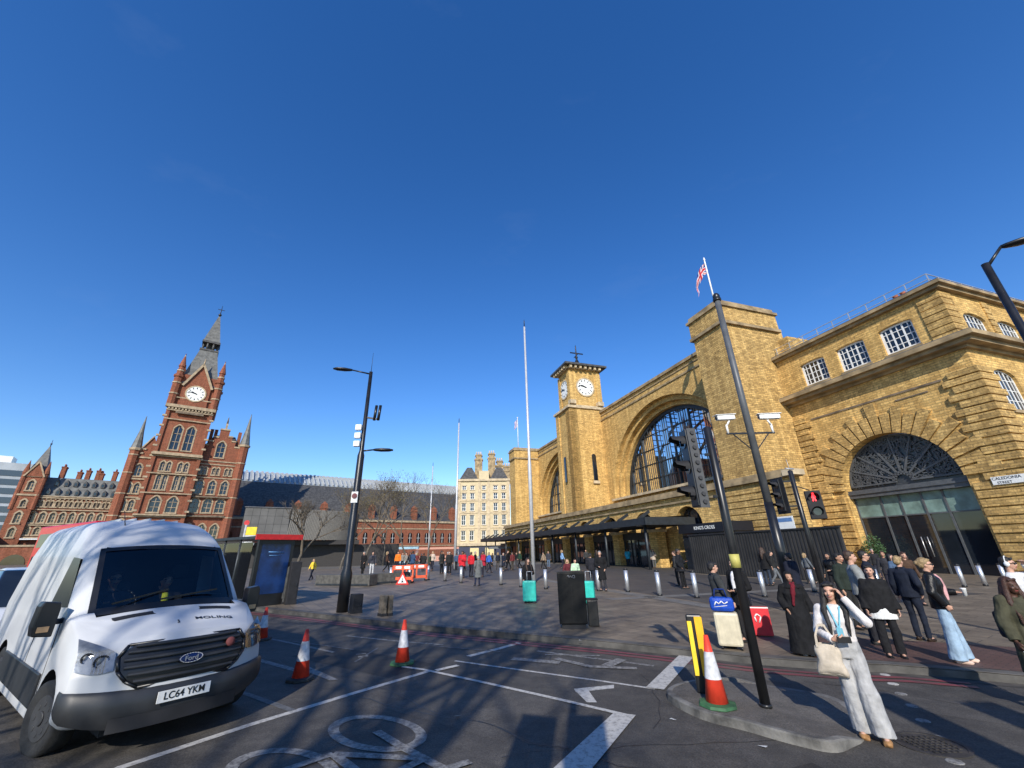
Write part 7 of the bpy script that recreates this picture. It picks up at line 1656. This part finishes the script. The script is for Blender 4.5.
    m.grid([[r_[0] for r_ in outer], [lerp(r_[0], r_[1], .45) for r_ in outer]]); m.grid([[lerp(r_[-2], r_[-1], .55) for r_ in outer], [r_[-1] for r_ in outer]])
    m.build('windscreen_seal', black_paint, root)
    # wipers
    m = MB(); m.bar((-.15, 1.03, 1.46), (.55, 1.13, 1.53), .02, .02); m.bar((-.65, 1.05, 1.45), (-.05, 1.16, 1.57), .02, .02); m.build('wiper', black_paint, root)
    for s in (1, -1):
        m = MB(); X = lambda z: s * (.985 - (z - 1.3) * .112 + .004)
        m.face([(X(1.42), 1.50, 1.42), (X(2.0), 2.05, 2.0), (X(2.02), 2.5, 2.02), (X(1.38), 2.5, 1.38)]); m.build('side_window', mat('side_glass', (.012, .014, .016), .3, spec=.3), root)
    # dashboard, seats, driver
    m = MB(); m.box(-.74, .74, 1.30, 1.75, .95, 1.36); m.build('dashboard', black_matt, root, bevel=.04)
    for x in (-.42, .42):
        m = MB(); m.box(x - .25, x + .25, 2.1, 2.5, .9, 1.1); m.box(x - .25, x + .25, 2.35, 2.55, 1.0, 1.65); m.box(x - .13, x + .13, 2.38, 2.5, 1.66, 1.88); m.build('seat', mat('seat_cloth', (.03, .03, .035), .9), root, bevel=.05)
    m = MB(); pts = [(-.42 + .19 * math.cos(t), 1.72 + .07 * math.sin(t), 1.40 + .17 * math.sin(t)) for t in [2 * math.pi * i / 20 for i in range(21)]]; m.path(pts, .016, 6); m.tube((-.42, 1.72, 1.40), (-.42, 1.55, 1.30), .03, .03, 8); m.bar((-.6, 1.72, 1.40), (-.24, 1.72, 1.40), .03, .02); m.build('steering_wheel', black_paint, root)
    m = MB(); m.box(.3, .5, 1.35, 1.45, 1.36, 1.38); m.build('paper', white_paint, root)
    # grille
    Y = lambda x, z: (.03 if z < .8 else .03 + (z - .8) * .42) + .34 * abs(x / .97) ** 2.6 * .97
    m = MB(); rows = []
    for j in range(7):
        t = j / 6; z = .66 + .40 * t; w_ = [.46, .54, .60, .635, .635, .61, .52][j]; rows.append([(u * w_, Y(u * w_, z) - .022, z) for u in [i / 8 for i in range(-8, 9)]])
    m.grid(rows); g_ = m.build('grille', black_paint, root)
    for z, w_ in ((.71, .50), (.78, .56), (.85, .60), (.92, .605), (.99, .58), (1.045, .52)):
        m = MB(); m.grid([[(u * w_, Y(u * w_, z) - .022 - e, z + dz) for u in [i / 8 for i in range(-8, 9)]] for e, dz in ((0, -.02), (.03, -.012), (.03, .012), (0, .02))]); m.build('slat', plast, g_)
    m = MB(); ol = [(w * s, z) for s, lst in ((1, [(.45, .65), (.56, .72), (.64, .82), (.655, .95), (.58, 1.06)]), (-1, [(.58, 1.06), (.655, .95), (.64, .82), (.56, .72), (.45, .65)])) for w, z in lst]
    ol.append(ol[0]); m.path([(x, Y(x, z) - .03, z) for x, z in ol], .018, 6); m.build('grille_rim', black_paint, root)
    # badge and poppy
    m = MB(); m.lathe([(1, -.01), (1, .012), (.93, .015), (.01, .015)], n=24); b_ = m.build('badge', mat('badge_blue', (.006, .02, .09), .3, .2), root); b_.scale = (.12, .05, 1); b_.location = (0, Y(0, .86) - .062, .86); b_.rotation_euler.x = R(82)
    m = MB(); m.path([(.115 * math.cos(t), .047 * math.sin(t), .016) for t in [2 * math.pi * i / 24 for i in range(25)]], .004, 4); br_ = m.build('badge_rim', steel, root); br_.location = b_.location; br_.rotation_euler.x = R(82)
    text('badge_lettering', 'Ford', .072, mat('badge_letter_grey', (.25, .26, .28), .4), root, Matrix.Translation((0, Y(0, .86) - .082, .858)) @ Matrix.Rotation(R(86), 4, 'X'))
    m = MB(); m.lathe([(.01, .01), (.055, .0), (.05, .02), (.012, .028)], n=16); p_ = m.build('red_flower', mat('flower_red', (.13, .03, .03), .8), root); p_.location = (.44, Y(.44, .93) - .055, .95); p_.rotation_euler.x = R(82)
    # headlights
    for s in (1, -1):
        HP = lambda u, v: None
        m = MB(); rows = []
        for j in range(7):
            t = j / 6; row = []
            for i in range(9):
                q = i / 8; x = .675 + .285 * q; zlo = .84 + .02 * q - .03 * math.sin(q * 3.1); zhi = 1.0 + .15 * q ** .8; z = zlo + (zhi - zlo) * t
                row.append((s * x, Y(x, min(z, 1.04)) + max(0, z - 1.04) * 1.2 - .016, z))
            rows.append(row)
        m.grid(rows); h_ = m.build('headlight', chrome, root)
        m = MB(); m.grid([[(a, b - .012, c) for a, b, c in r_] for r_ in rows]); m.build('lens_cover', glass('lens_cover_%d' % s, (.8, .82, .85), .25, .02), h_)
        for x_, z_, q in ((.775, .93, .058), (.885, .97, .045)):
            m = MB(); m.path([(s * (x_ + q * math.cos(t)), Y(x_, z_) - .022 + .3 * q * math.cos(t), z_ + q * math.sin(t)) for t in [2 * math.pi * i / 18 for i in range(19)]], .009, 5); m.build('lamp_ring', plast, h_)
            m = MB(); m.ball((s * x_, Y(x_, z_) - .012, z_), q * .7, .012, q * .7); m.build('bulb', chrome, h_)
    # bumper
    m = MB(); rows = []
    for z, o_, w_ in ((.27, .03, .96), (.36, .055, .985), (.50, .065, 1.0), (.60, .05, 1.0), (.635, .01, .99)):
        rows.append([(u * w_, Y(u * w_ * .97, z) - o_, z + (.13 * abs(u) ** 3 * max(0, (.5 - z) / .23) if z < .6 else .04 * abs(u) ** 3)) for u in [i / 12 for i in range(-12, 13)]])
    for r_ in rows:
        s_ = r_[0]; e_ = r_[-1]; r_.insert(0, (s_[0], .50, s_[2])); r_.append((e_[0], .50, e_[2]))
    m.grid(rows); m.build('bumper', plast, root)
    m = MB(); m.grid([[(u * .62, Y(u * .62, z) - .075, z) for u in [i / 8 for i in range(-8, 9)]] for z in (.27, .40)]); m.build('lower_intake', black_matt, root)
    m = MB(); m.box(-.60, .60, .30, .8, .20, .30); m.build('undertray', black_matt, root)
    # number plate
    m = MB(); m.box(-.26, .26, -.012, 0, -.056, .056); pl = m.build('number_plate', mat('plate_white', (.62, .62, .60), .4), root, bevel=.003); pl.location = (.0, Y(0, .5) - .075, .52); pl.rotation_euler.x = R(-4)
    text('plate_lettering', 'LC64 YKM', .098, black_paint, pl, Matrix.Translation((0, -.014, -.0)) @ Matrix.Rotation(R(90), 4, 'X'), .002, sx=.92)
    # bonnet lettering and vents, bonnet gap
    from mathutils.bvhtree import BVHTree
    bt = BVHTree.FromPolygons([v.co for v in low.data.vertices], [tuple(q.vertices) for q in low.data.polygons])
    def bz(x, y): h_ = bt.ray_cast(Vector((x, y, 2.0 if y < .92 else 1.6)), Vector((0, 0, -1))); return h_[0].z if h_[0] else 1.2
    def bonnet_text(body, x0, x1, y0, size):
        za, zb = bz(x0, y0), bz(x1, y0); z2 = bz((x0 + x1) / 2, y0 + size * .5); z3 = bz((x0 + x1) / 2, y0 - size * .5)
        ex = Vector((x1 - x0, 0, zb - za)).normalized(); ey = Vector((0, size, z2 - z3)).normalized(); ez = ex.cross(ey).normalized(); ey = ez.cross(ex)
        o_ = Vector(((x0 + x1) / 2, y0, bz((x0 + x1) / 2, y0))) + ez * .006
        mx = Matrix(((ex.x, ey.x, ez.x, o_.x), (ex.y, ey.y, ez.y, o_.y), (ex.z, ey.z, ez.z, o_.z), (0, 0, 0, 1)))
        text('bonnet_lettering', body, size, black_paint, root, mx, .001, sx=1.35)
    bonnet_text('MOL', .13, .36, .50, .088); bonnet_text('ING', .38, .58, .50, .088); bonnet_text('J', -.08, -.04, .48, .088)
    for s in (1, -1):
        m = MB(); m.grid([[(s * (x_ + (.02 if k else 0)), y_, bz(s * x_, y_) + .004) for x_ in (.24, .34, .44, .54, .64)] for k, y_ in enumerate((.76, .79, .82, .85))], smooth=False); m.build('bonnet_vent', black_matt, root)
    # side trims, mirrors, doors
    for s in (1, -1):
        m = MB(); m.box(min(s * 1.0, s * 1.03), max(s * 1.0, s * 1.03), 1.46, 4.08, .38, .72); m.build('side_trim', plast, root, bevel=.01)
        m = MB(); m.box(s * 1.0 - .004, s * 1.0 + .004, 1.42, 1.428, .5, 1.32); m.box(s * 1.0 - .004, s * 1.0 + .004, 2.62, 2.628, .4, 1.32); m.build('door_seam', black_matt, root)
        m = MB(); m.box(min(s * 1.0, s * 1.02), max(s * 1.0, s * 1.02), 2.35, 2.55, 1.08, 1.13); m.build('door_handle', black_paint, root)
        m = MB(); m.tube((s * .95, 1.45, 1.28), (s * 1.10, 1.38, 1.28), .035, .035, 8); m.grid([[(s * (1.07 + .19 * q + dx), y_, z_) for q, z_ in ((0, 1.13), (.9, 1.15), (1, 1.25), (.97, 1.47), (.85, 1.52), (0.05, 1.50), (0, 1.42))] for y_, dx in ((1.25, .0), (1.44, .01))], 0, True, False, True, True); mr = m.build('wing_mirror', black_paint, root, bevel=.035)
        m = MB(); m.box(min(s * 1.09, s * 1.25), max(s * 1.09, s * 1.25), 1.445, 1.452, 1.18, 1.47); m.build('mirror_glass', chrome, mr); m = MB(); m.box(min(s * 1.12, s * 1.22), max(s * 1.12, s * 1.22), 1.238, 1.252, 1.19, 1.25); m.build('indicator', mat('amber', (.5, .3, .15), .3), mr)
        for k, y in enumerate((.98, 4.55)):
            wheel(root, s * .88, y, .36, .23, s, R(12) if k == 0 else 0)
    # roof ribs and aerial
    m = MB(); 
    for x in (-.4, -.2, 0, .2, .4): m.box(x - .012, x + .012, 3.1, 5.8, 2.6 - .07 * x * x * 2, 2.628 - .07 * x * x * 2.1 + .012)
    m.build('roof_rib', vanw, root); m = MB(); m.tube((-.45, 2.5, 2.48), (-.47, 2.7, 2.72), .008, .004, 5); m.build('aerial', black_paint, root)
    return root
VAN = van(); bpy.context.view_layer.update()
def vloc(x, y, z): return VAN.matrix_basis @ Vector((x, y, z))
dr = build_person('driver in a dark top and sunglasses at the wheel of the white van', vloc(-.42, 2.25, .03), 125, 1.74, dict(skin='tan', hair='short', hcol='brown', stance='sit', glasses=True, jL=((.27, -.14, 1.22), (.14, -.42, 1.30)), jR=((.27, -.14, 1.22), (.16, -.42, 1.30)), top=dict(kind='shirt', col=(.05, .05, .06)), legs=dict(col=(.03, .03, .05))), .014)
dr.location = vloc(-.42, 2.25, .08); 
ps = build_person('passenger in dark clothes with a yellow badge in the middle of the white van', vloc(.25, 2.30, .03), 125, 1.72, dict(skin='tan', hair='short', hcol='black', stance='sit', jL=((.24, -.10, 1.2), (.12, -.36, 1.18)), jR=((.24, -.10, 1.2), (.12, -.36, 1.18)), top=dict(kind='shirt', col=(.03, .03, .035)), inner=(.75, .75, .05), legs=dict(col=(.03, .03, .05))), .016)
# other traffic queued behind the van
def car(loc, az, col, label, L_=4.3, W_=1.78, H_=1.45, suv=False, rough=.2, name='car'):
    root = empty(name, loc, R(180 - az), label, 'car'); mp = mat('paint_' + label[:12].replace(' ', '_'), col, rough, var=.05, spec=.6); w_ = W_ / 2
    zb = H_ * .58
    pts = [(s * w_ * q, y, z) for s in (1, -1) for q, y, z in ((.80, 0, .3), (.86, 0.0, .55), (.80, .08, .70), (1, .45, .3), (1, .5, .66), (.88, .9, zb), (1, L_ * .5, zb * .95), (1, L_ - .4, .75), (.9, L_ - .25, zb), (.82, L_, .6), (.85, L_ - .05, .35), (1, L_ - .5, .3))]
    body = hull('body', pts, mp, root, .06, 3)
    pts = [(s * q, y, z) for s in (1, -1) for q, y, z in ((w_ * .84, L_ * .25, zb - .03), (w_ * .68, L_ * .42, H_ - .03), (w_ * .60, L_ * .55, H_), (w_ * .66, L_ * .75, H_ - .05), (w_ * .82, L_ * .93, zb))]
    cab = hull('cab', pts, glass_dark, root, .05, 2)
    pts = [(s * q, y, z) for s in (1, -1) for q, y, z in ((w_ * .66, L_ * .44, H_ - .03), (w_ * .62, L_ * .55, H_ + .02), (w_ * .64, L_ * .74, H_ - .03), (w_ * .6, L_ * .5, H_ - .06), (w_ * .6, L_ * .7, H_ - .06))]
    hull('roof', pts, mp, root, .02, 2)
    for s in (1, -1):
        for y in (.78, L_ - .85): wheel(root, s * (w_ - .10), y, .32, .20, s)
        m = MB(); m.ball((s * w_ * .70, .07, .62), .16, .06, .08); m.build('headlight', chrome, root)
        m = MB(); m.box(s * w_ * 1.0 - .02, s * w_ * 1.0 + (.18 if s > 0 else .02) - (.0 if s > 0 else .18), L_ * .33, L_ * .37, zb + .02, zb + .16); m.build('wing_mirror', mp, root, bevel=.03)
    m = MB(); m.box(-.5, .5, -.03, .02, .45, .62); m.build('grille', black_paint, root)
    return root
def along(x, y, dist, side):     # behind the van along the road
    d2 = Vector((-.819, .574)); s2 = Vector((.574, .819)); return Vector((x, y)) + d2 * dist + s2 * side
p = along(-3.97, 5.77, 6.6, -.3); car((p.x, p.y, gz(p.x)), 125, (.55, .56, .58), 'silver grey people carrier queued right behind the white van', 4.7, 1.85, 1.75)
p = along(-3.97, 5.77, 12.5, -.6); car((p.x, p.y, gz(p.x)), 125, (.62, .63, .65), 'white car at the left edge further back in the queue', 4.4, 1.8, 1.6)
p = along(-3.97, 5.77, 3.4, -2.9)
# red double decker far behind, and a red car
def bus(loc, az, label):
    root = empty('double_decker_bus', loc, R(180 - az), label, 'bus'); red = mat('bus_paint_red', (.50, .015, .015), .3, var=.06)
    m = MB(); m.box(-1.27, 1.27, 0, 10.5, .35, 4.35); m.build('body', red, root, bevel=.12)
    for z0, z1 in ((1.2, 2.1), (2.75, 3.75)):
        m = MB(); m.box(-1.285, 1.285, .6, 10.0, z0, z1); m.build('side_window', glass_dark, root); m = MB(); m.box(-1.15, 1.15, -.012, .5, z0, z1); m.build('front_window', glass_dark, root)
    for s in (1, -1):
        for y in (2.0, 8.0): wheel(root, s * 1.12, y, .48, .28, s)
    m = MB(); m.box(-.8, .8, -.02, .3, 2.2, 2.6); m.build('destination_panel', black_paint, root)
l = Vector((-29.5, 31.5, 0)); bus((l.x, l.y, 0.3), 118, 'red double-decker bus whose roof shows above the white van')
l = topplace(47, 546, 1.7, 0); car((l.x, l.y, gz(l.x)), 125, (.5, .02, .02), 'small red car between the white van and the gothic hotel', 4.0, 1.7, 1.6)
